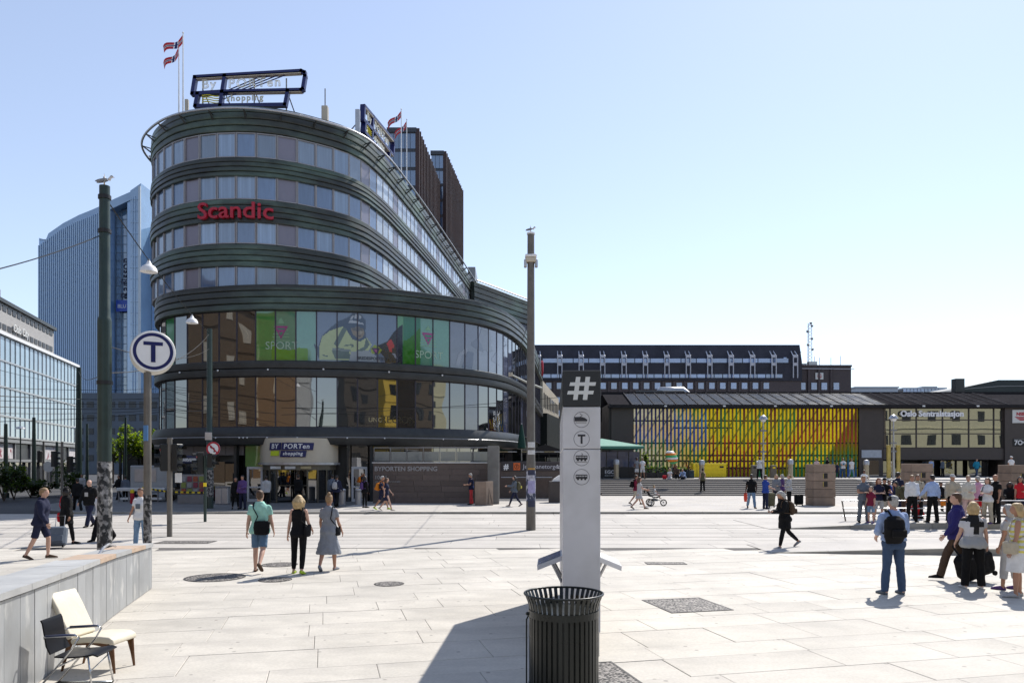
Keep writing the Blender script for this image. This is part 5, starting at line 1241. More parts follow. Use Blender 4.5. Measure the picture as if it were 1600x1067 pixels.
while sN < wpath.L-.1:
    w = .44; e = min(sN+w, wpath.L); a0, a1 = wpath.pos(sN+.006, 0), wpath.pos(e-.006, 0); i0, i1 = wpath.pos(sN+.006, -.05*SGN), wpath.pos(e-.006, -.05*SGN); jut = rnd.uniform(-.004,.004)
    b = MB(); b.add([(a0.x+jut,a0.y,.01),(a1.x+jut,a1.y,.01),(i1.x,i1.y,.01),(i0.x,i0.y,.01),(a0.x+jut,a0.y,wtop(a0.y)-.075),(a1.x+jut,a1.y,wtop(a1.y)-.075),(i1.x,i1.y,wtop(a1.y)-.075),(i0.x,i0.y,wtop(a0.y)-.075)], [(0,3,2,1),(4,5,6,7),(0,1,5,4),(1,2,6,5),(2,3,7,6),(3,0,4,7)])
    b.build('panel', m_wp, pw, off=po); sN = e
b = MB(); p_ = wpath.pos(wpath.L, 0); q_ = wpath.pos(wpath.L, -.46*SGN); d_ = wpath.tan(wpath.L-.1)*.05
b.add([(p_.x,p_.y,.01),(q_.x,q_.y,.01),(q_.x+d_.x,q_.y+d_.y,.01),(p_.x+d_.x,p_.y+d_.y,.01)] + [(v_.x+dd.x,v_.y+dd.y,wtop(14.8)-.075) for v_, dd in ((p_,Vector((0,0,0))),(q_,Vector((0,0,0))),(q_,d_),(p_,d_))], [(0,3,2,1),(4,5,6,7),(0,1,5,4),(1,2,6,5),(2,3,7,6),(3,0,4,7)]); b.build('end_panel', m_wp, pw, off=po)
sN = 0.0; k = 0
while sN < wpath.L-.2:
    w = 1.05; e = min(sN+w, wpath.L+.06); tan_ = 10.6 < wpath.pos(sN,0).y < 14 and k % 3 != 2
    for d0, d1 in ((.035, -1),):
        d1 = -ww_(wpath.pos(sN,0).y)
        zz = .004*rnd.random() + (.012 if d0 > 0 else 0)
        a0, a1 = wpath.pos(sN+.006, d0*SGN), wpath.pos(e-.006, d0*SGN); i0, i1 = wpath.pos(sN+.006, d1*SGN), wpath.pos(e-.006, d1*SGN); h0, h1 = wtop(a0.y)+zz, wtop(a1.y)+zz
        b = MB(); b.add([(a0.x,a0.y,h0-.07),(a1.x,a1.y,h1-.07),(i1.x,i1.y,h1-.07),(i0.x,i0.y,h0-.07),(a0.x,a0.y,h0),(a1.x,a1.y,h1),(i1.x,i1.y,h1),(i0.x,i0.y,h0)], [(0,3,2,1),(4,5,6,7),(0,1,5,4),(1,2,6,5),(2,3,7,6),(3,0,4,7)])
        b.build('coping_stone', m_cop2 if tan_ and d0 > -.7 else m_cop, pw, off=po)
    sN = e; k += 1
b = MB(); q_ = wpath.pos(wpath.L-2.6, -.25*SGN); b.tube([(q_.x,q_.y,wtop(q_.y)),(q_.x+.02,q_.y+.1,wtop(q_.y)+.09),(q_.x-.1,q_.y+.5,wtop(q_.y)+.11),(q_.x-.25,q_.y+1.0,wtop(q_.y)+.02)], .02, 6); b.build('coping_rail', m_alu, pw, off=po)

# ------------------------------------------------------------------ two chairs by the wall
m_wood = mat('walnut_wood', (0.13,0.055,0.018), .4, var=.3, scale=4, stretch=(6,6,.8)); m_lea = mat('cream_leather', (0.66,0.60,0.47), .5, var=.06, bump=.12, bscale=25)
m_chr = mat('chromed_tube', (0.55,0.55,0.55), .18, 1.0, var=.05); m_bkp = mat('black_plastic_shell', (0.006,0.006,0.008), .45, var=.2, spec=.2)
ch = thing('lounge_chair', 'cream leather easy chair with tall back and tapered walnut legs', 'chair', (-4.93, 9.05, 0), rz=R(-8)); ch.scale = (.9,.9,.92)
# seat looks along +x; back leans towards the wall
def side_loft(path, th, y0, y1, nm, m, par, bev=.018):
    """a cushion: path is the (x,z) top line, th the thickness"""
    n = len(path); top = path; bot = []
    for i, (x, z) in enumerate(path):
        a = path[max(0,i-1)]; e = path[min(n-1,i+1)]; d = Vector((e[0]-a[0], e[1]-a[1])).normalized(); t = th[i] if isinstance(th, list) else th; bot.append((x + d.y*t, z - d.x*t))
    bm = bmesh.new(); ring_ = []
    for y in (y0, y1): ring_.append([bm.verts.new((x, y, z)) for x, z in top] + [bm.verts.new((x, y, z)) for x, z in bot[::-1]])
    N_ = len(ring_[0])
    for i in range(N_): bm.faces.new((ring_[0][i], ring_[0][(i+1)%N_], ring_[1][(i+1)%N_], ring_[1][i]))
    half = n
    for r_ in ring_:
        for i in range(half-1): bm.faces.new((r_[i], r_[i+1], r_[N_-2-i], r_[N_-1-i]))
    bmesh.ops.recalc_face_normals(bm, faces=bm.faces[:])
    sharp = [e_ for e_ in bm.edges if len(e_.link_faces) == 2 and e_.calc_face_angle(0) > R(50)]
    bmesh.ops.bevel(bm, geom=sharp, offset=bev, segments=3, affect='EDGES', profile=.6, clamp_overlap=True)
    b = MB(); b.bm(bm); o = b.build(nm, m, par, smooth=True); return o
side_loft([(-.16,.405),(-.08,.435),(.08,.455),(.25,.462),(.38,.455),(.44,.42),(.455,.36)], [.07,.075,.08,.085,.09,.08,.04], -.24, .24, 'seat', m_lea, ch, .03)
side_loft([(-.44,.985),(-.33,.80),(-.22,.585),(-.135,.43)], .07, -.24, .24, 'backrest', m_lea, ch, .025)
for y in (-.215, .185):
    side_loft([(-.27,.44),(-.10,.385),(.15,.395),(.30,.385),(.42,.372)], [.03,.05,.045,.06,.07], y, y+.035, 'side_rail', m_wood, ch, .006)
for y in (-.20, .20):
    for x0, z0, x1, w0 in ((.38,.37,.44,.055), (-.17,.40,-.30,.05)):
        b = MB(); b.loft([(x1, y, 0, .014, .014), (x0+(x1-x0)*.6, y, z0*.45, .026, .02), (x0, y, z0, w0, .024)], 10); b.build('leg', m_wood, ch, smooth=True)
ch = thing('armchair', 'black shell armchair on chromed tube frame, nearest to the camera', 'chair', (-4.60, 8.22, 0), rz=R(2)); ch.scale = (.9,.9,.92)
side_loft([(-.20,.435),(-.05,.425),(.12,.435),(.24,.455),(.30,.435)], .018, -.235, .235, 'seat', m_bkp, ch, .006)
side_loft([(-.36,.84),(-.34,.80),(-.315,.66),(-.295,.54),(-.25,.45)], .018, -.21, .21, 'backrest', m_bkp, ch, .006)
for y in (-.26, .26):
    b = MB(); b.tube([(-.42,y,.012),(.02,y,.52),(.10,y,.655),(.06,y,.675),(-.30,y,.655),(-.325,y*.8,.63)], .011, 8); b.build('arm_frame', m_chr, ch, smooth=True)
    b = MB(); b.tube([(.05,y,.682),(-.28,y,.667)], .014, 8); b.build('arm_pad', mat('slate_blue_pad', (0.03,0.04,0.09), .35), ch, smooth=True)
    b = MB(); b.tube([(.18,y*.85,.42),(.245,y*.95,.012)], .011, 8); b.build('leg', m_chr, ch, smooth=True)
b = MB(); b.tube([(-.42,-.26,.012),(-.42,.26,.012)], .011, 8); b.tube([(-.42,.26,.012),(.245,.247,.012)], .011, 8); b.tube([(.20,-.23,.25),(.20,.23,.35)], .007, 6); b.tube([(.15,-.22,.41),(.15,.22,.41)], .010, 6); b.tube([(-.15,-.26,.32),(-.15,.26,.32)], .010, 6); b.build('cross_bars', m_chr, ch, smooth=True)

# ------------------------------------------------------------------ poles, signs, signals
m_stick = mat('torn_stickers', (0.22,0.21,0.20), .7, var=.8, scale=9, tint=(0.02,0.02,0.02), tintscale=12, tintpos=(.44,.54), stretch=(1,1,.8))
def gull(x, y, z, rz, label):
    t = thing('gull', label, 'gull', (x, y, z), rz=rz); t.scale = (.72,.72,.72); m_gw = mat('gull_white', (0.62,0.6,0.58), .8); m_gg_ = mat('gull_grey', (0.22,0.23,0.25), .8)
    b = MB(); b.loft([(-.20,0,0,.01,.02),(-.10,0,0,.05,.055),(.02,0,0,.07,.075),(.12,0,0,.06,.062),(.16,0,0,.035,.04)], 10, A=Matrix(((0,0,1),(0,1,0),(-1,0,0)))); 
    b.v = [(v[0], v[1], v[2]*1.0+.17+v[0]*.25) for v in b.v]; b.ell((.20,0,.29),(.05,.04,.045),10,6); b.loft([(0,0,.18,.05,.045),(0,0,.28,.035,.03)], 8, A=Matrix.Translation((.15,0,0)).to_3x3()); 
    b.tube([(.13,0,.19),(.19,0,.28)], [.05,.035], 8); b.build('body', m_gw, t, smooth=True)
    b = MB(); b.tube([(.24,0,.285),(.30,0,.275)], [.013,.004], 6); b.build('beak', mat('beak_orange', (0.5,0.25,0.03), .5), t)
    for s in (-1, 1):
        b = MB(); b.ell((-.07,s*.06,.165),(.19,.022,.045),10,6, A=Matrix.Rotation(R(-14),3,'Y')); b.build('wing', m_gg_, t, smooth=True)
        b = MB(); b.tube([(.0,s*.025,.11),(.0,s*.025,0)], .008, 5); b.build('leg', mat('beak_orange', (0,0,0)), t)
    b = MB(); b.ell((.215,0,.305),(.045,.042,.036),8,5); b.build('dark_cap', m_gg_, t)
# big dark green pole at the left
bp = thing('tram_pole', 'thick dark green tram pole plastered with stickers, topped by a gull', 'pole', lit(163.5, 17.0)); Hh = Zp(291,17)
b = MB(); b.lathe([(.145,2.4),(.145,5.55),(.138,5.62),(.120,5.66),(.110,Hh),(.0,Hh)], 20); b.build('upper_shaft', m_post, bp, smooth=False); 
b = MB(); b.lathe([(.155,0),(.150,2.45),(.146,2.46)], 20); b.build('sticker_wrap', m_stick, bp, smooth=True)
for z in (Hh-.25, Hh-1.0, 4.2): b = MB(); b.lathe([(.13,z-.04),(.165 if z < 5 else .135,z-.04),(.165 if z < 5 else .135,z+.04),(.12,z+.04)], 20); b.build('clamp', m_black, bp)
for o in bp.children: smooth_by_angle(o.data, 40)
gull(X(163,17), 17, Hh, R(8), 'pale gull standing on the thick green tram pole')
# T sign
ts = thing('metro_sign', 'white drum sign with blue ring and letter T on a grey pole', 'sign', lit(230.5, 17.4)); tzc = Zp(549.5,17.4)
b = MB(); b.lathe([(.085,0),(.080,tzc-.47),(0,tzc-.47)], 14); b.build('pole', m_postg, ts, smooth=False); smooth_by_angle(ts.children[0].data, 40)
dr = bpy.data.objects.new('drum', None); 
an_ = R(27); RM = Matrix.Translation((X(241,17.4)-X(230.5,17.4), -.05, tzc)) @ Matrix.Rotation(an_, 4, 'Z')   # face normal swings towards +x
def disc(name, rad, d0, d1, m, par, rin=0, n=40, bev=.03):
    b = MB(); b.T = RM @ Matrix.Rotation(R(90), 4, 'X')          # lathe axis -> -y
    pf = [(rin if rin else 0, d0), (rad, d0), (rad, d1), (rin if rin else 0, d1)] if not bev else [(0, d0),(rad-bev, d0),(rad, d0+bev),(rad, d1-bev),(rad-bev, d1),(0, d1)]
    b.lathe(pf, n); o = b.build(name, m, par); smooth_by_angle(o.data, 35); return o
m_drum = mat('cream_drum', (0.60,0.58,0.52), .4, var=.05)
hd = disc('drum', .475, -.66, -.02, m_drum, ts, bev=.05)
disc('face', .455, -.02, .0, m_white, ts, bev=.005)
def annulus(r0, r1, m, nm, par, out):
    b = MB(); b.T = RM; n = 56
    for k in range(n):
        a, e = 2*math.pi*k/n, 2*math.pi*(k+1)/n; b.add([(r*math.cos(t), -out, r*math.sin(t)) for t in (a, e) for r in (r0, r1)], [(0,2,3,1)])
    b.build(nm, m, par)
annulus(.345, .415, m_navy, 'blue_ring', hd, .004)
b = MB(); b.T = RM; b.prism([(-.20,.13),(.20,.13),(.20,.21),(.05,.21-.08),(.05,.13)], -.008, -.004, 'y'); b = MB(); b.T = RM
b.prism([(-.20,.135),(-.20,.215),(.20,.215),(.20,.135)], -.008,-.004,'y'); b.prism([(-.047,.134),(.047,.134),(.047,-.245),(-.047,-.245)], -.008,-.004,'y'); b.build('letter', m_navy, hd)
b = MB(); b.cbox((0,0,3.1),(.10,.02,.35)); b.v = [(v[0], v[1]-.085, v[2]) for v in b.v]; b.build('sticker', mat('blue_sticker', (0.08,0.2,0.4), .6), ts)
b = MB(); b.lathe([(.086,.5),(.088,.5),(.088,1.7),(.086,1.7)], 14); b.build('sticker_wrap', m_stick, ts)
# traffic signals
m_sigb = mat('signal_black', (0.010,0.011,0.011), .5); m_sred = mat('red_lens', (0.30,0.012,0.02), .25); m_slens = mat('dark_lens', (0.015,0.02,0.015), .2)
def signal_head(par, x, y, z, rz, n=3, red=True):
    M_ = Matrix.Translation((x,y,z)) @ Matrix.Rotation(rz, 4, 'Z'); h = .30*n
    b = MB(); b.T = M_; b.bbox((-.14,-.12,-h/2),(.14,.12,h/2), .02); hd_ = b.build('signal_head', m_sigb, par)
    for k in range(n):
        zz = h/2 - .15 - .30*k; b = MB(); b.T = M_; b.tube([(0,-.115,zz),(0,-.135,zz)], .095, 14); b.build('lens', m_sred if (k == 0 or n == 2 and red and k == 1) and red else m_slens, hd_)
        b = MB(); b.T = M_; nn = 10
        for q in range(nn):
            t0, t1 = R(-10)+R(200)*q/nn, R(-10)+R(200)*(q+1)/nn; b.add([(.11*math.cos(t0),-.12,zz+.11*math.sin(t0)),(.11*math.cos(t1),-.12,zz+.11*math.sin(t1)),(.11*math.cos(t1),-.30,zz+.11*math.sin(t1)),(.11*math.cos(t0),-.30,zz+.11*math.sin(t0))], [(0,1,2,3)])
        b.build('visor', m_sigb, hd_)
def signal_post(px, Y, ytop, heads, label, r=.06, extra=None):
    t = thing('traffic_signal', label, 'traffic light', lit(px, Y)); h = Zp(ytop, Y); b = MB(); b.lathe([(r*1.05,0),(r,.02),(r,h),(0,h)], 12); b.build('post', m_postg if px < 300 else m_post, t); smooth_by_angle(t.children[0].data, 40)
    for hx, hy, hz, rz, n, rd in heads: signal_head(t, hx, hy, hz, rz, n, rd)
    return t
t = signal_post(265, 25.5, 684, [(-.18,0,2.62,R(-62),3,True),(.25,0,2.62,R(70),3,False)], 'traffic light on tall grey post left of the kiosk, nearer one', .085)
b = MB(); b.cbox((.30,-.02,1.95),(.22,.01,.32)); b.build('notice', m_offw, t)
t = signal_post(320.5, 32.0, 712, [(-.22,0,2.45,R(-55),3,True),(.25,0,2.55,R(80),2,False)], 'traffic light with red signal beside the green street pole', .06)
b = MB(); b.cbox((.02,-.08,1.55),(.12,.03,.16)); b.build('push_button', m_yellow, t)
signal_post(97, 44, 690, [(-.45,0,2.7,R(150),3,False),(.45,.0,2.4,R(160),3,False)], 'dark traffic light in the shade at the far left crossing', .07)
t = signal_post(68, 60, 690, [(-.3,0,3.0,R(170),3,False)], 'small far traffic light beside the left shrubs', .07)
# street pole with no-turn sign
sp_ = thing('street_pole', 'slim green street pole with round no turn sign and stickers', 'pole', lit(327.5, 40, PZ)); hs_ = Zp(514,40)-PZ
b = MB(); b.lathe([(.19,0),(.18,2.2),(.15,2.25),(.13,hs_),(0,hs_)], 14); b.build('shaft', m_post, sp_); smooth_by_angle(sp_.children[0].data, 40)
b = MB(); b.lathe([(.195,.6),(.20,.6),(.20,2.0),(.195,2.0)], 14); b.build('sticker_wrap', m_stick, sp_)
sz_ = Zp(701,40)-PZ
b = MB(); b.tube([(.28,-.22,sz_),(.28,-.24,sz_)], .36, 24); sgn = b.build('no_turn_sign', m_white, sp_)
b = MB()
for k in range(32):
    a, e = 2*math.pi*k/32, 2*math.pi*(k+1)/32; b.add([(.28+r*math.cos(t_), -.243, sz_+r*math.sin(t_)) for t_ in (a,e) for r in (.27,.36)], [(0,2,3,1)])
b.prism([(.28-.21,sz_+.17),(.28-.16,sz_+.22),(.28+.21,sz_-.17),(.28+.16,sz_-.22)], -.2455,-.2435,'y'); b.build('red_ring', m_red, sgn)
b = MB(); b.prism([(.30,sz_-.2),(.36,sz_-.2),(.36,sz_+.02),(.20,sz_+.12),(.20,sz_+.18),(.10,sz_+.08),(.20,sz_-.02),(.20,sz_+.04),(.30,sz_-.02)], -.2425,-.241,'y'); b.build('arrow', m_black, sgn)
b = MB(); b.bbox((-.16,-.22,sz_+.45),(.2,-.17,sz_+.85), .01); b.build('plate', m_alu, sp_)
# middle pole with gull
mp_ = thing('tram_pole', 'tall grey tram pole with white collar and stickers, right of the hotel', 'pole', lit(829.5, 28.0)); hm_ = Zp(364,28)
b = MB(); b.lathe([(.175,0),(.165,2.5),(.155,2.55),(.125,hm_),(0,hm_)], 18); b.build('shaft', m_postg, mp_); smooth_by_angle(mp_.children[0].data, 40)
b = MB(); b.lathe([(.171,1.05),(.175,1.05),(.173,2.15),(.169,2.15)], 18); b.build('sticker_wrap', mat('bright_stickers', (0.42,0.42,0.48), .7, var=.5, scale=7, tint=(0.04,0.05,0.09), tintscale=4.5, tintpos=(.50,.55)), mp_)
for z, m_, dz in ((.85,'navy',.22),(1.35,'lav',.45),(2.0,'navy',.2),(2.2,'amber',.06),(2.75,'pale',.16),(3.0,'pale',.2)):
    col = {'navy':(0.03,0.035,0.07),'lav':(0.34,0.32,0.52),'amber':(0.45,0.25,0.05),'pale':(0.55,0.55,0.55)}[m_]
    b = MB(); n = 6; r_ = .178
    for k in range(n):
        a, e = R(-130+16*k), R(-130+16*(k+1)); b.add([(r_*math.cos(a),r_*math.sin(a),z),(r_*math.cos(e),r_*math.sin(e),z),(r_*math.cos(e),r_*math.sin(e),z+dz),(r_*math.cos(a),r_*math.sin(a),z+dz)], [(0,1,2,3)])
    b.build('sticker', mat('sticker_'+m_, col, .6, var=.2, scale=10), mp_)
zc = Zp(402,28)
b = MB(); b.bbox((-.21,-.2,zc-.02),(.21,.2,zc+.07), .02); b.build('collar', m_white, mp_)
b = MB(); b.bbox((-.19,-.17,zc-.20),(.19,.17,zc-.02), .03); b.build('collar_box', m_cream, mp_)
for s in (-1,1): b = MB(); b.bbox((s*.20-.05,-.14,zc-.36),(s*.20+.05,.14,zc-.10), .02); b.build('floodlight', m_alu, mp_)
b = MB(); b.lathe([(.14,hm_-.06),(.15,hm_-.06),(.15,hm_),(0,hm_+.005)], 14); b.build('cap', m_white, mp_)
gull(X(829,28), 28, hm_, R(15), 'small dark gull perched on the tall grey tram pole')
# far poles on the left
for px, Y, yt, lab in ((123,70,574,'tall dark tram pole at the corner of the glass building'),(53,58,652,'dark pole in front of the printed banners'),(9,55,662,'thin dark pole at the left edge before the banners'),(136,80,662,'thin far pole between tall pole and sticker pole'),(89,75,690,'short far pole behind the dark traffic light'),(196,80,652,'thin street pole in front of the green trees')):
    t = thing('street_pole', lab, 'pole', lit(px, Y)); h = Zp(yt, Y); r = .28 if px in (123,) else .16
    b = MB(); b.lathe([(r,0),(r*.9,h*.5),(r*.7,h),(0,h)], 10); b.build('shaft', m_post, t); b = MB(); b.lathe([(r*1.4,0),(r*1.4,.3),(r,.4)], 10); b.build('base', m_post, t)
for px, Y, yt, lab in ((32,66,669,'pale mushroom lamp in front of the glass building, left'),(118,88,669,'pale mushroom lamp at the far end of the glass building')):
    t = thing('mushroom_lamp', lab, 'street lamp', lit(px, Y)); h = Zp(yt, Y); b = MB(); b.lathe([(.07,0),(.05,h)], 8); b.build('post', m_post, t); b = MB(); b.lathe([(0,h+.18),(.35,h+.1),(.42,h-.05),(0,h-.02)], 14); b.build('shade', m_white, t)
# wires and hanging lamps
def wire(label, a, e, sag=.3, r=.012, n=10):
    a, e = Vector(a), Vector(e); b = MB(); pts = []
    for k in range(n+1): t = k/n; q = a.lerp(e, t); q.z -= sag*4*t*(1-t); pts.append(q)
    b.tube(pts, r, 5); o = b.build('overhead_wire', m_wirec); tag(o, label, 'wire', 'overhead wires over the tram tracks'); return pts
A1 = (X(168,17), 17, Zp(314,17)); B1 = (X(327,40), 40, Zp(519,40))
pts = wire('span wire carrying two white dome lamps from the thick green pole', A1, B1, .25, .014, 40)
for px, w, lab in ((232.5,.375,'white dome lamp hanging on the wire, higher and left'),(301,.37,'white dome lamp hanging on the wire, lower and right')):
    q = min(pts, key=lambda p_: abs(800+F*p_.x/p_.y-px)); 
    t = thing('hanging_lamp', lab, 'lamp', q); r = (13 if px < 250 else 9.2)*q.y/F
    b = MB(); b.lathe([(.05*r/.35,-.02),(.12*r/.35,-.12),(r*.40,-.12-r*.07),(r*.70,-.12-r*.25),(r*.90,-.12-r*.52),(r,-.12-r*.92),(r*.96,-.12-r*.92),(r*.86,-.12-r*.55),(r*.5,-.12-r*.25),(0,-.12-r*.2)], 24); b.build('dome', m_white, t); smooth_by_angle(t.children[0].data, 50)
    b = MB(); b.ell((0,0,-.12-r*.7),(r*.35,r*.35,r*.3),10,6); b.build('bulb', mat('frosted_bulb', (0.6,0.6,0.58), .3), t); b = MB(); b.tube([(0,0,-.13),(0,0,.03)], .03, 8); b.build('hanger', m_alu, t)
poleA = (X(163.5,17), 17); 
wire('wire from the thick green pole running off to the left', (X(157,17),17,Zp(368,17)), (X(-20,13),13,Zp(425,13)), .05)
wire('wire from the thick green pole low across to the far street pole', (X(166,17),17,Zp(540,17)), (X(327,40),40,Zp(545,40)), .4, .010)
wire('pale wire from metro sign height to street pole top', (X(166,17),17,Zp(583,17)), (X(327,40),40,Zp(522,40)), .5, .012)
for i, (y0, y1, Ya, Yb, lab) in enumerate(((604,607,30,60,'upper contact wire left of the hotel'),(617,622,26,60,'second contact wire left of the hotel'),(624,630,32,70,'third contact wire left of the hotel'),(634,637,30,66,'fourth contact wire left of the hotel'),(645,640,28,60,'lower contact wire left of the hotel'),(659,644,36,64,'lowest contact wire left of the hotel'))):
    wire(lab, (X(-30,Ya),Ya,Zp(y0,Ya)), (X(248,50),50,Zp(y1,50)), .12, .016 if i % 2 else .012)
wire('wire looping from the hotel corner to the street pole', (X(250,49.5),49.5,Zp(604,49.5)), (X(327,40),40,Zp(622,40)), .5, .014); wire('second wire from the hotel corner to the street pole', (X(250,49.5),49.5,Zp(626,49.5)), (X(327,40),40,Zp(640,40)), .3, .014)
wire('wire from the tall left pole to the thick pole', (X(123,70),70,Zp(580,70)), (X(163,17),17,Zp(583,17)), .4, .012); wire('wire from the tall left pole out of frame', (X(123,70),70,Zp(600,70)), (X(-30,40),40,Zp(570,40)), .2, .014)
wire('contact wire crossing behind the tall grey pole, upper', (X(440,40),40,Zp(648,40)), (X(900,40),40,Zp(618,40)), .15, .013); wire('contact wire crossing behind the tall grey pole, lower', (X(440,44),44,Zp(637,44)), (X(900,44),44,Zp(632,44)), .1, .013)
wire('stay wire from the tall grey pole to the podium', (X(827,28),28,Zp(498,28)), (X(797,54),54,Zp(585,54)), .1, .012)

# ------------------------------------------------------------------ walls and furniture in front of the shopping floors
ww = thing('terrace_wall', 'brown tiled terrace wall lettered BYPORTEN SHOPPING under the podium', 'wall', (-4.8, 45.2, PZ)); wo = (-4.8, 45.2, PZ)
wx0, wx1 = X(583,45.3), X(764,45.3); wzt = Zp(722.5,45.3)
b = MB(); b.box((wx0,45.3,PZ),(wx1,45.9,wzt-.04)); b.build('wall_core', m_joint, ww, off=wo)
rowsN = 7
for j in range(rowsN):
    z0 = PZ + (wzt-.05-PZ)*j/rowsN; z1 = PZ + (wzt-.05-PZ)*(j+1)/rowsN; x = wx0 - rnd.uniform(0, 1.0)
    while x < wx1:
        L_ = 1.6; a, e = max(x, wx0), min(x+L_, wx1)
        if e-a > .15: b = MB(); dj = rnd.uniform(0,.012); b.box((a+.006,45.24-dj,z0+.006),(e-.006,45.31,z1-.006)); b.build('tile', m_wallbr, ww, off=wo)
        x += L_
b = MB(); b.bbox((wx0-.05,45.15,wzt-.05),(wx1+.05,46,wzt+.03), .01); b.build('coping', m_alu, ww, off=wo)
m_gs = mat('grey_letter', (0.33,0.32,0.32), .5)
vs, _ = text_geo('BYPORTEN SHOPPING', 1, 0); wd = max(v[0] for v in vs); ln_ = X(683,45.2)-X(585,45.2)
flat_text('BYPORTEN SHOPPING', ln_/wd, (X(585,45.2), 45.22, Zp(735.5,45.2)), m_gs, ww, depth=.02, bold=.008, off=wo); flat_text('10-21', .33, (X(585,45.2), 45.22, Zp(748.5,45.2)), m_gs, ww, depth=.015, off=wo)
flat_text('(10-18)  SUNDAY CLOSED', .13, (X(586,45.2), 45.22, Zp(753.5,45.2)), m_gs, ww, depth=.01, off=wo)
# balustrade with glass along the terrace
bl = thing('terrace_balustrade', 'low glass balustrade with handrail above the lettered terrace wall', 'railing', (wx0, 45.6, wzt+.03))
for k in range(8):
    x = (wx1-wx0)*k/7; b = MB(); b.tube([(x,0,0),(x,0,.85)], .025, 6); b.build('post', m_frame, bl)
    if k < 7: b = MB(); b.box((x+.05,-.008,.05),(x+(wx1-wx0)/7-.05,.008,.62)); b.build('glass_pane', mat('clear_balustrade', (0.20,0.21,0.20), .08, ior=1.5), bl)
b = MB(); b.tube([(0,0,.85),(wx1-wx0,0,.85)], .03, 8); b.build('handrail', m_frame, bl)
b = MB(); b.bbox((X(762,44.6),44.2,PZ),(X(780,44.6),45.0,Zp(697,44.6)), .03); o = b.build('concrete_column', mat('raw_concrete', (0.20,0.195,0.185), .8, var=.2, scale=1.5, bump=.2, tint=(0.13,0.13,0.12))); tag(o, 'square raw concrete column right of the lettered terrace wall', 'column')
# stair parapet with handrail
t = thing('stair_parapet', 'stone stair parapet with slanted handrail in front of the concrete column', 'parapet', (X(742,43), 43.0, PZ)); w_ = X(765,43)-X(737,43)
b = MB(); b.bbox((0,0,0),(w_,.45,Zp(752,43)-PZ), .02); b.build('block', m_stonebr, t); b = MB(); b.bbox((w_*.62,-.02,0),(w_+.02,-.004,Zp(752,43)-PZ), .004); b.build('lit_face', mat('lit_tan_stone', (0.36,0.28,0.22), .7), t)  # plate in a lighter stone colour, painting the lit part of the front
b = MB(); b.tube([(w_*.74,-.10,.08),(w_*.78,-.1,.95),(w_*.97,-.1,.10)], .022, 6); b.build('handrail', m_black, t)
# metro entrance with its sign
me_ = thing('metro_entrance', 'dark metro entrance wall with hash and orange sign reading Jernbanetorget', 'entrance', (X(783,50), 50.0, PZ)); mx0 = 0; mx1 = X(880,50)-X(783,50); mzt = Zp(721,50)-PZ
b = MB(); b.box((0,0,1.5),(mx1,.6,mzt-.62)); b.box((0,.02,1.3),(mx1,.5,1.5)); b.build('wall', m_wallbr, me_); b = MB(); b.box((0,3,0),(mx1,3.2,1.5)); b.build('passage', m_black, me_)
b = MB(); b.bbox((0,-.08,mzt-.62),(mx1,.4,mzt), .02); b.build('sign_board', mat('dark_plum_board', (0.035,0.028,0.032), .4), me_); b = MB(); b.tube([(0,-.05,1.45),(mx1*.82,-.05,1.45),(mx1*.82,-.05,.6)], .03, 6); b.build('handrail', m_alu, me_)
ph = mzt-.47
flat_text('#', .50, (.18,-.085,ph-.02), m_white, me_, bold=.02, depth=.004)
b = MB(); b.bbox((.80,-.10,mzt-.55),(1.24,-.082,mzt-.08), .01); b.build('orange_square', mat('orange_red', (0.62,0.12,0.02), .4), me_)
b = MB(); cz_ = mzt-.315
for k in range(24):
    a, e = 2*math.pi*k/24, 2*math.pi*(k+1)/24; b.add([(1.02+r*math.cos(t_), -.104, cz_+r*math.sin(t_)) for t_ in (a,e) for r in (.13,.16)], [(0,2,3,1)])
b.box((.95,-.108,cz_+.05),(1.09,-.104,cz_+.085)); b.box((1.0,-.108,cz_-.09),(1.04,-.104,cz_+.0499)); b.build('emblem', m_black, me_)
flat_text('Jernbanetorget', .40, (1.42,-.085,ph+.02), mat('pale_letter', (0.5,0.5,0.55), .5), me_, depth=.004)
b = MB(); b.box((mx1-.42,-.088,mzt-.28),(mx1-.34,-.082,mzt-.2)); b.box((mx1-.38,-.088,mzt-.45),(mx1-.30,-.082,mzt-.37)); b.build('mark', m_offw, me_)
b = MB(); b.bbox((X(858,46),46,PZ),(X(885,46),46.8,Zp(752,46)), .02); o = b.build('stair_block', m_brown); tag(o, 'dark low block carrying a white cover left of the totem', 'block')
b = MB(); b.prism([(X(863,46),Zp(752,46)),(X(890,46),Zp(752,46)),(X(890,46),Zp(741,46)),(X(874,46),Zp(742.5,46)),(X(866,46),Zp(748,46))], 46.1, 46.7, 'y'); o = b.build('white_cover', m_white); tag(o, 'white folded cover lying on the dark low block', 'cover')
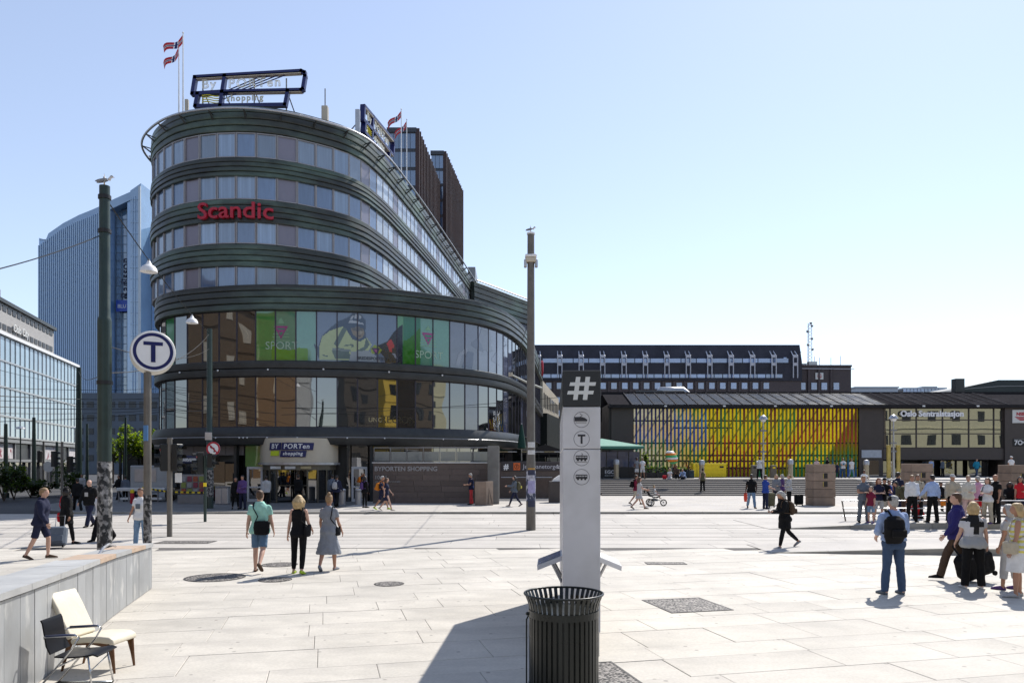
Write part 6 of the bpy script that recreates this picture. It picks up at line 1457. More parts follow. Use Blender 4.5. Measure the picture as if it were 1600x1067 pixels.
# cafe terrace behind the metro sign
b = MB(); b.box((X(766,52),52,PZ),(X(903,52),64,Zp(721.5,52)-.02)); o = b.build('cafe_terrace', m_wallbr); struct(o)
ctz = Zp(721.5,52)-.02
for i, (px, Y) in enumerate(((786,53),(800,53.2),(822,53),(842,53.3),(858,53),(871,53.2))):
    t = thing('cafe_table', ('cafe table on the terrace above the metro sign, number of places set, at the left end','small cafe table left of the closed parasol','cafe table just behind the tall grey pole','cafe table just right of the tall grey pole','cafe table with wooden top near the totem','cafe table half hidden by the totem')[i], 'table', (X(px,Y),Y,ctz)); 
    if i == 0: t['label'] = 'cafe table at the left end of the terrace above the metro sign'
    b = MB(); b.bbox((-.35,-.35,.70),(.35,.35,.74), .01); b.build('top', m_offw if i % 2 else mat('pale_wood_top', (0.42,0.36,0.2), .5), t); b = MB(); b.tube([(0,0,0),(0,0,.7)], .03, 6); b.lathe([(.25,0),(.25,.03),(0,.03)], 10); b.build('stem', m_black, t)
def parasol(px, Y, z0, ytop, w, label, mcol, closed=False):
    t = thing('parasol', label, 'parasol', (X(px,Y),Y,z0)); h = Zp(ytop,Y)-z0; b = MB(); b.tube([(0,0,0),(0,0,h)], .04, 8); b.build('pole', m_alu, t); b = MB(); b.bbox((-.4,-.4,0),(.4,.4,.1), .02); b.build('base', m_black, t)
    b = MB()
    if closed: b.lathe([(.0,h),(.07,h-.15),(.20,h-.9),(.30,h-1.7),(.24,h-1.75),(0,h-1.6)], 14); o = b.build('folded_canopy', mcol, t); smooth_by_angle(o.data, 30)
    else:
        r = w/2; b.add([(-r,-r,h-.75),(r,-r,h-.75),(r,r,h-.75),(-r,r,h-.75),(0,0,h),(-r,-r,h-.95),(r,-r,h-.95),(r,r,h-.95),(-r,r,h-.95)], [(0,1,4),(1,2,4),(2,3,4),(3,0,4),(0,1,6,5),(1,2,7,6),(2,3,8,7),(3,0,5,8)]); b.build('canopy', mcol, t)
        for sx, sy in ((-1,-1),(1,-1),(1,1),(-1,1)): b = MB(); b.tube([(0,0,h-.1),(sx*r*.98,sy*r*.98,h-.78)], .02, 5); b.build('rib', m_alu, t)
m_dgr = mat('dark_green_canvas', (0.010,0.045,0.034), .9, var=.1); m_lgr = mat('sea_green_canvas', (0.09,0.26,0.19), .7, var=.06)
parasol(815, 53.0, ctz, 661, 0, 'tall folded dark green parasol on the terrace', m_dgr, True)
parasol(940, 69, TZ, 685, 6.6, 'wide open sea green parasol by the station steps', m_lgr)
parasol(852, 57, ctz, 694, 4.0, 'black open parasol over the cafe behind the grey pole', mat('black_canvas', (0.010,0.010,0.011), .95, spec=0.0))
# cafe screen with the menu board
cs = thing('cafe_screen', 'dark cafe windscreen with railing and white EGON lettering', 'screen', (X(930,66.2), 66.2, TZ)); cw_ = X(1000,66.2)-X(930,66.2)
b = MB(); b.box((0,0,0),(cw_,.06,.95)); b.build('lower_panel', m_black, cs)
for k in range(4): b = MB(); x0 = cw_*k/4; b.box((x0+.04,.01,1.0),(x0+cw_/4-.04,.04,2.3)); b.build('glass_pane', m_glassv, cs); b = MB(); b.box((x0-.03,-.02,0),(x0+.03,.08,2.35)); b.build('post', m_black, cs)
flat_text('EGON', .42, (.82,-.012,.42), m_white, cs, bold=.01); flat_text('RESTAURANT', .15, (.82,-.012,.20), m_white, cs)
rl = thing('cafe_railing', 'dark post and rail fence with planters left of the yellow container', 'railing', (X(1002,66.8), 66.8, TZ)); rw = X(1076,66.8)-X(1002,66.8)
for k in range(4): x = rw*k/3; b = MB(); b.box((x-.04,-.04,0),(x+.04,.04,1.55)); b.build('post', m_black, rl)
for z in (.75,1.55): b = MB(); b.box((0,-.03,z-.03),(rw,.03,z+.03)); b.build('rail', m_black, rl)
b = MB(); b.box((0,.1,0),(rw,.4,.5)); b.build('planter_box', m_black, rl)
yc = thing('yellow_container', 'bright yellow ribbed container standing before the coloured slats', 'container', (X(1083,70), 70, TZ)); yw = X(1135,70)-X(1083,70); yh = Zp(723.5,70)-TZ
b = MB(); b.bbox((0,0,.05),(yw,2,yh), .03); b.build('body', m_yellow, yc)
for z in (.35,.75,1.1): b = MB(); b.box((.5,-.03,z-.03),(yw-.02,-.003,z+.03)); b.build('rib', m_yellow, yc)
b = MB(); b.box((.25,-.02,.05),(.42,-.004,yh-.05)); b.build('door_edge', mat('deep_yellow', (0.55,0.40,0.01), .5), yc); b = MB(); b.box((yw-.62,-.02,yh-.42),(yw-.25,-.004,yh-.2)); b.build('label', m_black, yc)
def bollard(px, Y, ytop, label):
    t = thing('light_bollard', label, 'bollard', (X(px,Y),Y,TZ), group='steel light bollards on the station terrace'); h = Zp(ytop,Y)-TZ
    b = MB(); b.lathe([(.27,0),(.27,.12),(.22,.16),(.22,h*.72)], 14); b.build('shaft', mat('brushed_brass', (0.38,0.33,0.24), .4, .6, var=.15), t); b = MB(); b.lathe([(.26,h*.72),(.26,h*.90),(.2,h*.97),(0,h)], 14); b.build('head', m_alu, t)
    for o in t.children: smooth_by_angle(o.data, 40)
bollard(963, 65, 717, 'steel light bollard in front of the EGON screen'); bollard(1096.5, 66, 718, 'steel light bollard before the yellow container'); bollard(1235, 67, 717, 'steel light bollard right of the man in white shirt'); bollard(1353.5, 67, 718, 'steel light bollard in front of the pale panel on brown wall')
for px, lab in ((1208,'grey terrace litter bin left of a light bollard'),(1178,'grey terrace litter bin behind the man in white shirt')):
    t = thing('terrace_bin', lab, 'litter bin', (X(px,68),68,TZ)); b = MB(); b.bbox((-.24,-.24,0),(.24,.24,1.15), .03); b.build('body', m_postg, t); b = MB(); b.box((-.12,-.255,.85),(.12,-.245,1.0)); b.build('slot', m_yellow if px > 1200 else m_black, t)
for px, yt, lab in ((1192.5,648,'globe topped lamp post in front of the coloured slats'),(1396,647,'globe topped lamp post before the station entrance')):
    Y = 67; t = thing('terrace_lamp', lab, 'street lamp', (X(px,Y),Y,TZ)); h = Zp(yt,Y)-TZ; b = MB(); b.lathe([(.12,0),(.10,h*.4),(.075,h*.45),(.06,h-.4)], 12); b.build('post', m_alu, t)
    b = MB(); b.lathe([(0,h),(.22,h-.12),(.37,h-.34),(.40,h-.40),(0,h-.40)], 18); b.build('hood', m_alu, t); b = MB(); b.lathe([(.30,h-.405),(.16,h-.62),(.0,h-.64)], 14); b.build('globe', m_white, t)
    if px > 1300:
        for s in (-1,1): b = MB(); b.bbox((s*.42-.15,-.1,0),(s*.42+.15,.1,h*.52), .02); b.build('brass_fin', mat('brass_sheet', (0.45,0.36,0.12), .35, .5), t)
    for z in (.42,.55,.75): b = MB(); b.cbox((0,0,h*z),(.5,.18,.14)); b.build('bracket', m_frame, t)
# stone pillars with slots
for px, Y, yt, lab in ((1281.5,43,725,'square brown stone pillar with two dark slots, leftmost of three'),(1432.5,43.6,724,'square brown stone pillar behind the crowd, middle of three'),(1586,43.2,726,'square brown stone pillar at the right edge of the picture')):
    t = thing('stone_pillar', lab, 'pillar', (X(px,Y),Y,PZ), group='brown stone pillars along the station steps'); H2 = Zp(yt,Y)-PZ; w = 1.20; n = 5
    for j in range(n):
        z0 = H2*j/n; z1 = H2*(j+1)/n; w2 = w/2 + (.015 if j % 2 else 0); b = MB(); b.bbox((-w2,-w2,z0+.006),(w2,w2,z1-.004), .02); b.build('stone_block', m_stonebr, t)
    for j in (3,4):
        zc_ = H2*(j-.5+.1)/n + (0 if j < 4 else 0); b = MB(); b.box((-.05,-w/2-.03,zc_-.14),(.16,-w/2-.016,zc_+.14)); sl = b.build('slot', m_black, t); b = MB(); b.box((-.09,-w/2-.03,zc_-.14),(-.055,-w/2-.017,zc_+.14)); b.build('slot_edge', mat('brass_sheet', (0,0,0)), sl)
# railing on the far tram platform
rg = thing('platform_railing', 'grey tubular railing along the tram platform behind the crowd', 'railing', (X(1318,30.2), 30.2, 0)); rW = X(1640,30.2)-X(1318,30.2); zt_ = Zp(782,30.2)
for k in range(5):
    x = rW*k/4; z0 = .05 + .18*min(1, k/1.5); b = MB(); b.tube([(x+(.10 if k == 0 else 0),0,z0),(x-(.06 if k == 0 else 0),0,zt_)], .03, 8); b.build('post', m_postg, rg)
for dz in (0,-.30,-.60): b = MB(); b.tube([(-.06,0,zt_+dz),(rW,0,zt_+dz)], .022, 8); b.build('rail', m_alu, rg)
rg2 = thing('platform_railing', 'low grey rail on the nearer platform edge at far right', 'railing', (X(1515,27.9), 27.9, .23)); 
for k in range(3): x = 2.4*k; b = MB(); b.tube([(x,0,-.2),(x,0,.28)], .03, 8); b.build('post', m_postg, rg2)
b = MB(); b.bbox((-.1,-.05,.24),(5.2,.05,.32), .01); b.build('rail', m_postg, rg2)
# striped balloon
bl_ = thing('striped_balloon', 'orange white and green striped foil balloon over the seated people', 'balloon', (X(1047,60), 60, Zp(714,60)))
for k, m_ in enumerate((m_white, mat('orange_foil', (0.75,0.22,0.02), .3), mat('green_foil', (0.05,0.42,0.14), .3), m_white, mat('orange_foil', (0,0,0)), mat('green_foil', (0,0,0)))):
    z1 = .48 - .17*k; z0 = z1-.17; r = lambda z: .46*math.sqrt(max(.02, 1-(z/.56)**2)); b = MB(); b.lathe([(r(z0),z0),(r((z0+z1)/2),(z0+z1)/2),(r(z1),z1)], 16, c=(.05*k,0,0)); b.build('stripe', m_, bl_, smooth=True)
b = MB(); b.tube([(.2,0,-.5),(.1,0,-1.1)], .01, 4); b.build('string', m_white, bl_)
# kiosk sign and street clutter left of the hotel
ks = thing('kiosk_sign', 'blue kiosk lightbox reading NARVESEN with a red end', 'sign', (X(279,45.5), 45.5, Zp(724,45.5))); kw = X(317,45.5)-X(279,45.5)
b = MB(); b.bbox((0,0,0),(kw,.2,.46), .05); b.build('lightbox', mat('kiosk_blue', (0.01,0.02,0.07), .35), ks); vs, _ = text_geo('NARVESEN', 1, 0); wd = max(v[0] for v in vs); flat_text('NARVESEN', kw*.74/wd, (.08,-.008,.14), m_offw, ks, bold=.02, depth=.003)
b = MB(); b.tube([(kw-.22,-.012,.23),(kw-.22,-.004,.23)], .15, 16); b.build('red_disc', m_red, ks)
mb_ = thing('magazine_stand', 'kiosk stand stacked with orange and yellow magazines', 'stand', (X(300,44.9), 44.9, PZ)); b = MB(); b.bbox((-.75,-.25,0),(.75,.25,.5), .02); b.bbox((-.75,.1,.5),(.75,.25,1.7), .02); b.build('rack', m_frame, mb_)
for i in range(4):
    for j in range(3): b = MB(); b.cbox((-.52+.35*i,.06,.72+.36*j),(.26,.03,.30), M=Matrix.Rotation(R(-8),3,'X')); b.build('magazine', mat('magazine_%s' % 'orange lime white red'.split()[(i+j)%4], ((0.30,0.07,0.03),(0.20,0.24,0.05),(0.25,0.25,0.25),(0.20,0.03,0.05))[(i+j)%4], .5), mb_)
cr = thing('market_stall', 'grey market stall trailer with white counter parked by the hotel corner', 'stall', (X(203,48), 48, 0)); w_ = X(262,48)-X(203,48)
b = MB(); b.bbox((0,0,.9),(w_,2,Zp(727,48)), .05); b.build('body', mat('stall_grey', (0.33,0.34,0.34), .5, var=.1), cr); b = MB(); b.bbox((.3,-.03,1.3),(w_*.7,-.005,2.1), .01); b.build('hatch', m_alu, cr); b = MB(); b.bbox((-.4,-.9,.75),(w_+.2,-.1,.95), .02); b.bbox((-.2,-.8,.2),(w_,-.3,.35), .02); b.build('counter', m_offw, cr)
for k in range(3): b = MB(); b.tube([(.3+k*1.0,.4,.25),(.3+k*1.0,.55,.25)], .25, 14); b.build('wheel', m_black, cr)
for k in range(5): b = MB(); b.box((-.3+k*.6,-.85,0),(-.24+k*.6,-.79,.75)); b.build('leg', m_frame, cr)
tp = MB(); n_ = 26; pa = [Vector((X(222,44),44,1.05)), Vector((X(265,43),43,.85)), Vector((X(322,41.5),41.5,.86))]
for a, e in zip(pa, pa[1:]):
    for k in range(n_//2):
        p_, q_ = a.lerp(e, k/(n_//2)), a.lerp(e, (k+1)/(n_//2)); tp.add([(p_.x,p_.y,p_.z-.05),(q_.x,q_.y,q_.z-.05),(q_.x,q_.y,q_.z+.05),(p_.x,p_.y,p_.z+.05)], [(0,1,2,3)], k % 2)
tag(tp.build('barrier_tape', [m_yellow, m_black]), 'yellow and black barrier tape strung across the kiosk corner', 'tape')
t = thing('warning_post', 'short red warning post with yellow top near the stall', 'post', lit(206.5, 45)); b = MB(); b.lathe([(.14,0),(.12,.05),(.11,.72)], 10); b.build('post', m_red, t); b = MB(); b.lathe([(.112,.72),(.112,.9),(0,.93)], 10); b.build('band', m_yellow, t)
for px, lab in ((343,'grey waste bin by the kiosk, left of a pair'),(353,'grey waste bin by the kiosk, right of a pair')):
    t = thing('waste_bin', lab, 'waste bin', (X(px,44.3),44.3,PZ)); b = MB(); b.bbox((-.19,-.2,0),(.19,.2,.95), .03); b.build('body', m_alu, t); b = MB(); b.bbox((-.2,-.21,.95),(.2,.21,1.02), .02); b.build('lid', m_frame, t)
for px, lab in ((535,'pale waste bin right of the revolving door'),(560,'grey waste bin beside the right hand white door')):
    t = thing('waste_bin', lab, 'waste bin', (X(px,43.8),43.8,PZ)); b = MB(); b.lathe([(.2,0),(.2,.85),(.17,.9),(0,.9)], 14); b.build('body', m_alu, t); b = MB(); b.lathe([(.21,.72),(.21,.8)], 14); b.build('band', m_frame, t)

# ------------------------------------------------------------------ trees and shrubs
def leaves(name, par, m, centre, rad, n, size, seed, clumps=9, spread=.55):
    r_ = random.Random(seed); cl = []
    for k in range(clumps):
        d = Vector((r_.gauss(0,1), r_.gauss(0,1), r_.gauss(0,1))).normalized() * r_.uniform(.25, .8); cl.append((Vector((centre[0]+d.x*rad[0], centre[1]+d.y*rad[1], centre[2]+d.z*rad[2])), r_.uniform(.28,.5)))
    b = MB()
    for k in range(n):
        c, s = cl[r_.randrange(clumps)]; d = Vector((r_.gauss(0,1), r_.gauss(0,1), r_.gauss(0,1))).normalized() * (r_.random()**.45) * s
        p_ = c + Vector((d.x*rad[0], d.y*rad[1], d.z*rad[2])); M_ = Matrix.Rotation(r_.uniform(0,6.3),3,'Z') @ Matrix.Rotation(r_.uniform(-1.1,1.1),3,'X'); w = size*r_.uniform(.6,1.3)
        b.add([p_ + M_ @ Vector(v) for v in ((0,-w,0),(w*.55,0,w*.12),(0,w,0),(-w*.55,0,w*.12))], [(0,1,2,3)], k % 3 if True else 0)
    return b.build(name, m, par, normals=False)
def leafmat(nm, c, tr=.35):
    m = mat(nm, c, .55, var=.25, scale=2); nt = m.node_tree; b = nt.nodes['Principled BSDF']; out = nt.nodes['Material Output']
    t = nt.nodes.new('ShaderNodeBsdfTranslucent'); t.inputs['Color'].default_value = (min(.9,c[0]*5), min(.9,c[1]*4.4), c[2]*1.5, 1); mx = nt.nodes.new('ShaderNodeMixShader'); mx.inputs['Fac'].default_value = tr
    nt.links.new(b.outputs[0], mx.inputs[1]); nt.links.new(t.outputs[0], mx.inputs[2]); nt.links.new(mx.outputs[0], out.inputs['Surface']); return m
LF = [leafmat('leaf_bright', (0.075,0.115,0.012), .5), leafmat('leaf_mid', (0.05,0.085,0.012), .45), leafmat('leaf_dark', (0.03,0.055,0.01), .4)]
LS = [leafmat('shrub_bright', (0.075,0.12,0.02), .5), leafmat('shrub_mid', (0.03,0.055,0.014), .35), leafmat('shrub_dark', (0.018,0.034,0.012), .3)]
m_bark = mat('bark', (0.06,0.045,0.035), .9, var=.3, scale=8, bump=.4)
def tree(px, Y, h, r, label, seed, n=1500):
    t = thing('street_tree', label, 'tree', lit(px, Y)); b = MB(); rr = random.Random(seed); b.tube([(0,0,0),(.05,.02,h*.3),(.0,.0,h*.55),(.1,0,h*.85)], [.17,.13,.10,.04], 8)
    for k in range(6): a = rr.uniform(0,6.3); z = h*rr.uniform(.38,.6); b.tube([(0,0,z),(math.cos(a)*r*.4,math.sin(a)*r*.4,z+h*.14),(math.cos(a)*r*.75,math.sin(a)*r*.75,z+h*.2)], [.07,.045,.02], 6)
    b.build('trunk', m_bark, t); leaves('crown', t, LF, (0,0,h*.70), (r,r,h*.32), n, .20, seed, 11)
tree(196, 84, 6.6, 2.3, 'bright green street tree behind the sticker covered pole', 1); tree(222, 88, 7.4, 2.0, 'bright green street tree behind the metro sign pole', 2); tree(247, 92, 6.4, 2.2, 'green street tree touching the hotel corner', 3); tree(176, 96, 6.0, 2.2, 'green street tree farther back, left of the tree row', 4, 1200)
def shrub(px, Y, h, r, label, seed, dark=False, n=900):
    t = thing('shrub', label, 'shrub', lit(px, Y)); b = MB(); rr = random.Random(seed)
    for k in range(6): a = rr.uniform(0,6.3); b.tube([(0,0,0),(math.cos(a)*r*.5,math.sin(a)*r*.5,h*.7)], [.04,.012], 5)
    b.build('stems', m_bark, t); leaves('foliage', t, (LS[1:] + LS[2:]) if dark else LS, (0,0,h*.55), (r,r,h*.5), n, .13, seed, 8)
shrub(22, 52, 2.4, 1.2, 'green shrub with bright leaves at the left edge', 11); shrub(6, 50, 2.6, 1.3, 'dark shrub cut by the left edge of the picture', 12, True); shrub(48, 56, 1.5, 1.3, 'low dark shrub in front of the pale pole sign', 13, True); shrub(62, 57, 1.3, 1.2, 'low dark shrub right beside the street pole', 14, True); shrub(108, 58, 2.6, 1.6, 'dark bush behind the far traffic light', 15, True)
t = thing('round_sign', 'small round white sign on a post among the shrubs', 'sign', lit(76, 60)); b = MB(); b.tube([(0,0,0),(0,0,2.3)], .04, 6); b.build('post', m_frame, t); b = MB(); b.tube([(0,-.06,2.2),(0,-.04,2.2)], .42, 20); b.build('disc', m_offw, t)
t = thing('shrub_tub', 'dark tub with red flowers at the cafe railing end', 'planter', (X(1077,67.2),67.2,TZ)); b = MB(); b.bbox((-.35,-.35,0),(.35,.35,.7), .03); b.build('tub', mat('teal_tub', (0.012,0.03,0.045), .5), t); leaves('flowers', t, [LS[0], mat('red_petal', (0.5,0.02,0.02), .6), mat('yellow_petal', (0.6,0.4,0.02), .6)], (0,0,.95), (.4,.4,.35), 260, .07, 5, 6)
t = thing('climbing_plant', 'tall leafy plant beside the green parasol', 'plant', (X(1009,66.2),66.2,TZ)); b = MB(); b.tube([(0,0,0),(.1,0,1.2),(-.05,0,2.3)], [.04,.03,.01], 6); b.build('stem', m_bark, t); leaves('foliage', t, LS, (0,0,1.5), (.38,.38,1.0), 320, .11, 6, 7)
for k, px in enumerate((1016,1028,1040,1058,1068)):
    t = thing('terrace_plant', ('potted plant nearest the leafy climber','potted plant left of the balloon','potted plant below the balloon','potted plant behind the seated pair','potted plant beside the flower tub')[k], 'plant', (X(px,67.05),67.05,TZ+.5)); leaves('foliage', t, LS, (0,0,.25), (.42,.35,.35), 160, .09, 20+k, 5); b = MB(); b.lathe([(.15,0),(.19,.16),(0,.16)], 8); b.build('pot', m_black, t)
# ================================================================== people
def mth(nm, c, r=.85, var=.12, scale=9, bump=.25): return mat('cloth_'+nm, c, r, var=var, scale=scale, bump=bump, bscale=14, spec=.25)
SKIN = {'pale': mat('skin_pale', (0.50,0.30,0.22), .55, var=.06), 'tan': mat('skin_tan', (0.38,0.20,0.13), .55, var=.06), 'brown': mat('skin_brown', (0.16,0.08,0.05), .55, var=.06), 'dark': mat('skin_dark', (0.06,0.032,0.022), .5, var=.06)}
HAIR = {'blond': mat('hair_blond', (0.44,0.31,0.15), .55, var=.3, scale=14, bump=.5, bscale=60), 'brown': mat('hair_brown', (0.075,0.038,0.018), .5, var=.3, scale=14, bump=.5, bscale=60), 'dark': mat('hair_dark', (0.018,0.013,0.011), .45, var=.3, scale=14, bump=.5, bscale=60),
        'grey': mat('hair_grey', (0.36,0.35,0.33), .6, var=.3, scale=14, bump=.5, bscale=60), 'red': mat('hair_red', (0.20,0.065,0.025), .5, var=.3, scale=14, bump=.5, bscale=60), 'sand': mat('hair_sand', (0.24,0.15,0.075), .5, var=.3, scale=14, bump=.5, bscale=60)}
CL = {'navy': (0.016,0.019,0.045), 'black': (0.006,0.006,0.007), 'white': (0.66,0.66,0.66), 'mint': (0.30,0.55,0.46), 'denim': (0.045,0.075,0.14), 'ldenim': (0.16,0.25,0.37), 'blueshorts': (0.10,0.17,0.26), 'grey': (0.20,0.21,0.23), 'greydress': (0.22,0.235,0.265),
      'shirtblue': (0.26,0.34,0.52), 'skyshirt': (0.33,0.43,0.66), 'indigo': (0.025,0.022,0.12), 'cream': (0.60,0.56,0.47), 'beige': (0.42,0.37,0.28), 'pink': (0.56,0.30,0.40), 'red': (0.50,0.02,0.03), 'maroon': (0.17,0.015,0.04), 'teal': (0.02,0.22,0.33), 'royal': (0.025,0.06,0.30),
      'coral': (0.52,0.05,0.055), 'lgrey': (0.40,0.40,0.40), 'olive': (0.09,0.085,0.05), 'yellow': (0.62,0.55,0.10), 'rose': (0.58,0.42,0.40), 'slate': (0.11,0.13,0.16), 'purple': (0.09,0.05,0.16), 'orange': (0.6,0.2,0.02), 'brownc': (0.07,0.045,0.03)}
def cm(n): return mth(n, CL[n])
def remesh(b, vox, name, m, par, smooth_it=3, extra=None, disp=0.0):
    me = b.mesh(name, m, True); o = bpy.data.objects.new(name, me); C.objects.link(o)
    md = o.modifiers.new('r', 'REMESH'); md.mode = 'VOXEL'; md.voxel_size = vox; md.use_smooth_shade = True
    if smooth_it: s_ = o.modifiers.new('s', 'SMOOTH'); s_.factor = .5; s_.iterations = smooth_it
    REQ.append((o, m, par, extra, disp)); return o
REQ = []
def flush():
    dg = bpy.context.evaluated_depsgraph_get(); dg.update()
    for o, m, par, extra, disp in REQ:
        me = bpy.data.meshes.new_from_object(o.evaluated_get(dg)); old = o.data; o.modifiers.clear(); o.data = me; bpy.data.meshes.remove(old)
        if not me.materials: me.materials.append(m)
        if disp:
            n_ = len(me.vertices); co = [0.0]*(3*n_); me.vertices.foreach_get('co', co); nn = [0.0]*(3*n_); me.vertices.foreach_get('normal', nn); sd_ = (hash(o.name) % 97)*.37
            for i in range(n_):
                x, y, z = co[3*i:3*i+3]; d = disp*(mnoise.noise(Vector((x*9+sd_, y*9, z*5.5+x*3))) + .55*mnoise.noise(Vector((x*17+z*9, y*17+sd_, z*13))))
                for k in range(3): co[3*i+k] += nn[3*i+k]*d
            me.vertices.foreach_set('co', co)
        if extra:
            bm = bmesh.new(); bm.from_mesh(me); b0 = len(bm.verts)
            vv = [bm.verts.new(v) for v in extra.v]
            for f in extra.f:
                try: bm.faces.new([vv[i] for i in f])
                except ValueError: pass
            bm.to_mesh(me); bm.free()
        me.polygons.foreach_set('use_smooth', [True]*len(me.polygons)); me.update(); o.parent = par
    REQ.clear()
def person(pos, heading, h, label, top=('black','tee'), bot=('denim','trousers'), hair=('brown','short'), skin='pale', pose=None, female=False, build=1.0, shoes='black', detail=1, extras=(), group=None, lean=0, yaw=0, nod=0, settle=True, cat='person', zsit=None):
    """a figure facing +y in its own frame, turned to heading (degrees, 0 = away from the camera, 90 = to the left)"""
    pose = dict(pose or {}); S = h/1.75; vox = {2: .0155, 1: .022, 0: .034}[detail]*S
    t = thing('person', label, cat, pos, rz=R(heading), group=group)
    B = build; hipw = .092*(1.06 if female else 1); shw = (.155 if female else .176)*B**.5
    LT = Matrix.Rotation(R(-lean), 3, 'X'); pel = Vector((0,0,.95))
    def up(p): return pel + LT @ (Vector(p)-pel)
    aL = pose.get('aL', (5,6,12,0)); aR = pose.get('aR', (-5,6,12,0)); lL = pose.get('lL', (0,2,2)); lR = pose.get('lR', (0,2,2))
    J = {}
    for sd_, a in (('L', aL), ('R', aR)):
        s = -1 if sd_ == 'L' else 1
        sh = up((s*shw, 0, 1.415))
        d = Vector((0,0,-1)); M_ = Matrix.Rotation(R(-s*a[1]), 3, 'Y') @ Matrix.Rotation(R(a[0]), 3, 'X'); d1 = M_ @ d
        el = sh + d1*.285; d2 = Matrix.Rotation(R(-s*a[1]), 3, 'Y') @ Matrix.Rotation(R(s*a[3]), 3, 'Z') @ Matrix.Rotation(R(a[0]+a[2]), 3, 'X') @ d
        wr = el + d2*.245; J[sd_] = (sh, el, wr, d1, d2, s)
    K = {}
    for sd_, a in (('L', lL), ('R', lR)):
        s = -1 if sd_ == 'L' else 1; hp = pel + Vector((s*hipw, 0, -.03))
        d1 = Matrix.Rotation(R(-s*a[1]), 3, 'Y') @ Matrix.Rotation(R(a[0]), 3, 'X') @ Vector((0,0,-1)); kn = hp + d1*.43
        d2 = Matrix.Rotation(R(-s*a[1]), 3, 'Y') @ Matrix.Rotation(R(a[0]-a[2]), 3, 'X') @ Vector((0,0,-1)); an = kn + d2*.41
        pitch = a[3] if len(a) > 3 else max(-10, min(60, (a[2]-a[0])*.75 if a[2]-a[0] > 15 else 0)); fd = Matrix.Rotation(R(-pitch), 3, 'X') @ Vector((s*.12,1,0)).normalized(); K[sd_] = (hp, kn, an, fd, s)
    zmin = min(min(k[2].z-.075, (k[2]+k[3]*.17).z-.06) for k in K.values()); dz = -zmin
    if zsit is not None: dz = zsit/S - .86
    SM = Matrix.Scale(S, 4) @ Matrix.Translation((0,0,dz))
    def new(): b = MB(); b.T = SM; return b
    def cap(b, p, q, r0, r1, bulge=0, n=10):
        p, q = Vector(p), Vector(q); d = (q-p); L_ = d.length; d = d.normalized(); pts = [p-d*r0*.95, p-d*r0*.6, p, p.lerp(q,.35), p.lerp(q,.7), q, q+d*r1*.6, q+d*r1*.95]; rm = lambda u: r0+(r1-r0)*u
        b.tube(pts, [r0*.25, r0*.8, r0, rm(.35)+bulge, rm(.7)+bulge*.4, r1, r1*.8, r1*.25], n)
    def torso(b, g=0.0, z0=.88, z1=1.50, fem=female):
        pr = ([(.84,.15,.10,-.012),(.90,.172,.118,-.012),(.97,.168,.115,-.006),(1.07,.128,.094,.0),(1.16,.128,.095,.004),(1.27,.150,.112,.012),(1.36,.158,.100,.002),(1.41,.146,.086,-.006),(1.44,.115,.072,-.010),(1.475,.078,.06,-.012),(1.52,.05,.05,-.008)] if fem else
              [(.84,.15,.105,-.008),(.90,.165,.115,-.008),(.97,.160,.112,0),(1.07,.150,.105,.004),(1.16,.155,.110,.006),(1.27,.175,.120,.008),(1.36,.184,.112,.0),(1.41,.170,.094,-.006),(1.445,.132,.078,-.010),(1.485,.084,.064,-.012),(1.53,.058,.056,-.008)])
        rg = [(rx, ry, yo, z) for z, rx, ry, yo in pr if z0-.001 <= z <= z1+.05]
        vs = []; fs = []; n = 16
        for rx, ry, yo, z in rg:
            kx = B if z < 1.3 else B**.5
            for k in range(n):
                tt_ = 2*math.pi*k/n; c_, s_ = math.cos(tt_), math.sin(tt_); e_ = .85
                gz = g + (.022 if g and z < .95 and tk != 'dress' else (.010 if g and z < 1.0 else 0)); vs.append(up((math.copysign(abs(c_)**e_, c_)*(rx*kx+gz), math.copysign(abs(s_)**e_, s_)*(ry*B+gz)+yo, z)))
        for i in range(len(rg)-1):
            for k in range(n): k2 = (k+1)%n; fs.append((i*n+k,i*n+k2,(i+1)*n+k2,(i+1)*n+k))
        fs += [tuple(range(n))[::-1], tuple((len(rg)-1)*n+k for k in range(n))]; b.add(vs, fs)
    arm_r = (.047 if not female else .040)*B**.5; fore_r = (.038 if not female else .033)*B**.4; thigh = (.082 if not female else .085)*B**.6; calf = .052*B**.4
    HR = Matrix.Rotation(R(yaw), 3, 'Z') @ Matrix.Rotation(R(-nod-lean*.4), 3, 'X'); hc = up((0,.01,1.535)); 
    def hd(p): return hc + HR @ Vector(p)
    hk = 1.0 if h > 1.45 else 1.0 + (1.45-h)*.45
    # ---- body
    b = new(); torso(b); 
    b.tube([up((0,-.01,1.44)), hd((0,.0,.03)), hd((0,.01,.09))], [.060 if not female else .05, .055 if not female else .046, .052], 12)
    head = [(.015,-.02,.045,.05),(.035,.0,.060,.070),(.06,.012,.066,.082),(.095,.012,.072,.090),(.13,.006,.075,.096),(.165,-.002,.075,.097),(.20,-.008,.064,.084),(.222,-.01,.040,.055),(.232,-.01,.014,.02)]
    vs = []; fs = []; n = 16
    for z, yo, rx, ry in head:
        for k in range(n): a_ = 2*math.pi*k/n; vs.append(hd((rx*math.cos(a_)*hk, (ry*math.sin(a_)+yo)*hk+.01, z*hk)))
    for i in range(len(head)-1):
        for k in range(n): k2 = (k+1)%n; fs.append((i*n+k,i*n+k2,(i+1)*n+k2,(i+1)*n+k))
    fs += [tuple(range(n))[::-1], tuple((len(head)-1)*n+k for k in range(n))]; b.add(vs, fs)
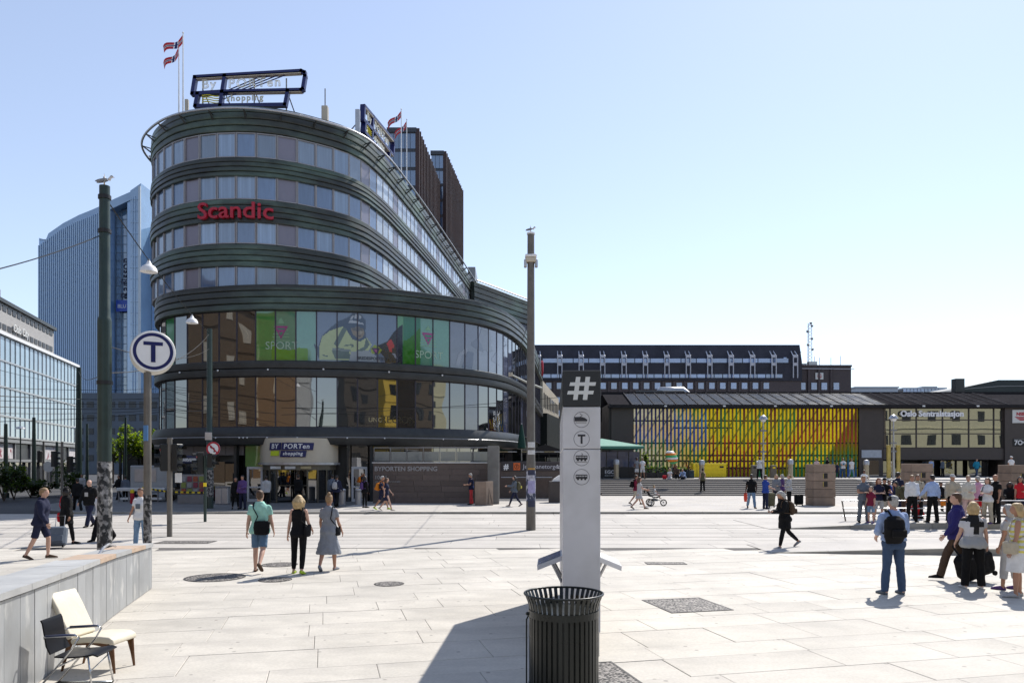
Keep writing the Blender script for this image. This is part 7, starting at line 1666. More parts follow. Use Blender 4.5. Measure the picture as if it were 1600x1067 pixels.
    if detail:
        b.tube([hd((0,.098*hk,.125*hk)), hd((0,.118*hk,.095*hk)), hd((0,.100*hk,.085*hk))], [.008,.015,.010], 8)
        b.tube([hd((-.028,.090*hk,.052*hk)), hd((.028,.090*hk,.052*hk))], .010, 6)
        for s in (-1,1): b.ell(hd((s*.077*hk,-.005,.105*hk)), (.010,.020,.030), 8, 6, A=HR)
    for sd_ in 'LR':
        sh, el, wr, d1, d2, s = J[sd_]; b.ell(sh, ((.050 if not female else .043)*B**.4,.052,.052), 10, 7); cap(b, sh, el, arm_r*1.08, arm_r*.86, .004); cap(b, el, wr, fore_r*1.08, .025, .006)
        hm = wr + d2*.05; Z = d2; Xa = Z.cross(Vector((0,1,0))); Xa = Xa.normalized() if Xa.length > .2 else Vector((1,0,0)); Ya = Z.cross(Xa).normalized(); HM = Matrix((Xa, Ya, Z)).transposed()
        b.ell(hm, (.020,.040,.052), 10, 6, A=HM)
        if detail == 0: b.ell(wr + d2*.12, (.016,.032,.05), 8, 5, A=HM)
    for sd_ in 'LR':
        hp, kn, an, fd, s = K[sd_]; cap(b, hp, kn, thigh, .056*B**.4, .006, 12); cap(b, kn, an, .052*B**.4, .034, .008, 12)
        cap(b, an + Vector((0,0,-.03)) - fd*.03, an + fd*.13 + Vector((0,0,-.045)), .036, .028)
    fing = None
    if detail:
        fing = new(); tn = 5 if detail == 1 else 7
        for sd_ in 'LR':
            sh, el, wr, d1, d2, s = J[sd_]; Z = d2; Xa = Z.cross(Vector((0,1,0))); Xa = Xa.normalized() if Xa.length > .2 else Vector((1,0,0)); Ya = Z.cross(Xa).normalized(); inn = Xa if Xa.x*s < 0 else -Xa
            curl = pose.get('curl', .35)
            for q, (oy, ln) in enumerate(((.030,.070),(.010,.078),(-.010,.073),(-.028,.058))):
                p0 = wr + Z*.075 + Ya*oy; p1 = p0 + (Z + inn*curl*.5).normalized()*ln*.5; p2 = p1 + (Z + inn*curl*1.6).normalized()*ln*.38; p3 = p2 + (Z + inn*curl*2.8).normalized()*ln*.28; fing.tube([p0, p1, p2, p3], [.0095,.009,.0085,.006], tn)
            fw = Ya if Ya.y > 0 else -Ya
            p0 = wr + Z*.035 + fw*.022; fing.tube([p0, p0 + (Z*.5+fw*.7+inn*.4).normalized()*.035, p0 + (Z*.5+fw*.7+inn*.4).normalized()*.035 + (Z+inn*.4+fw*.1).normalized()*.03], [.012,.0105,.008], tn)
    remesh(b, vox, 'body', SKIN[skin], t, 2, fing)
    # ---- clothes
    tcol, tk = top; bcol, bk = bot
    g = .017; tm = cm(tcol) if isinstance(tcol, str) else tcol; bmx = cm(bcol) if isinstance(bcol, str) else bcol
    def sleeves(b, frac, r=.0, full=False, flare=1.12):
        for sd_ in 'LR':
            sh, el, wr, d1, d2, s = J[sd_]; b.ell(sh + Vector((0,0,-.008)), ((.050 if not female else .048)*B**.4+r,.060+r,.055+r), 10, 7)
            if full: cap(b, sh, el, arm_r+.020+r, arm_r+.012+r, .006); cap(b, el, el.lerp(wr, frac), arm_r+.013+r, .038+r, .006)
            else: e = sh.lerp(el, frac); b.tube([sh, sh.lerp(e,.5), e], [arm_r+(.010 if not female else .016)+r, (arm_r+(.012 if not female else .017)+r), (arm_r+.014+r)*flare], 12)
    b = new(); zhem = .84
    if tk in ('tee','shirt','jacket','coat','blouse','vest','dress','sweater','hoodie'):
        gg = {'tee':.019,'shirt':.026,'jacket':.034,'coat':.036,'blouse':.024,'vest':.016,'dress':.020,'sweater':.026,'hoodie':.036}[tk]
        tucked = pose.get('tucked', False)
        torso(b, gg, .97 if tucked else .84, 1.48)
        if tk in ('tee','blouse','dress'): sleeves(b, .62)
        elif tk == 'shirt': sleeves(b, .45 if pose.get('rolled') else .95, .004, True)
        elif tk in ('jacket','coat','sweater','hoodie'): sleeves(b, .96, .010, True)
        b.tube([up((0,-.012,1.46)), up((0,-.012,1.515))], [.085,.068 if tk != 'hoodie' else .085], 12)
        if tk == 'hoodie' or pose.get('hood'): b.ell(hd((0,-.015,.13)), (.098,.115,.13), 12, 8, A=HR); b.tube([up((0,-.02,1.47)), hd((0,-.03,.06))], .085, 12)
        if tk == 'dress':
            zl = pose.get('hem', .52); fl_ = pose.get('flare', .20)
            rg = [(0,0,.97,.185*B,.135*B),(0,-.01,.80,.20*B,.155*B),(0,-.015,(.80+zl)/2,.19+fl_*.25,.15+fl_*.2),(0,-.02,zl,.18+fl_*.5,.15+fl_*.4)]; b.loft([(0,0,1.2,.150*B,.115*B)] + rg, 16)
        if tk == 'coat':
            rg = [(0,0,.95,.20*B,.15*B),(0,0,.78,.215*B,.17*B),(0,0,.64,.22,.18)]; b.loft(rg, 16)
    o = remesh(b, vox*.95, {'tee':'t_shirt','vest':'top','dress':'dress','coat':'coat','jacket':'jacket','shirt':'shirt','blouse':'blouse','sweater':'sweater','hoodie':'hooded_jacket'}[tk], tm, t, 2, None, .017*S if detail else 0)
    if bk != 'none':
        b = new(); tb = .012
        b.T = SM
        pelv = [(0,-.010,.83,.150*B+.008,.112*B+.010),(0,-.008,.88,.172*B+.008,.126*B+.010),(0,-.008,.93,.176*B+.008,.128*B+.010),(0,-.002,1.0,.165*B,.122*B),(0,0,1.03,.152*B,.112*B)]
        if bk in ('trousers','jeans','leggings','shorts','cropped'):
            b.loft(pelv, 16); ex = {'trousers':.019,'jeans':.015,'leggings':.010,'shorts':.026,'cropped':.02}[bk]
            for sd_ in 'LR':
                hp, kn, an, fd, s = K[sd_]
                if bk == 'shorts': e = hp.lerp(kn, .90); b.tube([hp+Vector((0,0,.05)), hp, hp.lerp(e,.6), e], [thigh*.9, thigh+ex*.4, thigh+ex*.1, .056*B**.4+ex], 14)
                else:
                    b.tube([hp+Vector((0,0,.05)), hp, hp.lerp(kn,.5), kn], [thigh*.9, thigh+ex*.6, (thigh+.06)/2+ex, .056*B**.4+ex], 14); b.ell(kn, (.056*B**.4+ex,)*3, 10, 7)
                    fr = .62 if bk == 'cropped' else (1.06 if bk != 'leggings' else .93); e = kn + (an-kn)*fr; b.tube([kn, kn.lerp(e,.4), e], [.056*B**.4+ex, calf+ex+.004, (.036 if bk == 'leggings' else .05)+ex*(1.0 if bk != 'trousers' else 1.3)], 14)
        elif bk == 'skirt':
            zl = pose.get('hem', .55); b.loft([(0,0,1.02,.158*B,.118*B),(0,-.008,.90,.185*B,.145*B),(0,-.008,.75,.195*B,.155*B),(0,0,zl,.205*B,.165*B)], 16)
        remesh(b, vox*.95, {'skirt':'skirt','shorts':'shorts'}.get(bk, 'trousers'), bmx, t, 2, None, (.004 if bk == 'leggings' else .009)*S if detail else 0)
        if detail and pose.get('belt'):
            b = new(); b.loft([(0,0,1.0,.165*B+.012,.123*B+.012),(0,0,1.035,.165*B+.012,.123*B+.012)], 18); b.build('belt', cm('black'), t, smooth=True)
    sm_ = cm(shoes) if isinstance(shoes, str) else shoes
    for sd_ in 'LR':
        hp, kn, an, fd, s = K[sd_]; b = new(); f2 = fd; dn = Matrix.Rotation(R(-90), 3, 'X') @ Vector((0,1,0)); sd2 = f2.cross(Vector((0,0,1))); sd2 = sd2.normalized() if sd2.length > .1 else Vector((1,0,0)); upv = sd2.cross(f2).normalized()
        A_ = Matrix((sd2, f2, upv)).transposed(); c = an + f2*.055 - upv*.045
        vs = []; fs = []; n = 12; ring2 = [(-.115,.020,.012,.012),(-.10,.033,.045,.034),(-.03,.036,.055,.036),(.05,.042,.040,.030),(.11,.044,.030,.022),(.145,.038,.024,.018),(.162,.022,.014,.012)]
        for y_, rx, rz_, zc in ring2:
            for k in range(n): a_ = 2*math.pi*k/n; z_ = zc + rz_*math.sin(a_); vs.append(c + A_ @ Vector((rx*math.cos(a_), y_, max(-.028, z_-.03))))
        for i in range(len(ring2)-1):
            for k in range(n): k2 = (k+1)%n; fs.append((i*n+k,i*n+k2,(i+1)*n+k2,(i+1)*n+k))
        fs += [tuple(range(n))[::-1], tuple((len(ring2)-1)*n+k for k in range(n))]; b.add(vs, fs); b.build('shoe', sm_, t, smooth=True)
    # ---- hair, eyes
    hcol, hk_ = hair
    if hk_ != 'bald':
        b = new(); hm_ = HAIR[hcol]; vs = []; fs = []; n = 16
        prof = [(.085,.95),(.115,1.02),(.15,1.04),(.185,1.03),(.21,.93),(.232,.72),(.244,.35),(.247,.05)]
        for z, k_ in prof:
            fz = [q for q in head if q[0] <= z][-1]
            rx = .076*k_; ry = .098*k_
            for k in range(n):
                a_ = 2*math.pi*k/n; y = ry*math.sin(a_)-.010
                fr = z < .165 and y > .02
                vs.append(hd((rx*math.cos(a_)*hk*1.04*(.93 if fr else 1), (min(y, .035) if fr else y)*hk*1.02+.004, z*hk)))
        for i in range(len(prof)-1):
            for k in range(n): k2 = (k+1)%n; fs.append((i*n+k,i*n+k2,(i+1)*n+k2,(i+1)*n+k))
        fs += [tuple(range(n))[::-1], tuple((len(prof)-1)*n+k for k in range(n))]; b.add(vs, fs)
        b.ell(hd((0,-.055*hk,.12*hk)), (.072*hk,.052*hk,.085*hk), 12, 8, A=HR)
        if hk_ in ('bob','long','curly'):
            ln = {'bob': -.025, 'curly': -.06, 'long': -.20}[hk_]; wd = {'bob': 1.0, 'curly': 1.25, 'long': 1.0}[hk_]
            for s in (-1,1): b.tube([hd((s*.070*hk,-.01,.17)), hd((s*.088*wd,-.02,.09)), hd((s*.080*wd,-.035,ln))], [.03,.038*wd,.026], 10)
            b.tube([hd((0,-.06,.17)), hd((0,-.085*wd,.08)), hd((0,-.075*wd,ln))], [.05,.058*wd,.042], 12)
            for s in (-1,1): b.tube([hd((s*.045,-.06,.16)), hd((s*.055,-.075*wd,.07)), hd((s*.048,-.07*wd,ln))], [.04,.048*wd,.034], 10)
            if hk_ == 'curly':
                for q in range(26): a_ = rnd.uniform(R(170), R(370)); b.ell(hd((.092*math.cos(a_), .085*math.sin(a_)-.02, rnd.uniform(-.09,.15))), (.024,.024,.032), 7, 5)
        if hk_ == 'bun': b.ell(hd((0.02,-.06,.265)), (.044,.044,.042), 10, 7); b.ell(hd((0,-.05,.235)), (.035,.035,.03), 8, 6)
        if hk_ == 'pony': b.tube([hd((0,-.09,.18)), hd((0,-.135,.12)), hd((0,-.12,.0))], [.028,.034,.014], 10)
        remesh(b, min(vox, .016*S), 'hair', hm_, t, 2, None, .008*S if detail else 0)
    if detail:
        for s in (-1,1): b = new(); b.ell(hd((s*.029*hk,.092*hk,.122*hk)), (.011,.007,.006), 8, 5, A=HR); b.build('eye', mat('eye_dark', (0.02,0.015,0.012), .2), t, smooth=True)
    def at_(p): return SM @ Vector(p)
    # ---- worn and attached things
    for ex in extras:
        k_ = ex[0]; col = ex[1] if len(ex) > 1 else 'black'; m_ = cm(col) if isinstance(col, str) and col in CL else col
        if k_ == 'cap':
            b = new(); b.loft([(0,0,.150,.084,.104),(0,-.002,.19,.083,.102),(0,-.006,.225,.066,.083),(0,-.008,.245,.035,.045)], 16); b.v = [tuple(SM @ hd((SM.inverted() @ Vector(v))*hk)) for v in b.v]; 
            bb_ = new(); bb_.add([hd((x, y, z)) for x, y, z in ((-.065,.075,.155),(.065,.075,.155),(.055,.165,.14),(-.055,.165,.14),(-.065,.075,.168),(.065,.075,.168),(.055,.165,.15),(-.055,.165,.15))], [(0,3,2,1),(4,5,6,7),(0,1,5,4),(1,2,6,5),(2,3,7,6),(3,0,4,7)]); o = b.build('cap', m_, t, smooth=True); bb_.build('brim', m_, o)
        elif k_ == 'hat':
            b = new(); b.loft([(0,0,.150,.120,.145),(0,0,.160,.122,.148),(0,0,.164,.088,.108),(0,-.002,.22,.080,.098),(0,-.006,.25,.05,.065)], 18); b.v = [tuple(SM @ hd(SM.inverted() @ Vector(v))) for v in b.v]; b.build('hat', m_, t, smooth=True)
        elif k_ == 'backpack':
            sc = ex[2] if len(ex) > 2 else 1.0; ox_ = ex[3] if len(ex) > 3 else 0; yb = -.115*B-.03
            b = new(); b.loft([(ox_,yb-.05,1.02 if sc < 1.2 else .94,.11*sc,.05*sc),(ox_,yb-.075,1.06,.145*sc,.085*sc),(ox_,yb-.085,1.2,.15*sc,.10*sc),(ox_,yb-.07,1.36,.135*sc,.085*sc),(ox_,yb-.05,1.43,.08*sc,.05*sc)], 14); b.v = [tuple(SM @ up(SM.inverted() @ Vector(v))) for v in b.v]; o = remesh(b, vox, 'backpack', m_, t, 2, None, .008*S if detail else 0)
            b = new(); b.bbox((ox_-.10*sc,yb-.20*sc,1.06),(ox_+.10*sc,yb-.14*sc,1.20), .02); b.v = [tuple(SM @ up(SM.inverted() @ Vector(v))) for v in b.v]; REQP.append((b.build('pocket', m_ if len(ex) < 5 else cm(ex[4]), t), o))
            for s in ((-1,1) if ox_ == 0 else (-1,)):
                b = new(); xs_ = s*.10 + ox_*.3; b.tube([up((xs_,yb,1.42)), up((xs_,-.05,1.515)), up((xs_*1.05,.075,1.46)), up((xs_*1.15,.135*B,1.32)), up((xs_*1.5,.06,1.12)), up((xs_*1.4,yb,1.08))], .018, 6); b.build('strap', m_, t)
        elif k_ == 'shoulderbag':            # strap over one shoulder, bag at the hip: side -1 left, +1 right
            s = ex[2]; sz = ex[3] if len(ex) > 3 else 1.0; front = ex[4] if len(ex) > 4 else -.10; cross = ex[5] if len(ex) > 5 else False; zb = ex[6] if len(ex) > 6 else .98
            p = up((s*(.20 if not cross else .08)*B, front, zb)); b = new(); b.add([], []); q_ = MB(); q_.loft([(0,0,-.14*sz,.10*sz,.035),(0,0,-.12*sz,.14*sz,.055),(0,0,0,.155*sz,.062),(.01,0,.10*sz,.15*sz,.05),(.01,0,.13*sz,.12*sz,.03)], 12); b.add([p + (Matrix.Rotation(R(0 if abs(front) > .13 or cross else 80), 3, 'Z') @ Vector(v)) for v in q_.v], q_.f); bag = b.build('shoulder_bag', m_, t)
            b = new(); ss = -s if cross else s; b.tube([p+Vector((-.12*sz if cross and s > 0 else .0,0,.11*sz)), up((ss*.09 if not cross else ss*.0,-.165*B,1.22)), up((ss*.11,-.125,1.40)), up((ss*.11,-.09,1.49)), up((ss*.12,0,1.505)), up((ss*.11,.09,1.45)), up((ss*.02 if cross else s*.15,.135*B,1.22)), p+Vector((.06*s,.05 if front < 0 else 0,.11*sz))], .012, 6); b.build('strap', m_, t)
        elif k_ == 'phone':
            sh, el, wr, d1, d2, s = J[ex[2]]; p = wr + d2*.12; b = new(); b.cbox(tuple(p), (.075,.012,.145), M=Matrix.Rotation(R(-35), 3, 'X')); b.build('phone', m_, t)
        elif k_ == 'print':
            b = new(); b.add([up((x, (.125+.03)*B, z)) for x, z in ((-.07,1.17),(.07,1.17),(.07,1.32),(-.07,1.32))], [(0,1,2,3)]); b.build('shirt_print', m_, t)
    t['_J'] = 0
    del t['_J']
    return t, {k: (SM @ J[k][2], SM @ (J[k][2] + J[k][4]*.09)) for k in 'LR'}
REQP = []
walk1 = dict(lL=(22,1,4), lR=(-16,1,22), aL=(-16,6,14,0), aR=(20,6,18,0))
walk2 = dict(lL=(-16,1,24), lR=(22,1,4), aL=(20,6,18,0), aR=(-16,6,14,0))
stand = dict(lL=(1,3,2), lR=(-1,4,3), aL=(4,7,14,0), aR=(0,7,18,0))
stand2 = dict(lL=(3,5,3), lR=(-2,3,2), aL=(18,10,75,40), aR=(4,7,14,0))
folded = dict(lL=(2,4,2), lR=(-2,4,3), aL=(18,12,85,55), aR=(20,12,80,55))
hips = dict(lL=(2,6,2), lR=(-2,6,3), aL=(-25,28,80,40), aR=(-25,28,80,40))
def feet(px, py, z=0): return G(px, py, z)
def wh(o, h=None): return o[1]
def suitcase(x, y, z, rz, w, d, h, col, label, handle=.45, tilt=0, soft=True):
    t = thing('suitcase', label, 'suitcase', (x, y, z), rz=rz); m_ = cm(col); A_ = Matrix.Rotation(R(tilt), 4, 'X'); 
    b = MB(); b.T = A_; b.bbox((-w/2,-d/2,.06),(w/2,d/2,h), min(.06, d*.25)); b.build('shell', m_, t); 
    for s in (-1,1): b = MB(); b.T = A_; b.tube([(s*w*.38-.02,-d*.3,.035),(s*w*.38+.02,-d*.3,.035)], .035, 10); b.build('wheel', cm('black'), t)
    b = MB(); b.T = A_; b.tube([(-w*.25,d*.3,h-.02),(-w*.25,d*.3,h+handle),(w*.25,d*.3,h+handle),(w*.25,d*.3,h-.02)], .012, 6); b.build('handle', m_alu, t)
    b = MB(); b.T = A_; b.bbox((-w*.38,-d/2-.03,.15),(w*.38,-d/2+.01,h*.55), .015); b.build('pocket', m_, t); return t
# ---- the three walking away in the middle
p, hn = person(feet(406,893), 4, 1.80, 'man in mint shirt and blue shorts walking away with black messenger bag', ('mint','tee'), ('blueshorts','shorts'), ('brown','short'), 'pale', dict(lL=(6,1,6), lR=(-18,1,30), aL=(-6,9,10,0), aR=(6,9,12,0)), build=1.08, shoes='brownc', detail=2, extras=(('shoulderbag','black',1,1.12,-.20,True,.98),))
p, hn = person(feet(467,896), 0, 1.70, 'blonde woman in black top and leggings walking away, lime heeled trainers', ('black','vest'), ('black','leggings'), ('blond','curly'), 'pale', dict(lL=(4,2,3), lR=(-8,1,10), aL=(-4,10,10,0), aR=(10,10,40,0)), female=True, shoes=mat('lime_trainer', (0.40,0.55,0.02), .6), detail=2, extras=(('shoulderbag','black',1,.95,-.02),))
p, hn = person(feet(514,891), -4, 1.70, 'woman with hair bun in long grey dress walking away', ('greydress','dress'), ('grey','none'), ('sand','bun'), 'tan', dict(lL=(-14,1,20), lR=(8,1,6), aL=(8,12,35,0), aR=(4,12,25,0), hem=.40, flare=.24), female=True, shoes='grey', detail=2, extras=(('shoulderbag','black',1,.7,.03,False,.92),))
# ---- left group
p, hn = person(feet(63,873), -78, 1.80, 'man in navy jacket and shorts striding right at the left edge', ('navy','jacket'), ('navy','shorts'), ('sand','short'), 'pale', dict(lL=(20,1,22), lR=(-14,1,12), aL=(-8,6,20,0), aR=(8,6,22,0)), build=1.05, shoes='brownc', detail=2, lean=7, yaw=-8)
p, hn = person(feet(104,850), -28, 1.70, 'woman in black with dark headscarf pulling a grey trolley', ('black','coat'), ('black','leggings'), ('dark','bob'), 'tan', dict(lL=(-12,1,14), lR=(12,1,4), aL=(10,10,40,0), aR=(-12,10,8,0), hood=True), female=True, detail=1, extras=(('shoulderbag','red',-1,1.1,.0,False,.85),))
x, y, z = feet(106,852.5); suitcase(x, y-.55, 0, R(15), .46, .28, .62, 'slate', 'dark grey trolley case pulled by the woman in black', .35, -18)
person(feet(140,823), 172, 1.82, 'bald man in black sweatshirt and navy trousers walking towards us', ('black','sweater'), ('navy','trousers'), ('sand','bald'), 'pale', walk1, build=1.15, shoes='black', detail=1, extras=(('print','lgrey'),))
person(feet(160.5,845), 168, 1.70, 'person in white t-shirt half hidden behind the sticker covered pole', ('white','tee'), ('black','trousers'), ('brown','short'), 'pale', walk2, build=1.3, detail=1)
person(feet(220,856), 178, 1.70, 'woman in white printed t-shirt and light jeans behind the metro sign pole', ('white','tee'), ('ldenim','jeans'), ('brown','short'), 'tan', dict(lL=(2,3,2), lR=(4,3,2), aL=(4,14,14,0), aR=(6,14,14,0)), female=True, build=1.12, shoes='grey', detail=1, extras=(('print','slate'),))
for i, (px, py, tc, bc, lab, hd_) in enumerate(((186,783,'black','black','dark figure in black coat at the left end of the shaded group',160),(196,785,'slate','black','dark figure in slate top in the middle of the shaded group',30),(209,780,'purple','navy','figure in purple jacket at the right end of the shaded group',-20),(121,800,'black','black','shadowed person in black beside the dark traffic light',40),(128,778,'lgrey','denim','person in pale top far behind the man in black sweatshirt',-160))):
    person(feet(px,py), hd_, 1.72, lab, (tc,'jacket'), (bc,'trousers'), ('dark','short'), 'tan', (walk1, walk2, stand)[i%3], detail=0)
# ---- in front of the shopping doors
person(feet(368,795,PZ), 200, 1.62, 'woman in long black coat standing left of the entrance', ('black','coat'), ('black','leggings'), ('dark','long'), 'tan', stand, female=True, detail=0); person(feet(379,795.5,PZ), 170, 1.72, 'man in dark purple jacket beside the woman in black coat', ('purple','jacket'), ('navy','trousers'), ('dark','short'), 'tan', stand2, detail=0)
person(feet(416,792,PZ), 20, 1.70, 'person in pale lilac top partly behind the mint shirt man', ('lgrey','jacket'), ('black','trousers'), ('dark','short'), 'tan', walk1, detail=0); person(feet(466,790,PZ), 0, 1.75, 'dark silhouette walking into the revolving door', ('black','jacket'), ('black','trousers'), ('dark','short'), 'tan', walk2, detail=0)
person(feet(519,791,PZ), 10, 1.74, 'person bent under a grey backpack by the revolving door', ('slate','jacket'), ('navy','trousers'), ('dark','short'), 'tan', stand, detail=0, lean=14, extras=(('backpack','slate',1.2),)); person(feet(526,792,PZ), -15, 1.72, 'person in dark clothes with pale bag right of the backpack wearer', ('navy','jacket'), ('black','trousers'), ('dark','short'), 'tan', walk1, detail=0, extras=(('backpack','lgrey',1.0),))
person(feet(570,793,PZ), -40, 1.66, 'woman in black with purple bag by the right hand white door', ('black','jacket'), ('black','leggings'), ('dark','long'), 'brown', stand, female=True, detail=0, extras=(('backpack','purple',.8),))
person(feet(597,796,PZ), -95, 1.72, 'grey haired walker with bright yellow backpack passing the lettered wall', ('navy','tee'), ('navy','shorts'), ('grey','short'), 'tan', walk1, detail=1, shoes=mat('lime_trainer', (0,)*3), extras=(('backpack','orange',1.15),))
person(feet(604,797.5,PZ), -90, 1.64, 'woman in navy dress walking right just ahead of the yellow backpack', ('navy','dress'), ('navy','none'), ('brown','bob'), 'pale', dict(walk2, hem=.58, flare=.1), female=True, shoes='cream', detail=1)
person(feet(736,788,PZ), 100, 1.76, 'man in coral red trousers looking at his phone near the stair parapet', ('navy','tee'), ('coral','trousers'), ('grey','short'), 'tan', dict(lL=(3,3,2), lR=(-4,3,4), aL=(15,8,70,20), aR=(15,8,75,20)), detail=1, nod=12, extras=(('shoulderbag','royal',1,.7,-.08),))
person(feet(804,791,PZ), 100, 1.70, 'woman with dark and lime backpack striding left near the metro entrance', ('slate','jacket'), ('navy','leggings'), ('dark','curly'), 'pale', dict(lL=(24,1,4), lR=(-20,1,18), aL=(40,10,50,0), aR=(6,8,30,0)), female=True, shoes='navy', detail=1, extras=(('backpack','olive',1.3,0,'yellow'),))
# ---- stroller and steps
p, hn = person(feet(999,795,PZ), -88, 1.68, 'woman in pale dress pushing the black three wheeled stroller', ('lgrey','dress'), ('lgrey','none'), ('brown','long'), 'pale', dict(lL=(24,1,3), lR=(-22,1,20), aL=(28,8,45,0), aR=(30,8,45,0), hem=.62, flare=.16), female=True, shoes='brownc', detail=1)
person((X(994,43.5),43.6,PZ), -90, 1.72, 'companion with black backpack walking just behind the stroller woman', ('maroon','tee'), ('beige','shorts'), ('dark','short'), 'tan', walk1, detail=0, extras=(('backpack','black',1.1),))
sx_, sy_ = X(1022,42.2), 42.2
st_ = thing('stroller', 'black three wheeled baby stroller with a child sitting inside', 'stroller', (sx_, sy_, PZ))
for x, y, r in ((-.22,-.26,.20),(-.22,.26,.20),(.52,0,.19)):
    b = MB(); q_ = MB(); torus(q_, r-.03, .03, 0, 20, 6); b.add([(x+v[0], y+v[2], r+v[1]) for v in q_.v], q_.f); wl = b.build('wheel', cm('black'), st_, smooth=True)
    b = MB(); b.tube([(x,y-.04,r),(x,y+.04,r)], .03, 8)
    for k in range(5): a_ = k*2*math.pi/5; b.tube([(x,y,r),(x+(r-.04)*math.cos(a_),y,r+(r-.04)*math.sin(a_))], .012, 5)
    b.build('spokes', m_alu, wl)
b = MB()
for y in (-.22,.22): b.tube([(-.22,y,.2),(.0,y,.42),(.2,y*.6,.36),(.52,y*.15,.22)], .018, 6); b.tube([(.0,y,.42),(-.30,y,.78),(-.62,y,1.02)], .018, 6)
b.tube([(-.62,-.22,1.02),(-.62,.22,1.02)], .022, 6); b.tube([(-.22,-.26,.2),(-.22,.26,.2)], .018, 6); b.build('frame', m_frame, st_)
side_loft([(-.36,.86),(-.24,.58),(.12,.50),(.32,.56)], [.05,.06,.06,.03], -.20, .20, 'seat', cm('black'), st_, .02)
b = MB()
for k in range(6): a0, a1 = R(62+20*k), R(62+20*(k+1)); b.add([(-.18+.36*math.cos(a_),y,.72+.34*math.sin(a_)) for a_ in (a0,a1) for y in (-.22,.22)], [(0,1,3,2)])
b.build('hood', cm('black'), st_); b = MB(); b.bbox((-.16,-.16,.28),(.2,.16,.40), .04); b.build('basket', cm('slate'), st_)
t, _ = person((sx_+.06, sy_, PZ+.0), -90, .85, 'small child in white sitting in the black stroller', ('white','tee'), ('rose','shorts'), ('blond','short'), 'pale', dict(lL=(70,6,50), lR=(70,6,50), aL=(30,8,40,0), aR=(30,8,40,0)), detail=0, zsit=.66, lean=-12)
person((X(995,64.7),64.75,TZ), -150, 1.78, 'man in grey t-shirt and white shorts at the top of the steps', ('grey','tee'), ('white','shorts'), ('dark','short'), 'brown', stand, detail=0); person((X(1004,64.7),64.8,TZ), -170, 1.76, 'man all in white beside the grey t-shirt man', ('white','tee'), ('white','shorts'), ('dark','short'), 'tan', stand2, detail=0)
sitp = dict(lL=(78,8,75), lR=(72,8,60), aL=(35,8,40,10), aR=(35,8,40,10))
person((X(1047,64.2),64.3,TZ), 165, 1.65, 'seated woman in white top with red bag on the top step', ('white','tee'), ('lgrey','trousers'), ('blond','bob'), 'pale', sitp, female=True, detail=0, zsit=.06, lean=18); person((X(1069,64.2),64.3,TZ), 150, 1.72, 'seated man in pale blue shirt bending forward on the top step', ('shirtblue','shirt'), ('black','trousers'), ('sand','short'), 'pale', sitp, detail=0, zsit=.06, lean=34)
person((X(1058,65),65.3,TZ), 180, 1.7, 'dark clothed person sitting behind the seated pair', ('brownc','jacket'), ('black','trousers'), ('dark','short'), 'tan', sitp, detail=0, zsit=.25)
b = MB(); b.bbox((-.18,-.1,0),(.18,.1,.32), .06); o = b.build('red_bag', cm('red'), loc=(X(1038,64.2),64.1,TZ)); tag(o, 'red bag beside the seated woman in white', 'bag')
person((X(1098.5,57.3),57.4,PZ+.24), -8, 1.72, 'woman in dark green top climbing the station steps', ('olive','vest'), ('black','trousers'), ('dark','bun'), 'pale', dict(lL=(2,2,2), lR=(26,2,40), aL=(-8,12,20,0), aR=(8,12,20,0)), female=True, detail=0)
person((X(1189,64.2),64.6,TZ), 180, 1.80, 'man in white shirt photographing from the top of the steps', ('white','shirt'), ('black','trousers'), ('dark','short'), 'brown', dict(lL=(2,6,2), lR=(2,6,2), aL=(75,25,95,30), aR=(70,25,100,30)), build=1.15, detail=0, extras=(('backpack','black',.8),('phone','black','R')))
person(feet(1174,794,PZ), 176, 1.80, 'man in black t-shirt and jeans walking towards us with a red bag', ('black','tee'), ('ldenim','jeans'), ('dark','short'), 'dark', dict(walk1, aR=(0,12,6,0), aL=(5,14,30,40)), build=1.1, shoes='brownc', detail=1)
b = MB(); b.loft([(0,0,0,.07,.04),(0,0,.2,.10,.06),(0,0,.42,.09,.05),(0,0,.5,.03,.02)], 10); x_, y_, _ = feet(1164,791,PZ); b.tube([(0,0,.48),(.05,0,.62)], .012, 5); o = b.build('red_bag', mat('orange_red_bag', (0.62,0.05,0.02), .5), loc=(x_+.03, y_, PZ+.26)); tag(o, 'orange red carrier bag hanging from the man in black t-shirt', 'bag')
person(feet(1196,795,PZ), -70, 1.72, 'man in royal blue t-shirt standing beside the green luggage', ('royal','tee'), ('navy','jeans'), ('brown','short'), 'pale', dict(stand, aR=(20,8,50,0)), detail=1); suitcase(X(1204,41.0), 41.0, PZ, R(20), .42, .3, .78, 'olive', 'olive green upright suitcase beside the royal blue t-shirt', .0)
for px, py, lab, tc, bc, hr, hd_, fem in ((1213,789,'blond woman in grey top facing us in the luggage group','grey','navy',('blond','bob'),170,True),(1222,788,'woman in dark jacket with purple scarf in the luggage group','purple','black',('grey','bob'),60,True),(1233,790,'woman in pale cardigan with black trousers beside the black trolley','lgrey','black',('sand','pony'),95,True)):
    person(feet(px,py,PZ), hd_, 1.70, lab, (tc,'jacket'), (bc,'trousers'), hr, 'pale', stand2 if px != 1222 else stand, female=fem, detail=1)
suitcase(X(1248,42.6), 42.6, PZ, R(10), .46, .3, .62, 'black', 'black upright trolley case with raised handle by the stone pillar', .42)
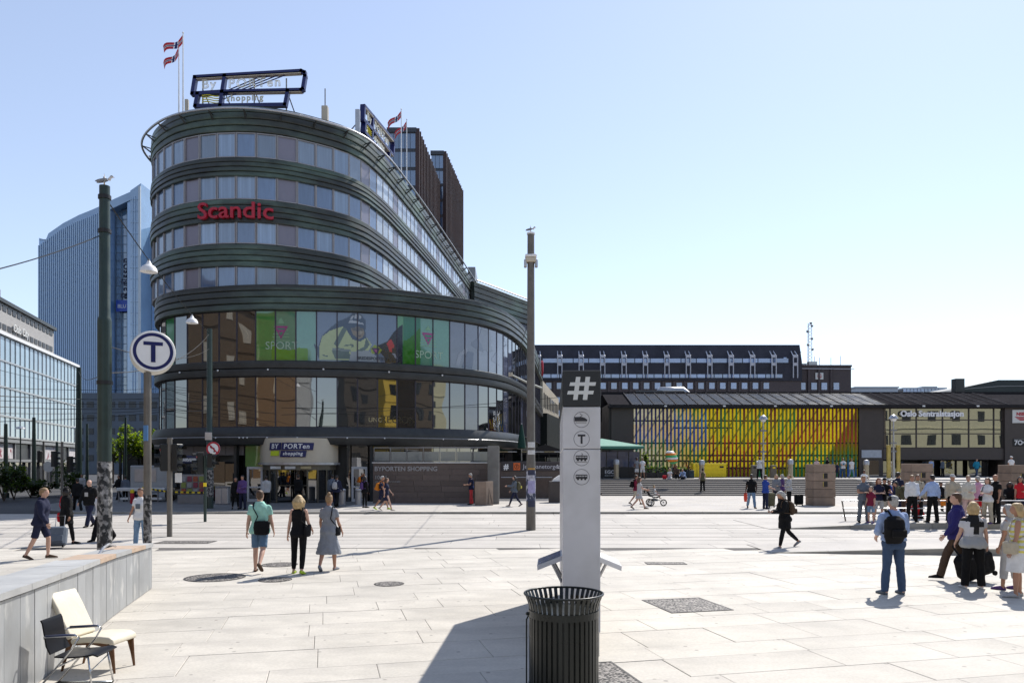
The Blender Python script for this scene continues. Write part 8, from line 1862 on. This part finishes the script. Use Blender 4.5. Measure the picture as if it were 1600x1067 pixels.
for px, lab, tc, bc, hr, h_ in ((1280,'fair haired head visible above the leftmost stone pillar','rose','beige',('sand','short'),1.74),(1293,'man in dark cap and black t-shirt behind the leftmost pillar','black','navy',('dark','short'),1.85),(1308,'child in navy standing on the terrace','navy','navy',('dark','short'),1.35),(1322,'man in white t-shirt with blue print on the terrace','white','denim',('dark','short'),1.76),(1333,'man in white t-shirt and blue jeans rightmost on the terrace','white','ldenim',('brown','short'),1.74)):
    person((X(px,68),68+(px%3)*.3,TZ), 175 if px != 1293 else 100, h_, lab, (tc,'tee'), (bc,'jeans'), hr, 'tan', (stand, walk1, folded)[px%3], detail=0, extras=((('cap','black'),) if px == 1293 else ((('print','teal'),) if px == 1322 else ())))
# ---- station doors
person((X(1455,74),74,TZ), 5, 1.74, 'man in light blue shirt at the station doors', ('skyshirt','shirt'), ('black','trousers'), ('dark','short'), 'tan', stand, detail=0); person((X(1471,74),73.8,TZ), 30, 1.70, 'man in dark suit beside the light blue shirt at the doors', ('slate','jacket'), ('black','trousers'), ('dark','short'), 'tan', stand, detail=0)
person((X(1526,72),72,TZ), 180, 1.76, 'man in teal jacket walking out of the station', ('teal','jacket'), ('denim','jeans'), ('sand','short'), 'pale', dict(walk2, aL=(-10,22,60,0), aR=(-10,22,60,0)), detail=0); person((X(1580,66),66,TZ), 175, 1.90, 'person in white with white cap behind the right hand stone pillar', ('white','tee'), ('beige','trousers'), ('dark','short'), 'tan', stand, detail=0, extras=(('cap','white'),))
person((X(1350,53),53.0,.62), 178, 1.78, 'man in white t-shirt sitting on the skewed steps', ('white','tee'), ('slate','trousers'), ('dark','short'), 'brown', sitp, detail=0, zsit=.45)
# ---- the crowd behind the railing on the far platform
PF = .23
crowd = [(1349,816,1.76,'man in grey-blue t-shirt with arms folded, left end of the crowd',('slate','tee'),('slate','trousers'),('sand','short'),'tan',folded,175,False,()),
 (1361,817,1.36,'child in maroon t-shirt and denim shorts beside the grey-blue man',('maroon','tee'),('ldenim','shorts'),('brown','short'),'pale',stand,120,False,()),
 (1373,813,1.66,'woman with long red hair, dark top and pale cardigan',('navy','blouse'),('lgrey','shorts'),('red','long'),'pale',folded,180,True,(('shoulderbag','black',-1,1.2,.1),)),
 (1425,815,1.74,'man in open white shirt and black trousers in the crowd',('white','shirt'),('black','trousers'),('sand','short'),'tan',dict(stand,tucked=True),170,False,()),
 (1434,810,1.74,'man in beige jacket just behind the open white shirt',('beige','jacket'),('black','trousers'),('brown','short'),'tan',stand,165,False,(('shoulderbag','brownc',-1,.8,-.1),)),
 (1457,816,1.76,'man in light blue shirt and black trousers with arms out',('skyshirt','shirt'),('black','trousers'),('dark','short'),'tan',dict(lL=(2,5,2),lR=(-2,5,2),aL=(8,26,30,0),aR=(4,18,14,0),tucked=True),8,False,()),
 (1488,816,1.78,'man in cream shirt and pale cap with hand at belt',('beige','shirt'),('black','trousers'),('grey','short'),'tan',dict(stand2,tucked=True),172,False,(('cap','lgrey'),)),
 (1513,813,1.72,'woman in cream cardigan and pink trousers in the crowd',('cream','jacket'),('rose','trousers'),('sand','short'),'pale',stand2,160,True,()),
 (1528,810,1.68,'woman in pink top and red shorts seen from behind',('pink','tee'),('red','shorts'),('grey','short'),'tan',hips,10,True,()),
 (1543,818,1.66,'woman in white blouse and beige trousers with small black bag',('white','blouse'),('beige','trousers'),('brown','bob'),'pale',dict(stand,aL=(20,10,85,40),aR=(20,10,85,40)),120,True,(('shoulderbag','black',1,.7,.1),)),
 (1556,818,1.78,'bald man all in black near the right end of the crowd',('black','tee'),('black','trousers'),('sand','bald'),'tan',stand,100,False,())]
for px, py, h_, lab, tp_, bt_, hr_, sk_, ps_, hd_, fem, ex_ in crowd: person(feet(px,py,PF if px > 1400 else .18), hd_, h_, lab, tp_, bt_, hr_, sk_, ps_, female=fem, detail=1, extras=ex_, shoes='black' if px not in (1361,1543) else 'purple')
person((X(1382,33.5),33.5,.2), 175, 1.72, 'man in dark cap and black shirt sitting behind the railing', ('black','tee'), ('beige','trousers'), ('dark','short'), 'tan', sitp, detail=0, zsit=.70, extras=(('cap','black'),)); person((X(1391,33.5),33.6,.2), 190, 1.5, 'child in blue t-shirt sitting behind the railing', ('royal','tee'), ('denim','trousers'), ('brown','short'), 'pale', sitp, detail=0, zsit=.72)
person((X(1403,33),33.0,.2), -60, 1.84, 'tall man in navy polo standing behind the railing', ('navy','tee'), ('navy','trousers'), ('dark','short'), 'tan', stand, detail=1); person((X(1412,31.4),31.4,.2), 60, 1.55, 'person with olive rucksack bending down behind the railing', ('olive','jacket'), ('brownc','trousers'), ('dark','short'), 'tan', stand, detail=1, lean=30, extras=(('backpack','olive',1.3),))
person((X(1470,34),34.0,.2), 175, 1.55, 'seated dark figure with orange bag between the blue and cream shirts', ('black','tee'), ('olive','trousers'), ('dark','short'), 'brown', sitp, detail=0, zsit=.62)
person((X(1578,32),32.0,.2), 150, 1.60, 'dark clothed person crouching near the right pillar', ('black','jacket'), ('black','trousers'), ('dark','curly'), 'dark', sitp, detail=0, zsit=.62); person((X(1594,31.5),31.5,.2), 165, 1.68, 'woman in bright red top with dark hair at the right edge', ('red','tee'), ('navy','jeans'), ('dark','long'), 'tan', stand2, female=True, detail=1)
b = MB(); b.bbox((-.12,-.08,0),(.12,.08,.26), .04); o = b.build('orange_bag', cm('orange'), loc=(X(1475,31),31,.72)); tag(o, 'small orange bag hanging on the platform railing', 'bag')
suitcase(X(1438,30.9), 30.9, .22, R(-60), .4, .26, .62, 'red', 'red trolley case tipped over behind the white shirt men', .3, 34)
# ---- woman in black on the tracks
person(feet(1226,857), 96, 1.66, 'woman in black with hood and backpack crossing the tracks reading her phone', ('black','coat'), ('black','leggings'), ('grey','bob'), 'tan', dict(lL=(16,1,4), lR=(-24,1,24), aL=(22,8,72,25), aR=(20,8,70,25)), female=True, shoes='grey', detail=2, lean=6, nod=24, extras=(('backpack','brownc',1.15),('phone','lgrey','L')))
# ---- nearest people on the right
person(feet(1396,928), 6, 1.80, 'older man in blue shirt and jeans with black cap and backpack', ('shirtblue','shirt'), ('denim','jeans'), ('grey','short'), 'pale', dict(lL=(1,5,2), lR=(1,5,2), aL=(8,15,55,30), aR=(8,15,60,30), rolled=True, belt=True, tucked=True), build=1.18, shoes='slate', detail=2, extras=(('cap','black'),('backpack','black',1.3,-.13)))
person(feet(1495,907), 62, 1.80, 'man in dark indigo sweater striding left with a big black bag', ('indigo','sweater'), ('brownc','trousers'), ('brown','short'), 'pale', dict(lL=(26,2,12), lR=(-12,1,14), aL=(10,8,30,0), aR=(-16,8,12,0)), build=1.08, shoes='black', detail=2, yaw=8)
x_, y_, _ = feet(1530,909); bg_ = thing('travel_bag', 'large black wheeled travel bag dragged behind the indigo sweater', 'bag', (x_, y_, 0), rz=R(12))
b = MB(); b.T = Matrix.Rotation(R(-16), 4, 'Y'); b.bbox((-.40,-.20,.06),(.34,.20,.58), .09); remesh(b, .02, 'body', cm('black'), bg_, 2, None, .012); b = MB(); b.T = Matrix.Rotation(R(-16), 4, 'Y'); b.tube([(-.28,0,.5),(-.42,0,.82),(-.36,0,.86)], .02, 6); b.build('handle', cm('black'), bg_)
for y in (-.14,.14): b = MB(); b.T = Matrix.Rotation(R(-16), 4, 'Y'); b.tube([(.27,y-.02,.06),(.27,y+.02,.06)], .05, 10); b.build('wheel', cm('black'), bg_)
bg_.location.z = .065
tB = mth('patch', (0.36,0.36,0.37)); 
pt, _ = person(feet(1521,919), -14, 1.66, 'blonde woman in black and grey patchwork top, black trousers and white shoes', (tB,'blouse'), ('black','trousers'), ('blond','bob'), 'pale', dict(lL=(2,4,2), lR=(3,4,2), aL=(6,12,30,0), aR=(2,12,16,0)), female=True, build=1.22, shoes='white', detail=2, yaw=-6)
person(feet(1590,932), 60, 1.68, 'blonde woman in yellow striped top and white skirt at the right edge', ('white','vest'), ('white','skirt'), ('blond','bob'), 'tan', dict(lL=(4,3,3), lR=(-2,3,2), aL=(6,8,14,0), aR=(2,8,10,0), hem=.48), female=True, build=1.18, shoes='lgrey', detail=2, extras=(('shoulderbag','beige',-1,.85,.12,False,.95),))
person(feet(1577,921), 35, 1.62, 'grey haired person with purple shoes half hidden behind the yellow striped top', ('lgrey','tee'), ('lgrey','cropped'), ('grey','bob'), 'tan', dict(lL=(6,3,3), lR=(-4,3,4)), female=True, build=1.05, shoes='purple', detail=2)
flush()
for o, par in REQP: o.parent = par
# patchwork and stripes: colour laid out on the cloth itself
def pattern(thing_label, part, fn):
    for o in C.objects:
        if o.parent and o.parent.get('label') == thing_label and o.name.split('.')[0] == part:
            me = o.data; me.materials.clear(); me.materials.append(attr_mat('patterned_cloth', .8)); set_face_colors(me, [fn(p.center) for p in me.polygons])
def patch(c):
    z = c.z; x = c.x; back = c.y < 0
    if z > 1.30 and x < .06: return CL['black']
    if back and 1.06 < z < 1.24 and -.04 < x < .06: return CL['black']
    if back and 1.20 < z < 1.30 and x > -.10 and x < .16 : return CL['black']
    if z < 1.02: return (0.30,0.31,0.32)
    if x < -.02: return (0.5,0.5,0.52)
    return (0.36,0.36,0.37)
pattern('blonde woman in black and grey patchwork top, black trousers and white shoes', 'blouse', patch)
pattern('blonde woman in yellow striped top and white skirt at the right edge', 'top', lambda c: (0.62,0.56,0.13) if (c.z*100) % 9 < 4.5 else (0.62,0.62,0.60))
